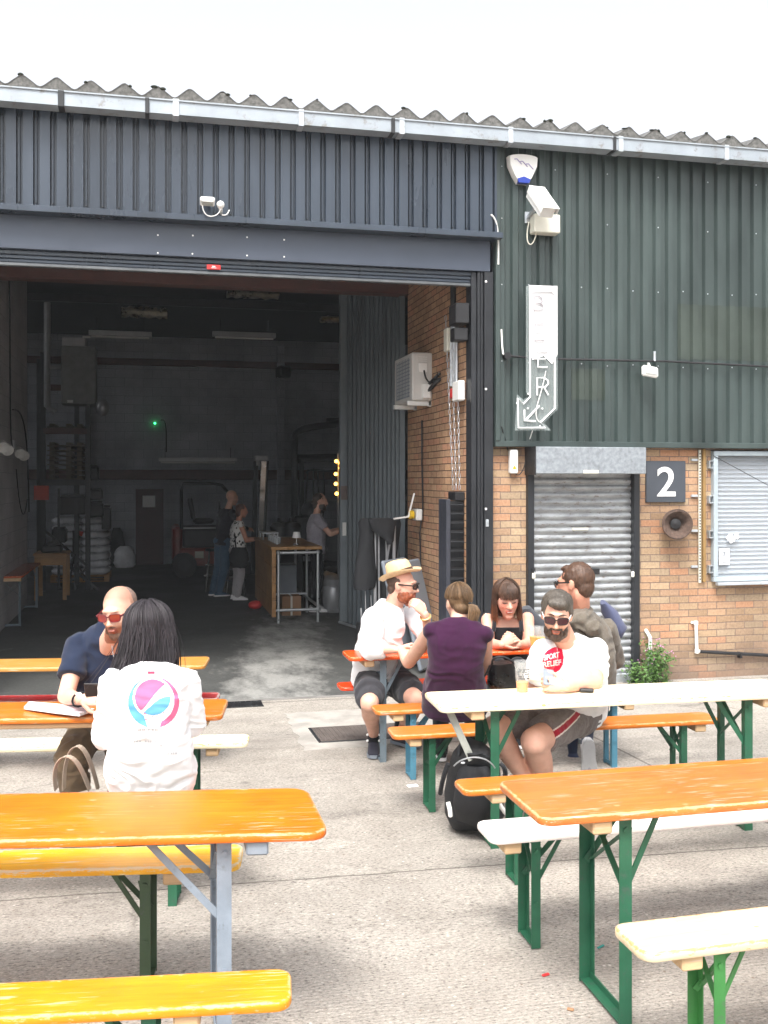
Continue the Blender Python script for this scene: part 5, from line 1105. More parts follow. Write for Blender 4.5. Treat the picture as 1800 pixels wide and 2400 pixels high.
# litter in the yard
for (u, v, sx_, sy_, mm_, nm, lb, ct_, rz) in ((1279, 2285, .016, .006, 'red', 'bottle_cap', 'small flat red scrap on the concrete between the right-hand benches', 'litter', .3), (1408, 2219, .02, .005, 'teal', 'plastic_scrap', 'teal strip of plastic on the concrete near the nearest right table', 'litter', .5), (1337, 2366, .012, .007, 'card', 'cigarette_end', 'brown cigarette end near the bottom of the yard', 'litter', -.6), (967, 1842, .035, .02, 'paper', 'paper_scrap', 'white scrap of paper at the foot of the blue bench leg', 'litter', .1), (332, 2225, .007, .005, 'iron', 'bottle_cap', 'dark scrap on the concrete between the left benches', 'litter', .9)):
    if mm_ == 'teal': M['teal'] = mat('teal_plastic', (.02, .25, .22), .5)
    q = onT(u, v, .004); b = MB(); b.box((q.x, q.y, q.z+.001), (sx_*2, sy_*2, .006), Matrix.Rotation(rz, 3, 'Z')@Matrix.Rotation(.06, 3, 'X'), .002); b.build(nm, M[mm_], label=lb, cat=ct_)
# ================================================================ people
def voxel(b, size, it=4, disp=None):
    """fuse overlapping closed pieces into one continuous skin"""
    me = bpy.data.meshes.new('t'); me.from_pydata(b.v, [], b.f)
    import bmesh
    bm = bmesh.new(); bm.from_mesh(me); bmesh.ops.recalc_face_normals(bm, faces=bm.faces); bm.to_mesh(me); bm.free()
    o = bpy.data.objects.new('t', me); COL.objects.link(o)
    r = o.modifiers.new('r', 'REMESH'); r.mode = 'VOXEL'; r.voxel_size = size
    if it: s = o.modifiers.new('s', 'SMOOTH'); s.iterations = it; s.factor = .6
    dg = bpy.context.evaluated_depsgraph_get(); m2 = bpy.data.meshes.new_from_object(o.evaluated_get(dg))
    vs = [v.co.copy() for v in m2.vertices]
    if disp:
        ns = [v.normal.copy() for v in m2.vertices]; vs = [p+n*disp(p, n) for p, n in zip(vs, ns)]
    fs = [tuple(p.vertices) for p in m2.polygons]
    bpy.data.objects.remove(o); bpy.data.meshes.remove(me); bpy.data.meshes.remove(m2)
    out = MB(); out.add(vs, fs); return out
def folds(amp=.006, sc=7, st=(1, 1, 1), seed=0):
    def d(p, n):
        q = V((p.x*sc*st[0]+seed, p.y*sc*st[1], p.z*sc*st[2]))
        w_ = noise.noise(q+V((noise.noise(q*.7), 0, noise.noise(q*.9+V((5, 5, 5)))))*1.4)
        return amp*(1-abs(w_)*3.2)*.6+noise.noise(q*2.7)*amp*.35
    return d
def limb(b, p0, p1, r0, r1, n=16, mid=None):
    p0, p1 = V(p0), V(p1); pts = [p0.lerp(p1, i/6) for i in range(7)]
    rr = [r0+(r1-r0)*i/6+(mid[0]*math.exp(-((i/6-mid[1])/.22)**2) if mid else 0) for i in range(7)]
    b.tube(pts, rr, n); b.ell(p0, r0*.99, n=14, m=8); b.ell(p1, r1*.99, n=14, m=8)
def trunk(b, secs, n=26):
    """secs: (centre, half width, half depth, right vector)"""
    rings = []
    cs = [V(s[0]) for s in secs]
    for i, (c, rx, ry, rv) in enumerate(secs):
        rx *= MB.PS; ry *= MB.PS
        t = (cs[min(i+1, len(cs)-1)]-cs[max(i-1, 0)]).normalized(); rv = V(rv); rv = (rv-rv.dot(t)*t).normalized(); fv = t.cross(rv)
        ring = []
        for k in range(n):
            a = 2*pi*k/n; ca, sa = cos(a), sin(a); ca = math.copysign(abs(ca)**.85, ca); sa = math.copysign(abs(sa)**.9, sa)
            ring.append(V(c)+rv*rx*ca+fv*ry*sa)
        rings.append(ring)
    b.loft(rings)
class Head:
    def __init__(s, C, f, roll=0, k=1.0):
        f = V(f).normalized(); r = f.cross(UP).normalized(); u = r.cross(f).normalized()
        Mr = Matrix.Rotation(roll, 3, f); s.f, s.r, s.u = f, Mr@r, Mr@u; s.C, s.k = V(C), k*MB.PS
        s.M = Matrix((s.r, s.f, s.u)).transposed()      # local x right, y forward, z up
    def __call__(s, x, y, z): return s.C+s.M@(V((x, y, z))*s.k)
    def loc(s, p): return s.M.transposed()@(V(p)-s.C)/s.k
    def e(s, b, c, r, rx=0, n=18, m=12):
        Mx = s.M@Matrix.Rotation(rx, 3, 'X'); b.ell(s(*c), tuple(q*s.k/MB.PS for q in r), Mx, n, m)
def headskin(b, H, fem=False, ears=True):
    H.e(b, (0, -.018, .035), (.073, .093, .088)); H.e(b, (0, .022, -.01), (.066, .072, .088)); H.e(b, (0, .030, -.058), (.052 if not fem else .047, .056, .055))
    H.e(b, (0, .058, -.098), (.026, .026, .020))
    H.e(b, (0, .082, .036), (.045, .014, .012)); H.e(b, (.030, .066, -.022), (.022, .020, .018)); H.e(b, (-.030, .066, -.022), (.022, .020, .018))
    limb(b, H(0, .090, .018), H(0, .114, -.022), .0075*H.k/MB.PS, .0115*H.k/MB.PS, 10); H.e(b, (.012, .100, -.027), (.009, .010, .007)); H.e(b, (-.012, .100, -.027), (.009, .010, .007))
    H.e(b, (0, .088, -.052), (.022, .012, .0065)); H.e(b, (0, .086, -.064), (.019, .012, .0075))
    for q in (-1, 1):
        H.e(b, (q*.029, .078, .010), (.014, .010, .0095))
        if ears: H.e(b, (q*.074, -.008, -.002), (.009, .019, .032), .15); H.e(b, (q*.080, -.014, .008), (.006, .014, .022), .15)
def handbits(b, w_, d, nrm, thumb, curl=(20, 30, 25), k=1.0, spread=.0, tc=25):
    """w_: wrist, d: towards the knuckles, nrm: out of the back of the hand, thumb: +1/-1 side of d x nrm"""
    K = k*MB.PS      # lengths; radii are scaled by the builder
    d = V(d).normalized(); nrm = V(nrm); nrm = (nrm-nrm.dot(d)*d).normalized(); sd = d.cross(nrm)*thumb; w_ = V(w_)
    trunk(b, [(w_-d*.02*K, .026*k, .020*k, sd), (w_+d*.02*K, .031*k, .019*k, sd), (w_+d*.06*K, .040*k, .0165*k, sd), (w_+d*.092*K, .040*k, .0135*k, sd)], 18)
    for i, (off, L) in enumerate(((.031, .074), (.0105, .082), (-.0105, .076), (-.030, .060))):
        p = w_+d*.088*K+sd*off*K; dd = (d+sd*(off*3*spread)).normalized(); a = 0
        for j, fr_ in enumerate((.45, .30, .25)):
            a += R(curl[j]+i*3); dv = dd*cos(a)-nrm*sin(a); q = p+dv*L*fr_*K
            limb(b, p, q, (.0098-.0011*j)*k, (.0092-.0012*j)*k, 10); p = q
    p = w_+d*.025*K+sd*.028*K; v1 = (d*.62+sd*.66-nrm*.35).normalized(); q = p+v1*.046*K; limb(b, p, q, .0145*k, .0115*k, 10)
    v2 = (d*.85+sd*.25-nrm*(.2+tc/60)).normalized(); q2 = q+v2*.034*K; limb(b, q, q2, .0112*k, .009*k, 10); limb(b, q2, q2+(v2-nrm*.2).normalized()*.024*K, .0095*k, .0078*k, 10)
def skinmat(name, col, spots=.12):
    m, N, L, P = newmat(name); vec = coords(N, L); n = tnoise(N, L, vec, 18, 5, .6); n2 = tnoise(N, L, vec, 5, 3)
    c = mixc(N, L, 1.0, col, ramp(N, L, n, [(.3, (1-spots, 1-spots*1.3, 1-spots*1.4)), (.7, (1.05, 1.03, 1.02))]), 'MULTIPLY')
    c = mixc(N, L, ramp(N, L, n2, [(.45, g(0)), (.75, g(.35))]), c, (col[0]*1.0, col[1]*.72, col[2]*.66))
    a = N.new('ShaderNodeAttribute'); a.attribute_name = 'tint'; c = mixc(N, L, 1.0, c, a.outputs['Color'], 'MULTIPLY')
    L.new(c, P.inputs['Base Color']); P.inputs['Roughness'].default_value = .58; P.inputs['Subsurface Weight'].default_value = .10
    P.inputs['Subsurface Radius'].default_value = (.012, .004, .002); bump(N, L, P, tnoise(N, L, vec, 160, 3), .12, .002); return m
def cloth(name, col, var=.10, weave=380, rough=.9, w2=None):
    m, N, L, P = newmat(name); vec = coords(N, L); n = tnoise(N, L, vec, 5, 5, .6); n2 = tnoise(N, L, vec, weave, 2)
    c = mixc(N, L, 1.0, col, ramp(N, L, n, [(.3, g(1-var)), (.7, g(1+var*.4))]), 'MULTIPLY')
    if w2: c = mixc(N, L, ramp(N, L, tnoise(N, L, vec, 90, 3), [(.4, g(0)), (.6, g(.6))]), c, w2)
    L.new(c, P.inputs['Base Color']); P.inputs['Roughness'].default_value = rough; P.inputs['Specular IOR Level'].default_value = .2
    P.inputs['Sheen Weight'].default_value = .15; bump(N, L, P, n2, .15, .001); return m
def hairmat(name, col, rough=.56):
    m, N, L, P = newmat(name); vec = coords(N, L, 'Object', (1, 1, .18)); n = tnoise(N, L, vec, 150, 4, .7); n2 = tnoise(N, L, coords(N, L), 9, 3)
    a = N.new('ShaderNodeAttribute'); a.attribute_name = 'tint'
    c = mixc(N, L, 1.0, col, ramp(N, L, n, [(.3, g(.5)), (.7, g(1.5))]), 'MULTIPLY'); c = mixc(N, L, 1.0, c, ramp(N, L, n2, [(.3, g(.75)), (.7, g(1.25))]), 'MULTIPLY')
    c = mixc(N, L, 1.0, c, a.outputs['Color'], 'MULTIPLY')
    L.new(c, P.inputs['Base Color']); P.inputs['Roughness'].default_value = rough; bump(N, L, P, n, .5, .003); return m
def tint(o, fn):
    me = o.data; ca = me.color_attributes.new('tint', 'FLOAT_COLOR', 'POINT'); off = o.location if o.parent is None else (wm(o).translation)
    mw = wm(o); dat = []
    for v in me.vertices: dat += [*fn(mw@v.co), 1]
    ca.data.foreach_set('color', dat); return o
ONE = (1, 1, 1)
def facetint(H, stubble=0, scalp=0, lips=(.82, .5, .48), lids=False, blush=.0, brow=None, stub_col=(.50, .40, .36)):
    def fn(p):
        x, y, z = H.loc(p); c = [1, 1, 1]
        if abs(x) > .12 or abs(y) > .14 or z < -.16 or z > .16: return c
        def mul(k, t): 
            for i in range(3): c[i] *= 1+(t[i]-1)*k
        if y > .07 and abs(x) < .024 and -.071 < z < -.046: mul(1, lips)
        if blush and y > .04: mul(blush*max(0, 1-((abs(x)-.036)**2+(z+.02)**2)/.0006), (1.0, .66, .62))
        if stubble and y > -.02 and z < -.03: mul(stubble*max(0, min(1, (-z-.030-.25*max(0, .03-abs(x))*(1 if z > -.04 else 0))/.02)), stub_col)
        if scalp and (z > .045+.55*max(0, y-.02) or (y < .0 and z > -.05)):
            ed = min(1, max(0, (z-.045-.55*max(0, y-.02))/.03)) if y > 0 else 1; mul(scalp*ed, (.52, .47, .45))
        if lids and y > .06 and abs(abs(x)-.029) < .015: 
            if abs(z-.003-.02*(abs(x)-.029)) < .0032: mul(1, (.16, .10, .10))
        if brow and y > .06 and .012 < abs(x) < .046 and abs(z-.034+.06*max(0, abs(x)-.03)) < .0048: mul(1, brow)
        return c
    return fn
def strands(H, n, rxyz, drop, ctr=(0, -.012, .035), face=.9, tgt=None, jit=.012, rad=.0017, seed=1, gather=None, cut=0, sweep=None, phis=None, flare=0):
    """hair strands: over the skull from the parting, then hanging"""
    rnd = random.Random(seed); b = MB(); k = H.k
    for i in range(n):
        ph = rnd.uniform(-pi, pi) if not phis else rnd.uniform(*phis)    # 0 = back of the head, +-pi = front
        if not phis and abs(ph) > pi-face: continue
        dx, dy = sin(ph), -cos(ph); pts = []; sc = 1+rnd.uniform(-.045, .035); th0 = rnd.uniform(.05, .9)
        for j in range(9):
            th = th0+(pi/2-th0)*j/8
            pts.append(V((ctr[0]+rxyz[0]*sc*sin(th)*dx, ctr[1]+rxyz[1]*sc*sin(th)*dy, ctr[2]+rxyz[2]*sc*cos(th))))
        e = pts[-1]; L = drop*(1+rnd.uniform(-.10, .06)); j1, j2 = rnd.gauss(0, jit), rnd.gauss(0, jit)
        for j in range(1, 9):
            t = j/8; q = V((e.x*(1+flare*t-.10*t*t)+j1*t, e.y*(1-.15*t*t)+j2*t, e.z-L*t))
            if sweep: q += V(sweep)*t*t
            if gather: q = q.lerp(V(gather)+V((rnd.gauss(0, .006), 0, rnd.gauss(0, .006))), t)
            pts.append(q)
        r_ = rad*k/MB.PS; m_ = len(pts)
        b.tube([H(*p) for p in pts], [r_*(.9 if a < m_-3 else .9-.25*(a-m_+3)) for a in range(m_)], 3, caps=False)
    return b
def randtint(o, seed=0, lo=.7, hi=1.35, fade=None):
    me = o.data; rnd = random.Random(seed); ca = me.color_attributes.new('tint', 'FLOAT_COLOR', 'POINT'); dat = []; per = 3*17; c = 1; mw = wm(o)
    for i, v in enumerate(me.vertices):
        if i % per == 0: c = rnd.uniform(lo, hi)
        f = fade((mw@v.co)) if fade else ONE
        dat += [c*f[0], c*f[1], c*f[2], 1]
    ca.data.foreach_set('color', dat); return o
def shades(H, root, lens, frame, temple=None, h=.019, w_=.028, label=None):
    nm = empty('sunglasses', tuple(H(0, .1, .012)), label, 'sunglasses') 
    for q in (-1, 1):
        pts = []
        for i in range(20):
            a = 2*pi*i/20; ca = math.copysign(abs(cos(a))**.6, cos(a)); sa = math.copysign(abs(sin(a))**.6, sin(a)); xx = q*.033+w_*ca*(1 if sa > 0 else .9); pts.append((xx, .112-abs(xx)*.28+.002, .010+h*sa))
        b = MB(); b.loft([[H(x, y-.004, z) for x, y, z in pts], [H(x, y, z) for x, y, z in pts]]); b.build('lens', lens, nm, ang=20)
        b = MB(); b.tube([H(*p) for p in pts], .0024*H.k, 6, closed=True); b.tube([H(q*.058, .098, .018), H(q*.062, .100, .022), H(q*.060, .096, .018)], .004*H.k, 6); b.build('rim', frame, nm)
        b = MB(); b.bar(H(q*.063, .097, .018), H(q*.080, -.005, .016), .009*H.k, .004*H.k, H.u); b.build('temple', temple or frame, nm)
    b = MB(); b.bar(H(-.009, .113, .017), H(.009, .113, .017), .006*H.k, .004*H.k, H.u); b.build('bridge', frame, nm)
    return nm
def arm(b, sh, el, wr, r=(.052, .043, .028), k=1.0):
    limb(b, sh, el, r[0]*k, r[1]*k); limb(b, el, wr, r[1]*k*1.02, r[2]*k, mid=(.004*k, .25))
def leg(b, hip, kn, an, r=(.088, .062, .040), k=1.0):
    limb(b, hip, kn, r[0]*k, r[1]*k, 20); limb(b, kn, an, r[1]*k*.92, r[2]*k, 18, mid=(.014*k, .32)); b.ell(V(kn), r[1]*k*1.02)
def tubeflat(b, pts, rr, n=22): b.tube(pts, rr, n)
def garment(root, name, b, m, vox=.007, it=3, amp=.006, sc=7, st=(1, 1, 1), seed=0, fn=None):
    o = voxel(b, vox, it, folds(amp, sc, st, seed)).build(name, m, root, ang=180)
    return o
def skinbody(root, b, hands, m, vox, fn):
    o = voxel(b, vox, 3)
    for hb_ in hands: hv = voxel(hb_, .0028, 2); o.add(hv.v, hv.f)
    ob = o.build('body', m, root, ang=180); tint(ob, fn); return ob
def shoe(root, ankle, toe_dir, m, sole, k=1.0, nm='shoe', up=UP, z0=None):
    K = k*MB.PS; a = V(ankle); d = V(toe_dir).normalized(); up = V(up); s_ = d.cross(up).normalized(); up = s_.cross(d); base = a-up*.075*K
    b = MB(); trunk(b, [(base-d*.075*K+up*.038*K, .026*k, .030*k, s_), (base-d*.05*K+up*.045*K, .037*k, .042*k, s_), (base+up*.052*K, .040*k, .048*k, s_), (base+d*.07*K+up*.038*K, .044*k, .034*k, s_), (base+d*.13*K+up*.026*K, .045*k, .024*k, s_), (base+d*.175*K+up*.02*K, .034*k, .016*k, s_)], 18)
    limb(b, base+up*.05*K, a+up*.02*K, .042*k, .040*k)
    o = voxel(b, .007, 3).build(nm, m, root, ang=180)
    b = MB(); pts = ((-.09, .012), (-.075, .030), (-.03, .038), (.04, .040), (.10, .049), (.15, .044), (.185, .022))
    ol = [base+d*t*K+s_*w_*K for t, w_ in pts]+[base+d*t*K-s_*w_*K for t, w_ in pts[::-1]]
    b.prism([p+up*.004 for p in ol], up*.022*K); b.build('sole', sole, o)
    return o
def decal(target, name, m, box, step, fn, off=.002, eye=None):
    """print on cloth: rays from the camera through image pixels onto the garment, cells kept where fn(u,v) is true"""
    me = target.data; mw = wm(target); tree = BVHTree.FromPolygons([mw@v.co for v in me.vertices], [tuple(p.vertices) for p in me.polygons])
    u0, v0, u1, v1 = box; nu, nv = int((u1-u0)/step)+1, int((v1-v0)/step)+1; cache = {}; b = MB(); vs = []; fs = []
    org = V((0, 0, CH))
    def pt(i, j):
        if (i, j) not in cache:
            d = (at(u0+i*step, v0+j*step, 5)-org).normalized(); h, nn, ix, ds = tree.ray_cast(org, d)
            if h is None: cache[(i, j)] = None
            else: cache[(i, j)] = len(vs); vs.append(h-d*off)
        return cache[(i, j)]
    for i in range(nu):
        for j in range(nv):
            if fn(u0+(i+.5)*step, v0+(j+.5)*step):
                q = [pt(i, j), pt(i+1, j), pt(i+1, j+1), pt(i, j+1)]
                if None not in q: fs.append(tuple(q))
    if not fs: return None
    b.add(vs, fs); o = b.build(name, m, target, ang=180); return o
def intext(txt, cx, cy, w_, h_, bold=.01, shear=0):
    vs, fs = textmesh(txt, 1, bold=bold); x0, x1 = min(v.x for v in vs), max(v.x for v in vs); y0, y1 = min(v.y for v in vs), max(v.y for v in vs)
    vs = [V(((v.x-(x0+x1)/2)/(x1-x0)*w_, (v.y-(y0+y1)/2)/(y1-y0)*h_, 0)) for v in vs]; tr = BVHTree.FromPolygons(vs, fs)
    def f(u, v): return tr.ray_cast(V((u-cx, -(v-cy)-shear*(u-cx), 1)), V((0, 0, -1)))[0] is not None
    return f
def inpoly(P):
    def f(x, y):
        c = False; j = len(P)-1
        for i in range(len(P)):
            if (P[i][1] > y) != (P[j][1] > y) and x < (P[j][0]-P[i][0])*(y-P[i][1])/(P[j][1]-P[i][1])+P[i][0]: c = not c
            j = i
        return c
    return f
SK = {k: skinmat('skin_'+k, c) for k, c in dict(pale=(.66, .40, .30), fair=(.70, .44, .33), ruddy=(.60, .30, .21), rosy=(.68, .40, .30)).items()}
WHITE = cloth('white_cotton', (.86, .86, .87), .04); NAVY = cloth('navy_cotton', (.014, .022, .048), .2); PURPLE = cloth('aubergine_jersey', (.034, .0055, .030), .3)
BLK = cloth('black_cotton', (.012, .013, .016), .2); HOOD = cloth('grey_brown_fleece', (.125, .108, .085), .15, 260, .95, (.16, .14, .12)); KHAKI = cloth('khaki_twill', (.22, .155, .095), .18)
CARGO = cloth('grey_cargo_cotton', (.15, .125, .12), .2, w2=(.20, .18, .17)); DSHORT = cloth('charcoal_cotton', (.045, .045, .052), .2); DENIM = cloth('blue_denim', (.05, .10, .17), .25, w2=(.08, .14, .21))
LENS = mat('dark_lens', (.05, .012, .016), .08, coat=1); LENSR = mat('red_mirror_lens', (.22, .010, .012), .08, coat=1); LENSB = mat('black_lens', (.012, .013, .016), .06, coat=1)
FRB = mat('black_frame', (.012, .012, .012), .3); FRR = mat('dark_red_frame', (.12, .01, .02), .3); FRW = mat('white_frame', (.8, .8, .8), .3)
HB = {k: hairmat('hair_'+k, c) for k, c in dict(black=(.016, .013, .016), brown=(.065, .032, .018), dark=(.035, .022, .015), greybrown=(.07, .058, .046), ginger=(.22, .055, .018), light=(.13, .075, .035), red=(.10, .035, .02)).items()}
def A_(u, v, Z):
    # Z was read against a level yard; push the point along its camera ray, same pixel, to the sloping one, keeping feet, seat and elbows in touch
    zc = max(0, min(.72, CH-(v-VH)*Z/FPX)); q = Z
    for _ in range(8): q = Z*(CH-GZ(at(u, v, q).y)-1.0417*zc)/(CH-zc)
    return at(u, v, q)
def onfoot(q, h): return (q.x, q.y, GZ(q.y)+h)
def person(label, base): return empty('person', (base[0], base[1], GZ(base[1])), label, 'person')
def hairblob(root, H, parts, m, vox=.006, amp=.004, nm='hair', sc=26, st=(1, 1, .4), seed=0):
    b = MB()
    for c, r, rx in parts: H.e(b, c, r, rx)
    def d(p, n): q = V((p.x*sc*st[0]+seed, p.y*sc*st[1], p.z*sc*st[2])); return noise.noise(q)*amp+noise.noise(q*2.4)*amp*.6
    o = voxel(b, vox, 2, d).build(nm, m, root, ang=180); tint(o, lambda p: ONE); return o
# ---------------------------------------------------------------- woman in the white printed top, back to us
MB.PS = 0.86
p = person('woman with long black hair in a white top with a round print, from behind', A_(350, 1815, 5.12))
H = Head(A_(350, 1482, 5.33), FW*.92-RT*.15-UP*.12, R(-4), 1.20)
b = MB(); headskin(b, H); sL, sR = A_(266, 1600, 5.16), A_(436, 1598, 5.22); eL, eR = A_(247, 1725, 5.22), A_(452, 1705, 5.30); wL, wR = A_(305, 1648, 5.68), A_(420, 1655, 5.72)
nk = A_(350, 1572, 5.2); limb(b, nk, H(0, -.02, -.06), .060, .056)
trunk(b, [(A_(352, 1840, 5.12), .17, .11, RT), (A_(352, 1740, 5.14), .14, .095, RT), (A_(350, 1640, 5.16), .16, .10, RT), (A_(350, 1590, 5.18), .13, .075, RT)])
arm(b, sL, eL, wL); arm(b, sR, eR, wR)
hl, hr = MB(), MB(); handbits(hl, wL, FW*.8+RT*.5-UP*.05, UP, 1); handbits(hr, wR, FW*.8-RT*.5-UP*.05, UP, -1)
skinbody(p, b, [hl, hr], SK['rosy'], .009, facetint(H))
b = MB(); trunk(b, [(A_(353, 1836, 5.12), .222, .155, RT), (A_(354, 1800, 5.12), .232, .165, RT), (A_(354, 1755, 5.14), .208, .15, RT), (A_(353, 1700, 5.15), .186, .135, RT), (A_(351, 1645, 5.15), .192, .13, RT), (A_(350, 1600, 5.17), .195, .115, RT), (A_(349, 1572, 5.19), .155, .09, RT), (A_(349, 1560, 5.2), .09, .07, RT)], 30)
for s_, e_, w_ in ((sL, eL, wL), (sR, eR, wR)): limb(b, s_, e_, .070, .066, 18); limb(b, e_, w_.lerp(e_, .12), .064, .048, 18)
top = garment(p, 'long_sleeved_top', b, WHITE, .0075, 3, .011, 6.5, (1, 1, 2.0), 3)
b = MB(); trunk(b, [(A_(354, 1868, 5.12), .20, .14, RT), (A_(354, 1850, 5.12), .222, .150, RT), (A_(354, 1815, 5.14), .18, .12, RT)]); hL, hR = A_(316, 1838, 5.2), A_(392, 1838, 5.2)
limb(b, hL, A_(290, 1800, 5.6), .080, .072); limb(b, hR, A_(400, 1800, 5.6), .080, .072); limb(b, A_(290, 1800, 5.6), A_(290, 1965, 5.55), .07, .05); limb(b, A_(400, 1800, 5.6), A_(400, 1965, 5.55), .07, .05)
garment(p, 'leggings', b, BLK, .009, 3, .004)
for u in (290, 400): shoe(p, A_(u, 1978, 5.55), FW, BLK, WHITE)
hb0 = hairblob(p, H, [((0, -.016, .040), (.098, .112, .096), 0), ((0, -.045, -.05), (.112, .095, .10), 0), ((0, -.062, -.10), (.116, .075, .09), 0), ((-.02, -.065, -.16), (.10, .06, .055), 0), ((-.085, -.055, -.165), (.06, .045, .03), 0)], HB['black'], .006, .005, 'hair_mass')
st_ = strands(H, 1300, (.104, .118, .100), .225, ctr=(0, -.022, .040), face=.9, jit=.020, rad=.0021, seed=4, sweep=(-.035, -.01, .0), flare=.16); hs_ = st_.build('hair', HB['black'], p, ang=180); randtint(hs_, 2, .5, 2.8)
st_ = strands(H, 90, (.110, .126, .106), .24, ctr=(0, -.022, .040), face=.9, jit=.045, rad=.0012, seed=14, sweep=(-.06, -.01, .0), flare=.25); hs_ = st_.build('stray_hair', HB['black'], p, ang=180); randtint(hs_, 2, .8, 3.2)
b = MB(); rnd = random.Random(3)
for k in range(9): b.tube([H(-.07+rnd.gauss(0, .004), -.09, -.16), H(-.09+.004*k, -.105, -.21), H(-.115+.008*k, -.115, -.26-.006*k), H(-.12+.013*k, -.118, -.30-.008*k)], .0022, 5, caps=False)
for k in range(8): b.tube([H(-.055+rnd.gauss(0, .005), -.095, -.18), H(-.055, -.110, -.25), H(-.070+.003*k, -.115, -.32), H(-.080+.003*k, -.12, -.36)], .0022, 5, caps=False)
lo = b.build('loose_lock', HB['black'], p, ang=180); tint(lo, lambda q: (1.6, 1.5, 1.7))
# round print: blue and pink ring, white band, pink and blue swirl, white dripping lower edge, faint small text
cx, cy, RR = 360, 1646, 60
PINK = cloth('pink_print', (.72, .13, .26), .08); BLUE = cloth('blue_print', (.12, .36, .70), .08); FAINT = cloth('faint_print', (.60, .61, .66), .1); REDP = cloth('red_print', (.62, .05, .10), .08)
def rr_(u, v): return math.hypot(u-cx, v-cy)/RR
jag = lambda u, v: v > cy+17+7*sin(u*.33)+4*sin(u*.9+1) and abs(u-cx) < 27-.35*(v-cy-20)
icx, icy, ir = cx-2, cy-12, 42
def inner(u, v): return math.hypot(u-icx, v-icy)/ir
def wavey(u): return icy+14-(u-icx)*.55-9*sin((u-icx+8)*.055)
outer_ = lambda u, v: rr_(u, v) < 1 and inner(u, v) > 1.12 and not jag(u, v)
decal(top, 'print_blue', BLUE, (295, 1580, 425, 1712), 1.3, lambda u, v: (outer_(u, v) and (u-cx)+(v-cy)*.25 < 4) or (inner(u, v) < 1 and v > wavey(u)+3+.10*(u-icx+30) and u > icx-34))
decal(top, 'print_pink', PINK, (295, 1580, 425, 1712), 1.3, lambda u, v: (outer_(u, v) and (u-cx)+(v-cy)*.25 >= 4 and rr_(u, v) > .80+.0022*max(0, cy-v)) or (inner(u, v) < 1 and v < wavey(u)-6-.30*max(0, u-icx+18)))
decal(top, 'neck_label', REDP, (346, 1573, 362, 1579), 1.3, lambda u, v: True)
rl = random.Random(8); marks = [(rl.uniform(cx-24, cx+24), rl.uniform(cy+18, cy+50)) for _ in range(20)]
decal(top, 'print_specks', REDP, (cx-28, cy+14, cx+28, cy+56), 1.2, lambda u, v: any(abs(u-a) < 1.6 and abs(v-c_) < 1.0 for a, c_ in marks[:9]))
decal(top, 'print_text', FAINT, (306, 1708, 420, 1772), 1.2, lambda u, v: int((v-1708)/4.6) % 2 == 0 and noise.noise(V((u*.30, int((v-1708)/4.6)*7.1, 0))) > .05 and abs(u-363) < 52-9*(int((v-1708)/9.2) % 3))
# ---------------------------------------------------------------- man in the navy T-shirt
MB.PS = 0.875
p = person('balding man in a navy T-shirt and red sunglasses looking down at his phone', A_(235, 1690, 6.2))
H = Head(A_(279, 1436, 5.90), -FW*.9-RT*.20-UP*.20, R(3), 1.22)
b = MB(); headskin(b, H); sR, sL = A_(186, 1513, 6.1), A_(320, 1510, 6.2); eR, eL = A_(154, 1632, 5.92), A_(335, 1630, 6.1); wR, wL = A_(190, 1640, 5.66), A_(290, 1640, 5.74)
limb(b, A_(256, 1515, 6.10), H(0, -.015, -.06), .078, .074); trunk(b, [(A_(235, 1700, 6.2), .17, .12, -RT), (A_(240, 1600, 6.18), .17, .12, -RT), (A_(248, 1520, 6.14), .15, .08, -RT)])
arm(b, sR, eR, wR, (.058, .048, .031)); arm(b, sL, eL, wL, (.058, .048, .031)); hr, hl = MB(), MB()
handbits(hr, wR, -FW*.25+RT*1.0+UP*.12, -FW*.8+UP*.5, 1, (38, 45, 30), 1.08, tc=20); handbits(hl, wL, -RT*.9-FW*.2, -FW*.7+UP*.6, -1, (30, 40, 25), 1.05)
leg(b, A_(215, 1700, 6.2), A_(165, 1790, 5.75), A_(185, 1960, 5.72)); leg(b, A_(262, 1700, 6.2), A_(300, 1780, 5.8), A_(300, 1950, 5.75))
skinbody(p, b, [hr, hl], SK['fair'], .007, facetint(H, stubble=1, scalp=.85, stub_col=(.42, .27, .20)))
hairblob(p, H, [((0, .050, -.090), (.040, .038, .030), 0), ((.044, .026, -.066), (.016, .040, .040), 0), ((-.044, .026, -.066), (.016, .040, .040), 0), ((0, .087, -.0425), (.025, .010, .005), 0)], hairmat('hair_stubble', (.16, .085, .055), .8), .005, .0025, 'short_beard', 60, (1, 1, 1))
b = MB(); H.e(b, (0, .096, -.056), (.017, .006, .0045)); b.build('lips', mat('lip_skin_pink', (.50, .20, .16), .5), p)
b = MB(); trunk(b, [(A_(238, 1705, 6.2), .195, .15, -RT), (A_(238, 1640, 6.18), .185, .145, -RT), (A_(246, 1560, 6.15), .205, .14, -RT), (A_(250, 1516, 6.13), .195, .115, -RT), (A_(254, 1494, 6.11), .135, .10, -RT), (A_(258, 1482, 6.08), .092, .088, -RT)], 30)
for s_, e_, t in ((sR, eR, .62), (sL, eL, .62)): limb(b, s_, s_.lerp(e_, .2), .080, .080, 18); tubeflat(b, [s_, s_.lerp(e_, .3), s_.lerp(e_, t)], [.076, .079, .080])
garment(p, 't_shirt', b, NAVY, .0075, 3, .010, 6, (1, 1, 1.6), 9)
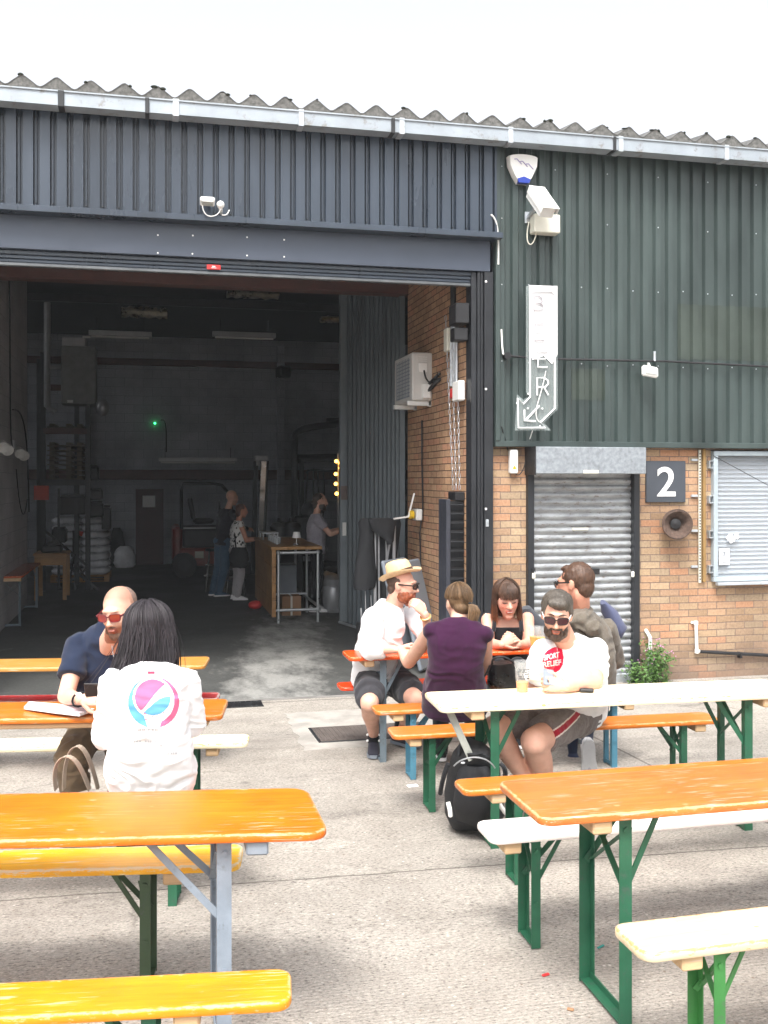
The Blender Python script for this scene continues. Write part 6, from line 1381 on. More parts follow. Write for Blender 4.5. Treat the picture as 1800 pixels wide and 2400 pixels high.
b = MB(); limb(b, A_(215, 1695, 6.2), A_(165, 1785, 5.75), .115, .098, 20); limb(b, A_(165, 1785, 5.75), A_(190, 1900, 5.75), .095, .075, 20); limb(b, A_(262, 1700, 6.2), A_(300, 1780, 5.8), .11, .09, 20); limb(b, A_(300, 1780, 5.8), A_(300, 1900, 5.78), .088, .07, 20); b.ell(A_(238, 1700, 6.2), (.2, .16, .13))
garment(p, 'trousers', b, KHAKI, .008, 3, .012, 8, (1, 1, 1.5), 5)
for u, z_ in ((188, 5.7), (300, 5.7)): shoe(p, A_(u, 1955, z_), -FW, BLK, BLK)
shades(H, p, LENSR, FRR, None, .019, .027, 'dark red sunglasses worn by the balding man in navy')
hairblob(p, H, [((0, -.030, .012), (.0755, .087, .072), 0), ((0, -.040, .045), (.073, .078, .070), 0)], hairmat('hair_cropped', (.19, .125, .10), .85), .006, .0015, 'cropped_hair')
b = MB(); c_ = wR.lerp(eR, .10); dd = (wR-eR).normalized(); a_ = dd.orthogonal().normalized(); e2 = dd.cross(a_); b.tube([c_+a_*.037*cos(2*pi*i/18)+e2*.031*sin(2*pi*i/18) for i in range(18)], .006, 8, closed=True); b.build('watch_strap', BLK, p)
b = MB(); b.ell(c_+UP*.028-FW*.012, (.018, .016, .010)); b.build('watch_face', M['white'], p)
b = MB(); b.tube(bez([A_(262, 1502, 5.98), A_(262, 1525, 5.96), A_(268, 1545, 5.96)], 10), .0025, 5); b.build('necklace', M['lightgrey'], p)
b = MB(); ph = wR+RT*.10-FW*.035+UP*.055; Mp = fr((-FW*.2+UP*1.0), RT); b.box(ph, (.145, .075, .009), Matrix((RT, (FW*.35-UP*.9).normalized()*-1, RT.cross((FW*.35-UP*.9).normalized()*-1))).transposed(), .003)
b.build('phone', M['black'], label='black phone held by the balding man in navy', cat='phone')
# ---------------------------------------------------------------- man in the white T-shirt with a red print
MB.PS = 0.875
p = person('dark-bearded man in a white T-shirt with a red print reading his phone', A_(1345, 1655, 6.62))
H = Head(A_(1305, 1442, 6.34), -FW*.9-RT*.18-UP*.24, R(-3), 1.18)
cr = (-RT*.93-FW*.30).normalized()       # his right-hand direction
b = MB(); headskin(b, H); sR, sL = A_(1276, 1530, 6.40), A_(1394, 1527, 6.58); eR, eL = A_(1252, 1612, 6.50), A_(1392, 1598, 6.42); wR, wL = A_(1243, 1690, 6.40), A_(1328, 1608, 6.26)
limb(b, A_(1326, 1508, 6.5), H(0, -.01, -.05), .078, .074); trunk(b, [(A_(1345, 1660, 6.64), .19, .14, cr), (A_(1338, 1590, 6.58), .19, .13, cr), (A_(1332, 1515, 6.52), .15, .09, cr)])
arm(b, sR, eR, wR, (.060, .050, .031), 1.05); arm(b, sL, eL, wL, (.062, .052, .034), 1.08); hr, hl = MB(), MB()
handbits(hl, wL+(wL-eL).normalized()*.01, -RT*1.0-FW*.05+UP*.16, -FW*.85+UP*.35, 1, (42, 38, 22), 1.15, tc=5); handbits(hr, wR, -UP*.9-FW*.3, -RT*.8-FW*.3, -1, (15, 20, 15), 1.1)
kR, kL = A_(1160, 1705, 6.15), A_(1252, 1738, 6.02); aR, aL = A_(1245, 1852, 6.02), A_(1288, 1865, 6.15)
leg(b, A_(1318, 1672, 6.55), kR, aR, (.09, .072, .043), 1.05); leg(b, A_(1365, 1672, 6.58), kL, aL, (.09, .078, .043), 1.08)
skinbody(p, b, [hr, hl], SK['rosy'], .0075, facetint(H, stubble=.5))
b = MB(); trunk(b, [(A_(1372, 1690, 6.60), .15, .14, cr), (A_(1352, 1655, 6.62), .205, .17, cr), (A_(1342, 1610, 6.58), .225, .19, cr), (A_(1336, 1560, 6.54), .215, .17, cr), (A_(1332, 1525, 6.52), .195, .125, cr), (A_(1328, 1506, 6.5), .125, .09, cr), (A_(1326, 1499, 6.5), .082, .075, cr)], 30)
for s_, e_ in ((sR, eR), (sL, eL)): limb(b, s_, s_.lerp(e_, .2), .088, .088, 18); tubeflat(b, [s_, s_.lerp(e_, .3), s_.lerp(e_, .74)], [.086, .090, .086])
tee = garment(p, 't_shirt', b, WHITE, .0075, 3, .011, 6, (1, 1, 1.8), 14)
drop = [(1300, 1520), (1290, 1513), (1311, 1505), (1313, 1512), (1318, 1532), (1319, 1552), (1312, 1568), (1302, 1576), (1288, 1576), (1296, 1571), (1288, 1566), (1276, 1562), (1273, 1545), (1277, 1530), (1286, 1521)]
ip = inpoly([(1275, 1535), (1282, 1525), (1296, 1518), (1309, 1515), (1316, 1513), (1317, 1520), (1321, 1540), (1319, 1558), (1311, 1571), (1300, 1577), (1288, 1577), (1292, 1570), (1276, 1566), (1272, 1550)])
t1 = intext('SPORT', 1293, 1538, 36, 13, .03, .25); t2 = intext('RELIEF', 1294, 1555, 42, 13, .03, .15)
REDT = cloth('red_drop_print', (.68, .015, .06), .05); tx = lambda u, v: t1(u, v) or t2(u, v)
decal(tee, 'red_print', REDT, (1266, 1508, 1326, 1582), 1.0, lambda u, v: ip(u, v) and not tx(u, v))
decal(tee, 'print_lettering', cloth('white_print', (.9, .88, .88), .02), (1266, 1528, 1320, 1566), 1.0, lambda u, v: tx(u, v) and ip(u, v), .0025)
b = MB(); limb(b, A_(1322, 1668, 6.55), A_(1198, 1690, 6.25), .125, .108, 20); b.ell(A_(1345, 1665, 6.62), (.22, .19, .15)); limb(b, A_(1365, 1668, 6.58), A_(1350, 1682, 6.5), .135, .13, 22); tubeflat(b, [A_(1362, 1672, 6.56), A_(1320, 1695, 6.35), A_(1272, 1722, 6.12)], [.125, .122, .108], 24)
sh_ = garment(p, 'cargo_shorts', b, CARGO, .0075, 3, .012, 8, (1, 1, 1), 23)
ns = lambda t: (1268+92*t, 1737-72*t+10*sin(t*3))      # stripe down the outer thigh
def stripe(wd):
    def f(u, v):
        t = (u-1268)/92.
        if t < .02 or t > 1: return False
        d_ = v-(ns(t)[1]); return abs(d_) < wd
    return f
decal(sh_, 'pale_side_stripe', cloth('pale_stripe', (.70, .64, .58), .08), (1262, 1640, 1366, 1760), 1.5, stripe(13), .003); decal(sh_, 'red_side_stripe', cloth('red_stripe', (.33, .015, .03), .12), (1262, 1640, 1366, 1760), 1.5, stripe(8.5), .0045)
for a_, d_ in ((aR, -FW), (aL, -FW+RT*.2)): shoe(p, onfoot(a_, .08), d_, BLK, M['greyplastic'])
hairblob(p, H, [((0, -.026, .050), (.0825, .094, .082), 0), ((0, .050, .092), (.058, .040, .026), -.3), ((.073, -.006, .030), (.010, .035, .04), 0), ((-.073, -.006, .030), (.010, .035, .04), 0), ((0, -.06, -.01), (.068, .05, .06), 0)], HB['greybrown'], .005, .007, 'hair', 30)
bp = [((0, .054, -.092), (.044, .040, .034), 0), ((.043, .030, -.072), (.020, .040, .040), 0), ((-.043, .030, -.072), (.020, .040, .040), 0), ((0, .088, -.0425), (.027, .0105, .006), 0), ((.029, .078, -.062), (.008, .014, .024), 0), ((-.029, .078, -.062), (.008, .014, .024), 0)]
hairblob(p, H, bp, hairmat('hair_beard_dark', (.055, .032, .022), .6), .0045, .004, 'beard', 60, (1, 1, 1))
b = MB(); H.e(b, (0, .097, -.056), (.015, .006, .0035)); b.build('lips', mat('lip_skin', (.26, .11, .09), .6), p)
shades(H, p, LENS, FRB, FRW, .020, .029, 'square dark sunglasses with white arms on the man with the phone')
for q in (-1, 1): b = MB(); b.tube([H(q*.012, .098, .036), H(q*.03, .096, .043), H(q*.050, .082, .036)], [.003, .0045, .002], 6); bw = b.build('eyebrow', HB['dark'], p); tint(bw, lambda q_: ONE)
q = wR.lerp(eR, .12); b = MB(); b.tube([q+V((cos(2*pi*i/16)*.036, sin(2*pi*i/16)*.036, 0)) for i in range(16)], .008, 8, closed=True); b.build('wristband', BLK, p)
hp = wL-RT*.095+FW*.012+UP*.045; Mp = Matrix(((RT*1.0-UP*.12).normalized(), (UP*.6+RT*.1+FW*.7).normalized(), (RT.cross(UP*.6+FW*.7)).normalized())).transposed()
b = MB(); b.box(hp, (.058, .105, .008), Mp, .003); pho = b.build('phone', M['greyplastic'], label='silver-backed phone held by the man in the white T-shirt', cat='phone'); b = MB(); b.box(hp+Mp@V((0, -.03, .0)), (.020, .022, .0105), Mp, .004); b.build('back_mark', M['black'], pho)
b = MB(); b.tube([A_(1326, 1500, 6.5)+cr*.092*.9*cos(2*pi*i/28)+cr.cross(UP)*.086*.9*sin(2*pi*i/28)+UP*.004*sin(4*pi*i/28) for i in range(28)], .0075, 8, closed=True); b.build('ribbed_collar', WHITE, p)
# ---------------------------------------------------------------- man in the straw hat
MB.PS = 0.92
p = person('ginger-bearded man in a straw hat and white shirt with a hand at his mouth', A_(880, 1570, 7.85))
H = Head(A_(943, 1373, 7.78), RT*.94-FW*.34-UP*.10, R(0), 1.13)
cr = (RT*.25-FW*.97).normalized()*1        # his right-hand direction faces us
b = MB(); headskin(b, H); sR, sL = A_(876, 1450, 7.68), A_(966, 1438, 7.98); eR, eL = A_(866, 1522, 7.60), A_(1008, 1498, 7.72); wR, wL = A_(928, 1522, 7.56), A_(996, 1440, 7.62)
limb(b, A_(918, 1430, 7.84), H(-.0, -.02, -.05), .074, .070); trunk(b, [(A_(882, 1575, 7.86), .16, .13, cr), (A_(896, 1500, 7.84), .17, .13, cr), (A_(914, 1442, 7.84), .14, .09, cr)])
arm(b, sR, eR, wR, (.055, .045, .030)); arm(b, sL, eL, wL, (.055, .045, .030)); hr, hl = MB(), MB()
handbits(hr, wR, RT*1.0+FW*.1, UP*.9-FW*.3, -1, (12, 20, 15), 1.08); handbits(hl, wL, UP*.75-RT*.62, RT*.5-FW*.7+UP*.3, 1, (24, 40, 20), 1.08, tc=20)
kR, kL = A_(866, 1648, 7.34), A_(975, 1640, 7.45); aR, aL = A_(876, 1722, 7.55), A_(938, 1728, 7.75)
leg(b, A_(872, 1590, 7.8), kR, aR, (.09, .066, .040), 1.05); leg(b, A_(915, 1590, 7.9), kL, aL, (.09, .066, .040), 1.05)
skinbody(p, b, [hr, hl], SK['rosy'], .008, facetint(H))
b = MB(); trunk(b, [(A_(872, 1592, 7.85), .19, .17, cr), (A_(878, 1550, 7.85), .175, .165, cr), (A_(892, 1500, 7.84), .19, .165, cr), (A_(905, 1452, 7.84), .20, .145, cr), (A_(914, 1428, 7.84), .165, .115, cr), (A_(919, 1413, 7.84), .098, .092, cr)], 30)
limb(b, sR, sR.lerp(eR, .2), .086, .084, 18); tubeflat(b, [sR, sR.lerp(eR, .5), eR], [.084, .084, .078]); b.ell(eR, .078); tubeflat(b, [eR, eR.lerp(wR, .35), eR.lerp(wR, .55)], [.074, .066, .062]); limb(b, sL, sL.lerp(eL, .2), .082, .08, 18); tubeflat(b, [sL, sL.lerp(eL, .6), sL.lerp(eL, .85)], [.08, .080, .074])
garment(p, 'loose_shirt', b, WHITE, .0075, 3, .013, 6, (1, 1, 1.2), 31)
b = MB(); b.add([A_(903, 1418, 7.66), A_(925, 1432, 7.60), A_(933, 1450, 7.60), A_(918, 1440, 7.60)], [(0, 1, 2, 3)]); b.add([A_(948, 1432, 7.66), A_(958, 1420, 7.70), A_(952, 1442, 7.66), A_(938, 1455, 7.64)], [(0, 1, 2, 3)])
b = MB(); limb(b, A_(872, 1588, 7.8), kR.lerp(A_(872, 1588, 7.8), .22), .125, .112, 20); tubeflat(b, [A_(872, 1588, 7.8), A_(868, 1612, 7.6), A_(868, 1628, 7.42)], [.125, .125, .118]); tubeflat(b, [A_(915, 1588, 7.9), A_(950, 1612, 7.7), A_(968, 1630, 7.52)], [.125, .12, .112]); b.ell(A_(885, 1585, 7.85), (.2, .17, .14))
garment(p, 'shorts', b, DSHORT, .008, 3, .010, 7, (1, 1, 1), 41)
SN = cloth('dark_trainer', (.03, .03, .045), .2)
for a_, d_ in ((aR, -FW), (aL, -FW*.6+RT*.6)):
    shoe(p, onfoot(a_, .085), d_, SN, M['greyplastic'], 1.08); b = MB(); limb(b, V(onfoot(a_, .10)), V(onfoot(a_, .17)), .052, .048); garment(p, 'ankle_sock', b, BLK, .008, 2, .002)
b = MB()
for du in (-16, 12): 
    for dv_ in (0, 14): b.ell(A_(877+du, 1722+dv_, 7.46), .010, n=8, m=6)
b.build('reflective_spots', M['signwhite'], p)
hairblob(p, H, [((0, -.030, .030), (.079, .088, .062), 0), ((0, -.058, -.025), (.066, .045, .05), 0)], HB['brown'], .006, .003)
hairblob(p, H, [((0, .062, -.092), (.046, .042, .044), 0), ((.045, .028, -.062), (.021, .048, .050), 0), ((-.045, .028, -.062), (.021, .048, .050), 0), ((0, .091, -.0425), (.027, .011, .0075), 0), ((.034, .075, -.055), (.012, .020, .022), 0), ((-.034, .075, -.055), (.012, .020, .022), 0)], HB['ginger'], .005, .004, 'beard', 60, (1, 1, 1))
shades(H, p, LENSB, FRB, None, .020, .028, 'black sunglasses worn under the straw hat')
b = MB(); c_ = wL.lerp(eL, .10); dd = (wL-eL).normalized(); a_ = dd.orthogonal().normalized(); e2 = dd.cross(a_); b.tube([c_+a_*.036*cos(2*pi*i/18)+e2*.034*sin(2*pi*i/18) for i in range(18)], .009, 8, closed=True); b.build('gold_watch', mat('gold_metal', (.75, .55, .25), .25, .8), p)
# straw hat: a thing worn
Mh = H.M@Matrix.Rotation(R(25), 3, 'X'); hc_ = H(0, -.020, .072); k = 1.0
hat = empty('straw_hat', tuple(hc_), 'pale straw trilby hat with a brown band worn tilted back', 'hat')
STR = mat('straw', (.66, .48, .27), .7, 0, .12, 40, 160, .5); BRIM = MB(); n = 48; rings = []
prof = [(.088, .0), (.12, -.006), (.142, -.004), (.155, .006), (.156, .010), (.141, .001), (.12, -.001), (.086, .006)]
vs = [];
for (r_, z_) in prof:
    for i in range(n):
        a = 2*pi*i/n; front = cos(a-pi/2); vs.append(hc_+Mh@(V((r_*.90*cos(a), r_*1.02*sin(a), z_-(.018*max(0, front)*(r_-.088)/.07)+.030*abs(cos(a))*(r_-.088)/.07)))*k)
BRIM.add(vs, [(r*n+i, r*n+(i+1) % n, ((r+1) % 8)*n+(i+1) % n, ((r+1) % 8)*n+i) for r in range(8) for i in range(n)]); BRIM.build('brim', STR, hat, ang=60)
b = MB(); rings = []
for (s_, z_, dent) in ((.090, 0, 0), (.089, .03, 0), (.085, .062, 0), (.079, .092, 0), (.068, .108, .0), (.046, .112, .5), (.02, .100, 1), (.004, .096, 1)):
    rings.append([hc_+Mh@(V((s_*.92*cos(2*pi*i/n)*(1-.10*max(0, sin(2*pi*i/n))*(z_/.1)), s_*1.08*sin(2*pi*i/n), z_-.010*max(0, sin(2*pi*i/n))*(z_/.1))))*k for i in range(n)])
b.loft(rings); b.build('crown', STR, hat, ang=60)
b = MB(); rings = [[hc_+Mh@(V((s_*.92*cos(2*pi*i/n), s_*1.08*sin(2*pi*i/n), z_)))*k for i in range(n)] for (s_, z_) in ((.0925, .004), (.0925, .034), (.089, .034), (.089, .004))]
vs = [q for r in rings for q in r]; b.add(vs, [(r*n+i, r*n+(i+1) % n, ((r+1) % 4)*n+(i+1) % n, ((r+1) % 4)*n+i) for r in range(4) for i in range(n)]); b.build('hat_band', cloth('brown_ribbon', (.07, .035, .022), .1), hat)
# ---------------------------------------------------------------- woman in purple
MB.PS = 0.91
p = person('woman in a sleeveless purple top with a light brown ponytail, from behind', A_(1065, 1625, 7.02))
H = Head(A_(1073, 1412, 7.16), FW*.88-RT*.42-UP*.10, R(-3), 1.09)
b = MB(); headskin(b, H, True); sL, sR = A_(1012, 1478, 7.06), A_(1136, 1486, 7.06); eL, eR = A_(958, 1552, 7.36), A_(1138, 1566, 7.2); wL, wR = A_(938, 1520, 7.58), A_(1112, 1536, 7.5)
limb(b, A_(1073, 1462, 7.1), H(0, -.02, -.05), .060, .056); trunk(b, [(A_(1064, 1635, 7.04), .17, .12, RT), (A_(1068, 1560, 7.06), .14, .10, RT), (A_(1072, 1500, 7.06), .16, .10, RT), (A_(1073, 1468, 7.08), .12, .07, RT)])
arm(b, sL, eL, wL, (.052, .044, .027), 1.08); arm(b, sR, eR, wR, (.052, .044, .027), 1.08); hr, hl = MB(), MB()
handbits(hl, wL, UP*.25+RT*.8+FW*.2, FW*.3+UP*.8, 1, (40, 50, 30), 1.0); handbits(hr, wR, FW*.6-RT*.6, UP, 1, (20, 30, 20), 1.0)
skinbody(p, b, [hl, hr], SK['fair'], .008, facetint(H))
b = MB(); trunk(b, [(A_(1066, 1660, 7.02), .232, .16, RT), (A_(1066, 1625, 7.04), .232, .17, RT), (A_(1066, 1585, 7.06), .20, .15, RT), (A_(1068, 1550, 7.06), .188, .135, RT), (A_(1071, 1510, 7.06), .205, .135, RT), (A_(1073, 1480, 7.07), .205, .11, RT), (A_(1073, 1462, 7.08), .165, .085, RT), (A_(1073, 1453, 7.09), .095, .07, RT)], 30)
b.ell(sL, (.065, .075, .06)); b.ell(sR, (.065, .075, .06))
garment(p, 'sleeveless_top', b, PURPLE, .0075, 3, .008, 6, (1, 1, 2), 51)
b = MB(); hL, hR = A_(1040, 1640, 7.05), A_(1100, 1640, 7.05)
for h_, k_, a_ in ((hL, A_(1030, 1620, 7.5), A_(1035, 1760, 7.35)), (hR, A_(1110, 1620, 7.5), A_(1105, 1760, 7.4))): limb(b, h_, k_, .10, .08); limb(b, k_, a_, .075, .05); shoe(p, onfoot(a_, .08), FW, BLK, WHITE)
b.ell(A_(1066, 1645, 7.03), (.21, .16, .10)); garment(p, 'trousers', b, BLK, .009, 3, .004)
hairblob(p, H, [((0, -.022, .036), (.083, .100, .092), 0), ((0, -.060, -.025), (.066, .052, .055), 0)], HB['light'], .0055, .003)
b = strands(H, 420, (.085, .103, .095), .05, ctr=(0, -.022, .036), face=.55, jit=.006, rad=.0016, seed=6, gather=(.02, -.118, -.012)); hs_ = b.build('swept_hair', HB['light'], p, ang=180); randtint(hs_, 5, .65, 1.5)
b = MB(); rnd = random.Random(5); g0 = V((.02, -.118, -.012))
for i in range(170):
    a, rr = rnd.uniform(0, 2*pi), rnd.random()**.5; o_ = V((rr*cos(a), rr*sin(a)*.6, 0)); e_ = rnd.uniform(.85, 1.08)
    b.tube([H(*(g0+V((o_.x*.014, o_.y*.014, 0)))), H(*(g0+V((.006+o_.x*.028, -.026+o_.y*.03, -.012)))), H(*(g0+V((.008+o_.x*.044, -.032+o_.y*.04, -.055*e_)))), H(*(g0+V((-.006+o_.x*.034, -.020+o_.y*.03, -.115*e_)))), H(*(g0+V((-.026+o_.x*.012, -.010+o_.y*.012, -.170*e_))))], [.0022, .0022, .0022, .002, .001], 4, caps=False)
po_ = b.build('ponytail', HB['light'], p, ang=180); randtint(po_, 3, .6, 1.5)
b = MB(); H.e(b, (.020, -.118, -.012), (.013, .010, .014)); b.build('hair_tie', BLK, p)
# ---------------------------------------------------------------- woman in the black vest
MB.PS = 0.925
p = person('smiling woman with a brown fringe in a black vest top, hands clasped on the table', A_(1190, 1560, 8.2))
H = Head(A_(1188, 1404, 8.02), -FW*.92+RT*.08-UP*.20, R(3), 1.22)
b = MB(); headskin(b, H, True, ears=True); sR, sL = A_(1143, 1453, 8.12), A_(1236, 1450, 8.14); eR, eL = A_(1146, 1510, 8.02), A_(1238, 1512, 8.04); wR, wL = A_(1176, 1511, 7.86), A_(1214, 1511, 7.88)
limb(b, A_(1190, 1450, 8.14), H(0, -.012, -.05), .052, .050); trunk(b, [(A_(1190, 1555, 8.2), .15, .11, -RT), (A_(1190, 1500, 8.16), .135, .10, -RT), (A_(1190, 1475, 8.13), .155, .105, -RT), (A_(1190, 1448, 8.14), .13, .065, -RT)])
arm(b, sR, eR, wR, (.050, .042, .027), 1.1); arm(b, sL, eL, wL, (.050, .042, .027), 1.1); hr, hl = MB(), MB()
handbits(hr, wR+UP*.005, RT*.75+UP*.42-FW*.1, -FW*.7+UP*.2-RT*.3, 1, (40, 50, 35), 1.05); handbits(hl, wL+UP*.012, -RT*.75+UP*.5-FW*.1, -FW*.8+UP*.2+RT*.2, -1, (45, 55, 40), 1.05)
skinbody(p, b, [hl, hr], SK['rosy'], .007, facetint(H, lids=True, blush=.9, lips=(.80, .42, .42), brow=(.30, .2, .16)))
b = MB(); trunk(b, [(A_(1190, 1565, 8.2), .185, .14, -RT), (A_(1190, 1530, 8.18), .165, .13, -RT), (A_(1190, 1500, 8.15), .155, .128, -RT), (A_(1190, 1484, 8.13), .160, .126, -RT), (A_(1190, 1476, 8.12), .152, .116, -RT), (A_(1190, 1468, 8.12), .120, .098, -RT)], 30)
garment(p, 'vest_top', b, BLK, .007, 3, .004, 7, (1, 1, 1), 61)
b = MB()
for q in (-1, 1): b = MB(); b.tube(bez([A_(1190+q*33, 1480, 7.985), A_(1190+q*31, 1462, 7.995), A_(1190+q*30, 1447, 8.06), A_(1190+q*30, 1444, 8.14)], 8), [.017]*9, 10); b.build('shoulder_strap', BLK, p)
b = MB(); H.e(b, (0, .0935, -.0585), (.017, .006, .0032)); b.build('teeth', mat('tooth_enamel', (.8, .76, .7), .3), p)
for q in (-1, 1): b = MB(); b.tube([H(q*.017, .0875, .004), H(q*.029, .0900, .0005), H(q*.042, .083, .004)], .0016*1.15, 6); b.build('eyelash', FRB, p)
hairblob(p, H, [((0, -.024, .040), (.086, .098, .092), 0), ((0, -.060, -.05), (.078, .045, .10), 0)], HB['brown'], .0055, .003)
FD = lambda q: (1.0+1.8*max(0, min(1, (1.50-q.z+.0-.28)/.16)), 1.0+1.3*max(0, min(1, (1.50-q.z-.28)/.16)), 1.0+.8*max(0, min(1, (1.50-q.z-.28)/.16)))
zH = H.C.z; FD = lambda q: tuple(1+a*max(0, min(1, (zH-.03-q.z)/.14)) for a in (2.4, 1.7, 1.0))
b = strands(H, 620, (.088, .102, .098), .19, ctr=(0, -.018, .036), face=.95, jit=.008, rad=.0019, seed=9, flare=.10); hs_ = b.build('long_hair', HB['brown'], p, ang=180); randtint(hs_, 6, .6, 1.5, FD)
b = MB(); rnd = random.Random(12)     # fringe
for i in range(150):
    x = rnd.uniform(-.064, .064); b.tube([H(x*.5, .045, .122), H(x*.8, .092, .100), H(x*.98, .108-abs(x)*.25, .062), H(x, .110-abs(x)*.30, .032-.002+rnd.uniform(-.005, .004))], [.0021]*3+[.001], 4, caps=False)
fr_ = b.build('fringe', HB['brown'], p, ang=180); randtint(fr_, 7, .6, 1.3)
b = MB()
for s_ in (-1, 1): limb(b, A_(1190+s_*18, 1570, 8.15), A_(1190+s_*24, 1560, 7.75), .08, .07); limb(b, A_(1190+s_*24, 1560, 7.75), A_(1190+s_*24, 1700, 7.8), .066, .045)
b.ell(A_(1190, 1570, 8.18), (.19, .15, .10)); garment(p, 'trousers', b, BLK, .010, 3, .003)
for s_ in (-1, 1): a_ = A_(1190+s_*24, 1715, 7.8); shoe(p, onfoot(a_, .08), -FW, BLK, WHITE)
# ---------------------------------------------------------------- man in the grey hoodie
MB.PS = 0.915
p = person('man in a grey-brown hoodie with his back turned, nearest the shutter door', A_(1375, 1610, 7.34))
H = Head(A_(1347, 1370, 7.26), -RT*.80+FW*.52-UP*.12, R(2), 1.22)
cr = (RT*.80+FW*.55).normalized()
b = MB(); headskin(b, H); sL, sR = A_(1312, 1478, 7.22), A_(1418, 1476, 7.44); eL, eR = A_(1295, 1560, 7.45), A_(1440, 1548, 7.62); wL, wR = A_(1290, 1545, 7.75), A_(1400, 1538, 7.82)
limb(b, A_(1358, 1440, 7.32), H(0, -.02, -.05), .076, .074); trunk(b, [(A_(1378, 1620, 7.34), .17, .13, cr), (A_(1372, 1530, 7.33), .17, .12, cr), (A_(1362, 1455, 7.32), .14, .08, cr)])
arm(b, sL, eL, wL); arm(b, sR, eR, wR); hl, hr = MB(), MB(); handbits(hl, wL, FW*.7+RT*.3, UP, 1); handbits(hr, wR, FW*.4-RT*.8, UP, -1)
skinbody(p, b, [hl, hr], SK['ruddy'], .009, facetint(H, stubble=.6))
b = MB(); trunk(b, [(A_(1380, 1632, 7.33), .205, .165, cr), (A_(1380, 1590, 7.34), .20, .165, cr), (A_(1376, 1540, 7.34), .205, .165, cr), (A_(1370, 1495, 7.33), .205, .15, cr), (A_(1364, 1462, 7.32), .175, .12, cr), (A_(1360, 1440, 7.32), .10, .09, cr)], 30)
for s_, e_, w_ in ((sL, eL, wL), (sR, eR, wR)): limb(b, s_, e_, .085, .072, 18); limb(b, e_, w_, .070, .050, 18)
garment(p, 'hoodie', b, HOOD, .0075, 3, .013, 6, (1, 1, 1.2), 71)
b = MB(); hc1 = A_(1366, 1452, 7.24); b.ell(hc1, (.135, .085, .075), fr(cr.cross(UP))); b.ell(A_(1358, 1432, 7.32), (.105, .10, .055), fr(cr.cross(UP))); b.ell(A_(1385, 1470, 7.20), (.075, .055, .055))
garment(p, 'hood', b, HOOD, .007, 3, .016, 9, (1, 1, 1), 75)
b = MB(); kL, kR = A_(1330, 1640, 7.72), A_(1395, 1640, 7.75); aL, aR = A_(1342, 1758, 7.45), A_(1372, 1748, 7.1)
b.ell(A_(1378, 1622, 7.34), (.19, .16, .12)); limb(b, A_(1360, 1625, 7.36), kL, .10, .08); limb(b, A_(1398, 1625, 7.36), kR, .10, .08); limb(b, kL, A_(1342, 1700, 7.55), .075, .06); limb(b, kR, A_(1380, 1700, 7.4), .075, .06)
garment(p, 'shorts', b, BLK, .009, 3, .005)
b = MB(); limb(b, A_(1342, 1695, 7.56), A_(1342, 1765, 7.45), .05, .036); limb(b, A_(1380, 1695, 7.42), A_(1374, 1745, 7.12), .05, .04); garment(p, 'socks', b, NAVY, .008, 2, .003)
shoe(p, A_(1343, 1776, 7.44), -RT*.7+FW*.6, cloth('navy_shoe', (.03, .04, .08)), WHITE, 1.0)
shoe(p, A_(1376, 1752, 7.1), -UP*.88+FW*.22+RT*.05, cloth('grey_mesh_shoe', (.30, .30, .31)), M['lightgrey'], 1.15, up=FW*.98+UP*.2)
hairblob(p, H, [((0, -.028, .040), (.083, .096, .088), 0), ((0, -.062, -.02), (.066, .05, .062), 0), ((0, .030, .098), (.050, .045, .018), -.1)], HB['brown'], .005, .006, 'hair', 30)
shades(H, p, LENSB, FRB, None, .018, .027, 'black sunglasses on the man in the hoodie')
MB.PS = 1.0
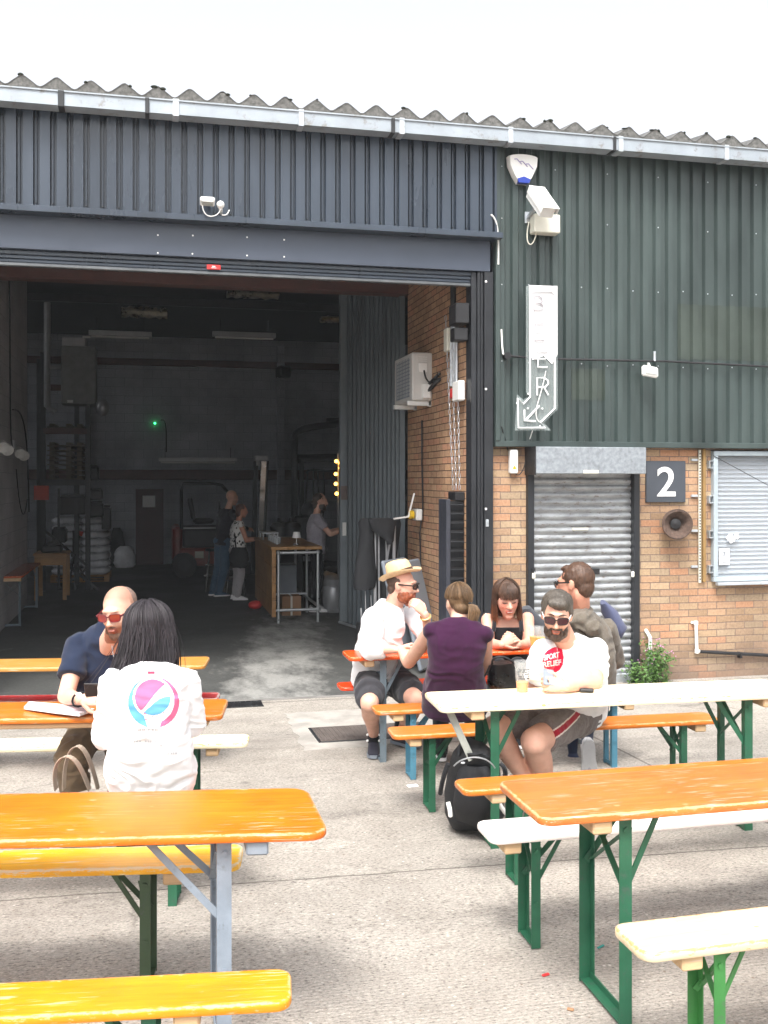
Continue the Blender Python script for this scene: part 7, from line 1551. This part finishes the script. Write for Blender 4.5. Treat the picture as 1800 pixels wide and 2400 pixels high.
# ---------------------------------------------------------------- people inside
def standing(label, u, v, Z, h_, face, top, trou, hair, kind, lean=0, armf=None, k=1.0, skin='pale', sc=1.0, spots=False):
    f = onH(u, v, 0); f = V((f.x, f.y, 0)); fv = V(face).normalized(); rt = fv.cross(UP).normalized(); s = h_/1.75; L = RT*lean
    P = lambda x, y, z, l=1: f+rt*x*s+fv*y*s+UP*z*s+L*(z/1.6)*l
    p = person(label, f); H = Head(P(0, .06, 1.63), fv-UP*.10, 0, s*1.04); b = MB(); headskin(b, H)
    limb(b, P(0, -.0, 1.42), H(0, -.02, -.05), .055*s, .052*s); trunk(b, [(P(0, 0, .92), .155*s, .11*s, rt), (P(0, 0, 1.1), .13*s, .10*s, rt), (P(0, 0, 1.3), .16*s, .11*s, rt), (P(0, 0, 1.43), .12*s, .07*s, rt)])
    hands = []
    el, wr = armf or ((.24, .12, 1.12), (.16, .36, 1.10))
    for q in (-1, 1):
        sh, e_, w_ = P(q*.185, 0, 1.38), P(q*el[0], el[1], el[2]), P(q*wr[0], wr[1], wr[2]); arm(b, sh, e_, w_, (.048, .040, .027), s); hb_ = MB(); handbits(hb_, w_, (w_-e_), UP, q, (20, 25, 20), s); hands.append(hb_)
        leg(b, P(q*.09, 0, .90), P(q*.10, .03, .50), P(q*.10, -.02, .09), (.085, .06, .038), s)
    skinbody(p, b, hands, SK[skin], .011, facetint(H, stubble=.4 if kind != 'w' else 0))
    b = MB(); trunk(b, [(P(0, 0, .86 if kind != 'w' else .72), .185*s, .14*s, rt), (P(0, 0, 1.05), .165*s, .135*s, rt), (P(0, 0, 1.28), .19*s, .14*s, rt), (P(0, 0, 1.39), .17*s, .10*s, rt), (P(0, 0, 1.45), .08*s, .07*s, rt)], 26)
    sl = {'w': .12, 't': .6, 'l': 1}[kind]
    for q in (-1, 1):
        sh, e_, w_ = P(q*.185, 0, 1.38), P(q*el[0], el[1], el[2]), P(q*wr[0], wr[1], wr[2])
        if sl > .3: limb(b, sh, sh.lerp(e_, .3), .068*s, .066*s); tubeflat(b, [sh, sh.lerp(e_, sl)], [.068*s, .064*s])
        else: b.ell(sh, .058*s)
        if sl == 1: limb(b, e_, w_.lerp(e_, .1), .058*s, .04*s)
    tp_ = garment(p, 'top', b, top, .010, 3, .010, 6, (1, 1, 1.5), u*.1)
    b = MB()
    for q in (-1, 1): limb(b, P(q*.09, 0, .92), P(q*.10, .03, .50), .105*s, .080*s); limb(b, P(q*.10, .03, .50), P(q*.10, -.02, .11), .078*s, .060*s)
    b.ell(P(0, 0, .92), (.17*s, .13*s, .10*s)); garment(p, 'trousers', b, trou, .010, 3, .007, 8, (1, 1, 1), v*.1)
    for q in (-1, 1): a_ = P(q*.10, -.02, .09); shoe(p, (a_.x, a_.y, .09), fv+rt*q*.2, WHITE if kind != 'l' else DENIM, WHITE, s)
    if hair: hairblob(p, H, hair[1], hair[0], .007, .005)
    return p, H, P, tp_
SPOT, N_, L_, Ps = newmat('spotted_fabric'); vo = N_.new('ShaderNodeTexVoronoi'); vo.inputs['Scale'].default_value = 22; L_.new(coords(N_, L_, 'Object', (1, 1, .75)), vo.inputs['Vector']); L_.new(ramp(N_, L_, vo.outputs['Distance'], [(.32, (.015, .015, .018)), (.40, (.78, .78, .76))]), Ps.inputs['Base Color']); Ps.inputs['Roughness'].default_value = .9
GREYSH = cloth('patterned_grey_shirt', (.40, .38, .42), .2, w2=(.22, .20, .26))
crop = [((0, -.028, .040), (.078, .090, .082), 0), ((0, -.055, -.01), (.064, .05, .06), 0)]
pm_, Hm, Pm, _ = standing('bald man in a dark jumper and jeans standing at the bar', 507, 1398, 17.5, 1.86, RT*.75+FW*.6, cloth('dark_jumper', (.03, .03, .04)), DENIM, None, 'l', .22, ((.22, .16, 1.12), (.10, .36, 1.12)), skin='fair')
pw_, Hw, Pw, tw_ = standing('red-haired woman in a black and white spotted top standing at the bar', 556, 1408, 17.0, 1.64, RT*.85+FW*.35, SPOT, cloth('pale_grey_trousers', (.42, .40, .42)), (HB['red'], crop+[((0, -.055, -.05), (.07, .045, .07), 0)]), 'w', .02, ((.22, .10, 1.10), (.10, .36, 1.12)), skin='ruddy')
b = MB(); rings = []
q = Pw(.21, -.03, .80)
for i in range(9):
    t = i/8; w_ = .15*(.75+.35*sin(t*pi)); rings.append([q+RT*w_*cos(2*pi*j/20)+FW*.06*sin(2*pi*j/20)-UP*(t-.5)*.34+V((1, 1, 1))*noise.noise(V((j*.6, t*4, 1)))*.02 for j in range(20)])
b.loft(rings); b.build('handbag', M['fabricblack'], label='slouchy black shoulder bag on the hip of the woman in the spotted top', cat='bag', ang=70)
b = MB(); b.tube(bez([Pw(.2, -.08, .93), Pw(.19, -.12, 1.2), Pw(.05, -.10, 1.48), Pw(-.05, .02, 1.47)], 12), .012, 6); b.build('bag_strap', M['fabricblack'], pw_)
pb_, Hb2, Pb, _ = standing('bearded barman with tied-back hair in a patterned grey shirt reaching to the right', 741, 1434, 15.5, 1.84, RT*.95+FW*.1, GREYSH, BLK, (HB['dark'], crop+[((0, -.10, -.02), (.035, .03, .035), 0), ((0, -.06, -.06), (.05, .04, .06), 0)]), 't', 0, ((.20, .20, 1.16), (.14, .46, 1.24)), skin='pale')
hairblob(pb_, Hb2, [((0, .060, -.092), (.044, .042, .050), 0), ((.045, .028, -.062), (.021, .045, .050), 0), ((-.045, .028, -.062), (.021, .045, .050), 0), ((0, .091, -.0425), (.026, .011, .0075), 0)], HB['dark'], .006, .003, 'beard')
# ================================================================ belongings
def soft(rows, th=.1, wob=.02, seed=0, n=20):
    """rows: (left point, right point)"""
    b = MB(); rings = []
    for L0, R0 in rows:
        L0, R0 = V(L0), V(R0); c = (L0+R0)/2; rings.append([c+(R0-L0)/2*cos(2*pi*j/n)+FW*th*sin(2*pi*j/n)+V((1, 1, 1))*noise.noise((c+(R0-L0)/2*cos(2*pi*j/n)+FW*th*sin(2*pi*j/n))*8+V((seed, 0, 0)))*wob for j in range(n)])
    b.loft(rings); return b
# plastic cup of beer
q = onT(1224, 1622, HT); q = V((q.x, q.y, q.z+.001)); cup = empty('plastic_cup', tuple(q), 'clear plastic cup a quarter full of orange beer on the pale table', 'cup')
cp, N_, L_, Pc = newmat('clear_plastic_cup'); Pc.inputs['Base Color'].default_value = (.9, .92, .92, 1); Pc.inputs['Roughness'].default_value = .08; Pc.inputs['Alpha'].default_value = .10
b = MB(); b.lathe(q, [(.0, .002), (.030, .0), (.044, .165), (.046, .166), (.0435, .163), (.0295, .004), (.0, .004)], 28); b.build('cup_wall', cp, cup)
b = MB(); b.lathe(q, [(.0, .005), (.0285, .005), (.0335, .055), (.0, .055)], 24); b.build('beer', mat('orange_beer', (.80, .24, .0), .2, emit=None), cup)
b = MB(); rnd = random.Random(2)
for row in range(5):
    for k in range(12):
        a = -pi/2-.9+k*.15+rnd.uniform(-.02, .02); z = .078+row*.012; r_ = .0355+z*.05+.0012
        if rnd.random() < .75: c = q+V((r_*cos(a), r_*sin(a), z)); b.box(c, (.004, .001, .006), Matrix.Rotation(a+pi/2, 3, 'Z'))
b.build('printed_marks', M['iron'], cup)
# beer glasses on the far table
AMB = mat('amber_beer', (.80, .36, .02), .15)
for k, (u, v, Z) in enumerate(((1254, 1520, 7.95), (1268, 1522, 8.05))):
    q = onT(u, v, HT); q = V((q.x, q.y, q.z+.001)); gl_ = empty('beer_glass', tuple(q), ('half-full glass of amber beer, left of the two beside the woman in black', 'half-full glass of amber beer, right of the two and partly behind the man')[k], 'glass', 'beer glasses on the red-orange table')
    b = MB(); b.lathe(q, [(.0, 0), (.034, 0), (.046, .16), (.043, .16), (.031, .006), (.0, .006)], 24); b.build('glass_wall', cp, gl_); b = MB(); b.lathe(q, [(.0, .007), (.031, .007), (.038, .085), (.0, .085)], 20); b.build('beer', AMB, gl_)
# small device on the pale table
q = onT(1375, 1622, HT); HQ = q.z; b = MB(); Mz = Matrix.Rotation(R(-25), 3, 'Z'); b.box((q.x, q.y, HQ+.010), (.075, .042, .018), Mz, .006); ky = b.build('car_key', M['black'], label='small black key fob lying on the pale table', cat='key fob'); b = MB(); b.box((q.x-.05, q.y+.03, HQ+.012), (.05, .02, .01), Mz, .004); b.tube([V((q.x-.08+.012*cos(2*pi*i/12), q.y+.045+.012*sin(2*pi*i/12), HQ+.006)) for i in range(12)], .0015, 5, closed=True); b.build('key_ring', M['lightgrey'], ky)
# spectacles on the far table
q = onT(905, 1524, HT); HQ = q.z; b = MB()
for s_ in (-1, 1):
    b.tube([V((q.x+s_*.032+.024*cos(2*pi*i/16), q.y, HQ+.022+.019*sin(2*pi*i/16))) for i in range(16)], .002, 5, closed=True)
    b.tube([V((q.x+s_*.058, q.y, HQ+.028)), V((q.x+s_*.060, q.y-.09, HQ+.03)), V((q.x+s_*.058, q.y-.125, HQ+.008))], .0022, 5)
b.bar((q.x-.008, q.y, HQ+.026), (q.x+.008, q.y, HQ+.026), .003, .003); b.build('spectacles', FRB, label='pair of spectacles with dark arms lying on the red-orange table', cat='spectacles')
# magazine
def mg(u, v, dz=.0): q = onT(u, v, HT); return V((q.x, q.y, q.z+.004+dz))
mz = empty('magazine', tuple(mg(130, 1665)), 'open magazine with white pages lying on the left orange table', 'magazine')
b = MB(); b.prism([mg(68, 1651), mg(56, 1664), mg(120, 1673), mg(186, 1681), mg(222, 1668), mg(140, 1657)], UP*.012); b.build('pages', M['paper'], mz)
b = MB(); b.prism([mg(150, 1663, .013), mg(142, 1675, .013), mg(186, 1681, .013), mg(214, 1670, .013)], UP*.002); b.build('curled_page', mat('printed_page', (.60, .52, .56), .5, 0, .45, 26), mz)
b = MB(); b.bar(mg(118, 1666, .014), mg(124, 1660, .014), .006, .002); b.bar(mg(160, 1661, .015), mg(205, 1666, .017), .005, .002); b.build('print_line', M['greyplastic'], mz)
# rucksack
g0 = onT(1112, 1930, 0); rz = empty('rucksack', tuple(g0), 'black rucksack with white reflective strips standing under the pale table', 'rucksack')
kz = 2350/5.9
def RK(u, v, Z=5.9): return A_(u, v, Z)
b = soft([(RK(1052, 1930), RK(1172, 1930)), (RK(1042, 1905), RK(1182, 1905)), (RK(1044, 1850), RK(1180, 1850)), (RK(1050, 1800), RK(1172, 1800)), (RK(1062, 1765), RK(1158, 1765)), (RK(1082, 1745), RK(1138, 1745))], .15, .02, 2, 26); b.build('main_bag', M['fabricblack'], rz, ang=70)
b = soft([(RK(1068, 1925, 5.76), RK(1158, 1925, 5.76)), (RK(1062, 1880, 5.75), RK(1164, 1880, 5.75)), (RK(1068, 1820, 5.76), RK(1156, 1820, 5.76)), (RK(1080, 1790, 5.80), RK(1142, 1790, 5.80))], .07, .02, 5, 24); b.build('front_pocket', M['fabricblack'], rz, ang=70)
for pts in ([RK(1050, 1880, 5.72), RK(1054, 1895, 5.70), RK(1056, 1912, 5.70)], [RK(1166, 1872, 5.72), RK(1174, 1890, 5.72), RK(1184, 1905, 5.74)]):
    b = MB(); b.tube(pts, .012, 8); b.build('reflective_strip', mat('reflective_tape', (.95, .95, .93), .2) if 'reflective_tape' not in bpy.data.materials else bpy.data.materials['reflective_tape'], rz)
b = MB(); b.tube(bez([RK(1075, 1770, 5.8), RK(1080, 1725, 5.85), RK(1092, 1735, 5.85), RK(1100, 1760, 5.8)], 10), .010, 8); b.build('carry_handle', M['fabricblack'], rz)
b = MB(); b.tube(bez([RK(1050, 1790, 5.78), RK(1035, 1830, 5.75), RK(1032, 1860, 5.78)], 8), .012, 6); b.tube(bez([RK(1172, 1790, 5.78), RK(1190, 1800, 5.75), RK(1182, 1830, 5.78)], 8), .012, 6); b.build('side_strap', M['fabricblack'], rz)
b = MB(); b.tube(bez([RK(1064, 1795, 5.73), RK(1085, 1770, 5.70), RK(1140, 1765, 5.70), RK(1160, 1800, 5.73)], 12), .004, 6); b.ell(RK(1085, 1788, 5.69), (.012, .008, .006)); b.build('zip', M['lightgrey'], rz)
# handbag on the bench
b = soft([(A_(1142, 1615, 7.15), A_(1212, 1615, 7.15)), (A_(1140, 1600, 7.15), A_(1214, 1600, 7.15)), (A_(1146, 1570, 7.15), A_(1210, 1570, 7.15)), (A_(1152, 1552, 7.15), A_(1204, 1552, 7.15))], .07, .02, 3); hbg = b.build('handbag', mat('black_leather', (.014, .014, .015), .3, 0, .3, 10, 60, .2), label='shiny black leather handbag on the bench beside the woman in purple', cat='handbag', ang=70)
b = MB(); b.tube(bez([A_(1154, 1556, 7.08), A_(1150, 1535, 7.05), A_(1185, 1532, 7.05), A_(1206, 1556, 7.08)], 12), .007, 8); b.tube(bez([A_(1148, 1560, 7.08), A_(1135, 1590, 7.05), A_(1128, 1602, 7.05), A_(1112, 1598, 7.05)], 12), .006, 8); b.build('handle', M['black'], hbg)
# bags behind
b = soft([(A_(1222, 1425, 8.5), A_(1245, 1422, 8.5)), (A_(1220, 1440, 8.5), A_(1262, 1440, 8.5)), (A_(1232, 1470, 8.5), A_(1285, 1462, 8.5)), (A_(1240, 1500, 8.5), A_(1290, 1500, 8.5)), (A_(1240, 1620, 8.5), A_(1290, 1620, 8.5))], .10, .03, 7); b.build('pushchair_hood', cloth('charcoal_canvas', (.05, .055, .065)), label='dark folded pushchair hood behind the shoulder of the woman in black', cat='pushchair', ang=70)
b = soft([(A_(1408, 1412, 7.72), A_(1420, 1410, 7.72)), (A_(1412, 1430, 7.72), A_(1446, 1432, 7.72)), (A_(1424, 1455, 7.72), A_(1462, 1460, 7.72)), (A_(1432, 1480, 7.72), A_(1470, 1470, 7.72)), (A_(1440, 1500, 7.72), A_(1458, 1490, 7.72))], .06, .03, 9); b.build('shoulder_bag', cloth('slate_blue_canvas', (.075, .085, .15)), label='slate-blue canvas bag slung over the far shoulder of the man in the hoodie', cat='bag', ang=70)
# tote bag beside the woman in white
b = soft([(A_(125, 1985, 5.35), A_(235, 1985, 5.35)), (A_(118, 1950, 5.35), A_(242, 1950, 5.35)), (A_(122, 1890, 5.35), A_(236, 1890, 5.35)), (A_(130, 1862, 5.35), A_(228, 1862, 5.35))], .07, .03, 12); tot = b.build('tote_bag', cloth('cream_canvas', (.55, .50, .44)), label='cream canvas tote bag with upright loop handles left of the woman in white', cat='bag', ang=70)
for pts in ([A_(132, 1850, 5.3), A_(112, 1770, 5.3), A_(165, 1745, 5.3), A_(182, 1775, 5.3), A_(210, 1850, 5.3)], [A_(150, 1850, 5.42), A_(148, 1735, 5.42), A_(190, 1715, 5.42), A_(208, 1760, 5.42), A_(230, 1850, 5.42)]):
    b = MB(); cv = bez(pts, 18)
    for i in range(18): b.bar(cv[i], cv[i+1], .026, .004, RT*.3+FW)
    b.build('handle', bpy.data.materials['khaki_twill'] if 0 else cloth('tan_webbing', (.42, .34, .27)), tot)
# ================================================================ air: thin haze volume added to lift the dark tones
hm = bpy.data.materials.new('haze'); hm.use_nodes = True; hn_ = hm.node_tree; hn_.nodes.clear()
ho_ = hn_.nodes.new('ShaderNodeOutputMaterial'); hv_ = hn_.nodes.new('ShaderNodeVolumePrincipled')
hv_.inputs['Color'].default_value = (.90, .95, 1, 1); hv_.inputs['Density'].default_value = .0012; hn_.links.new(hv_.outputs[0], ho_.inputs['Volume'])
b = MB(); b.bb(-65, 65, -45, 65, -1, 9); b.build('haze', hm, kind='stuff')
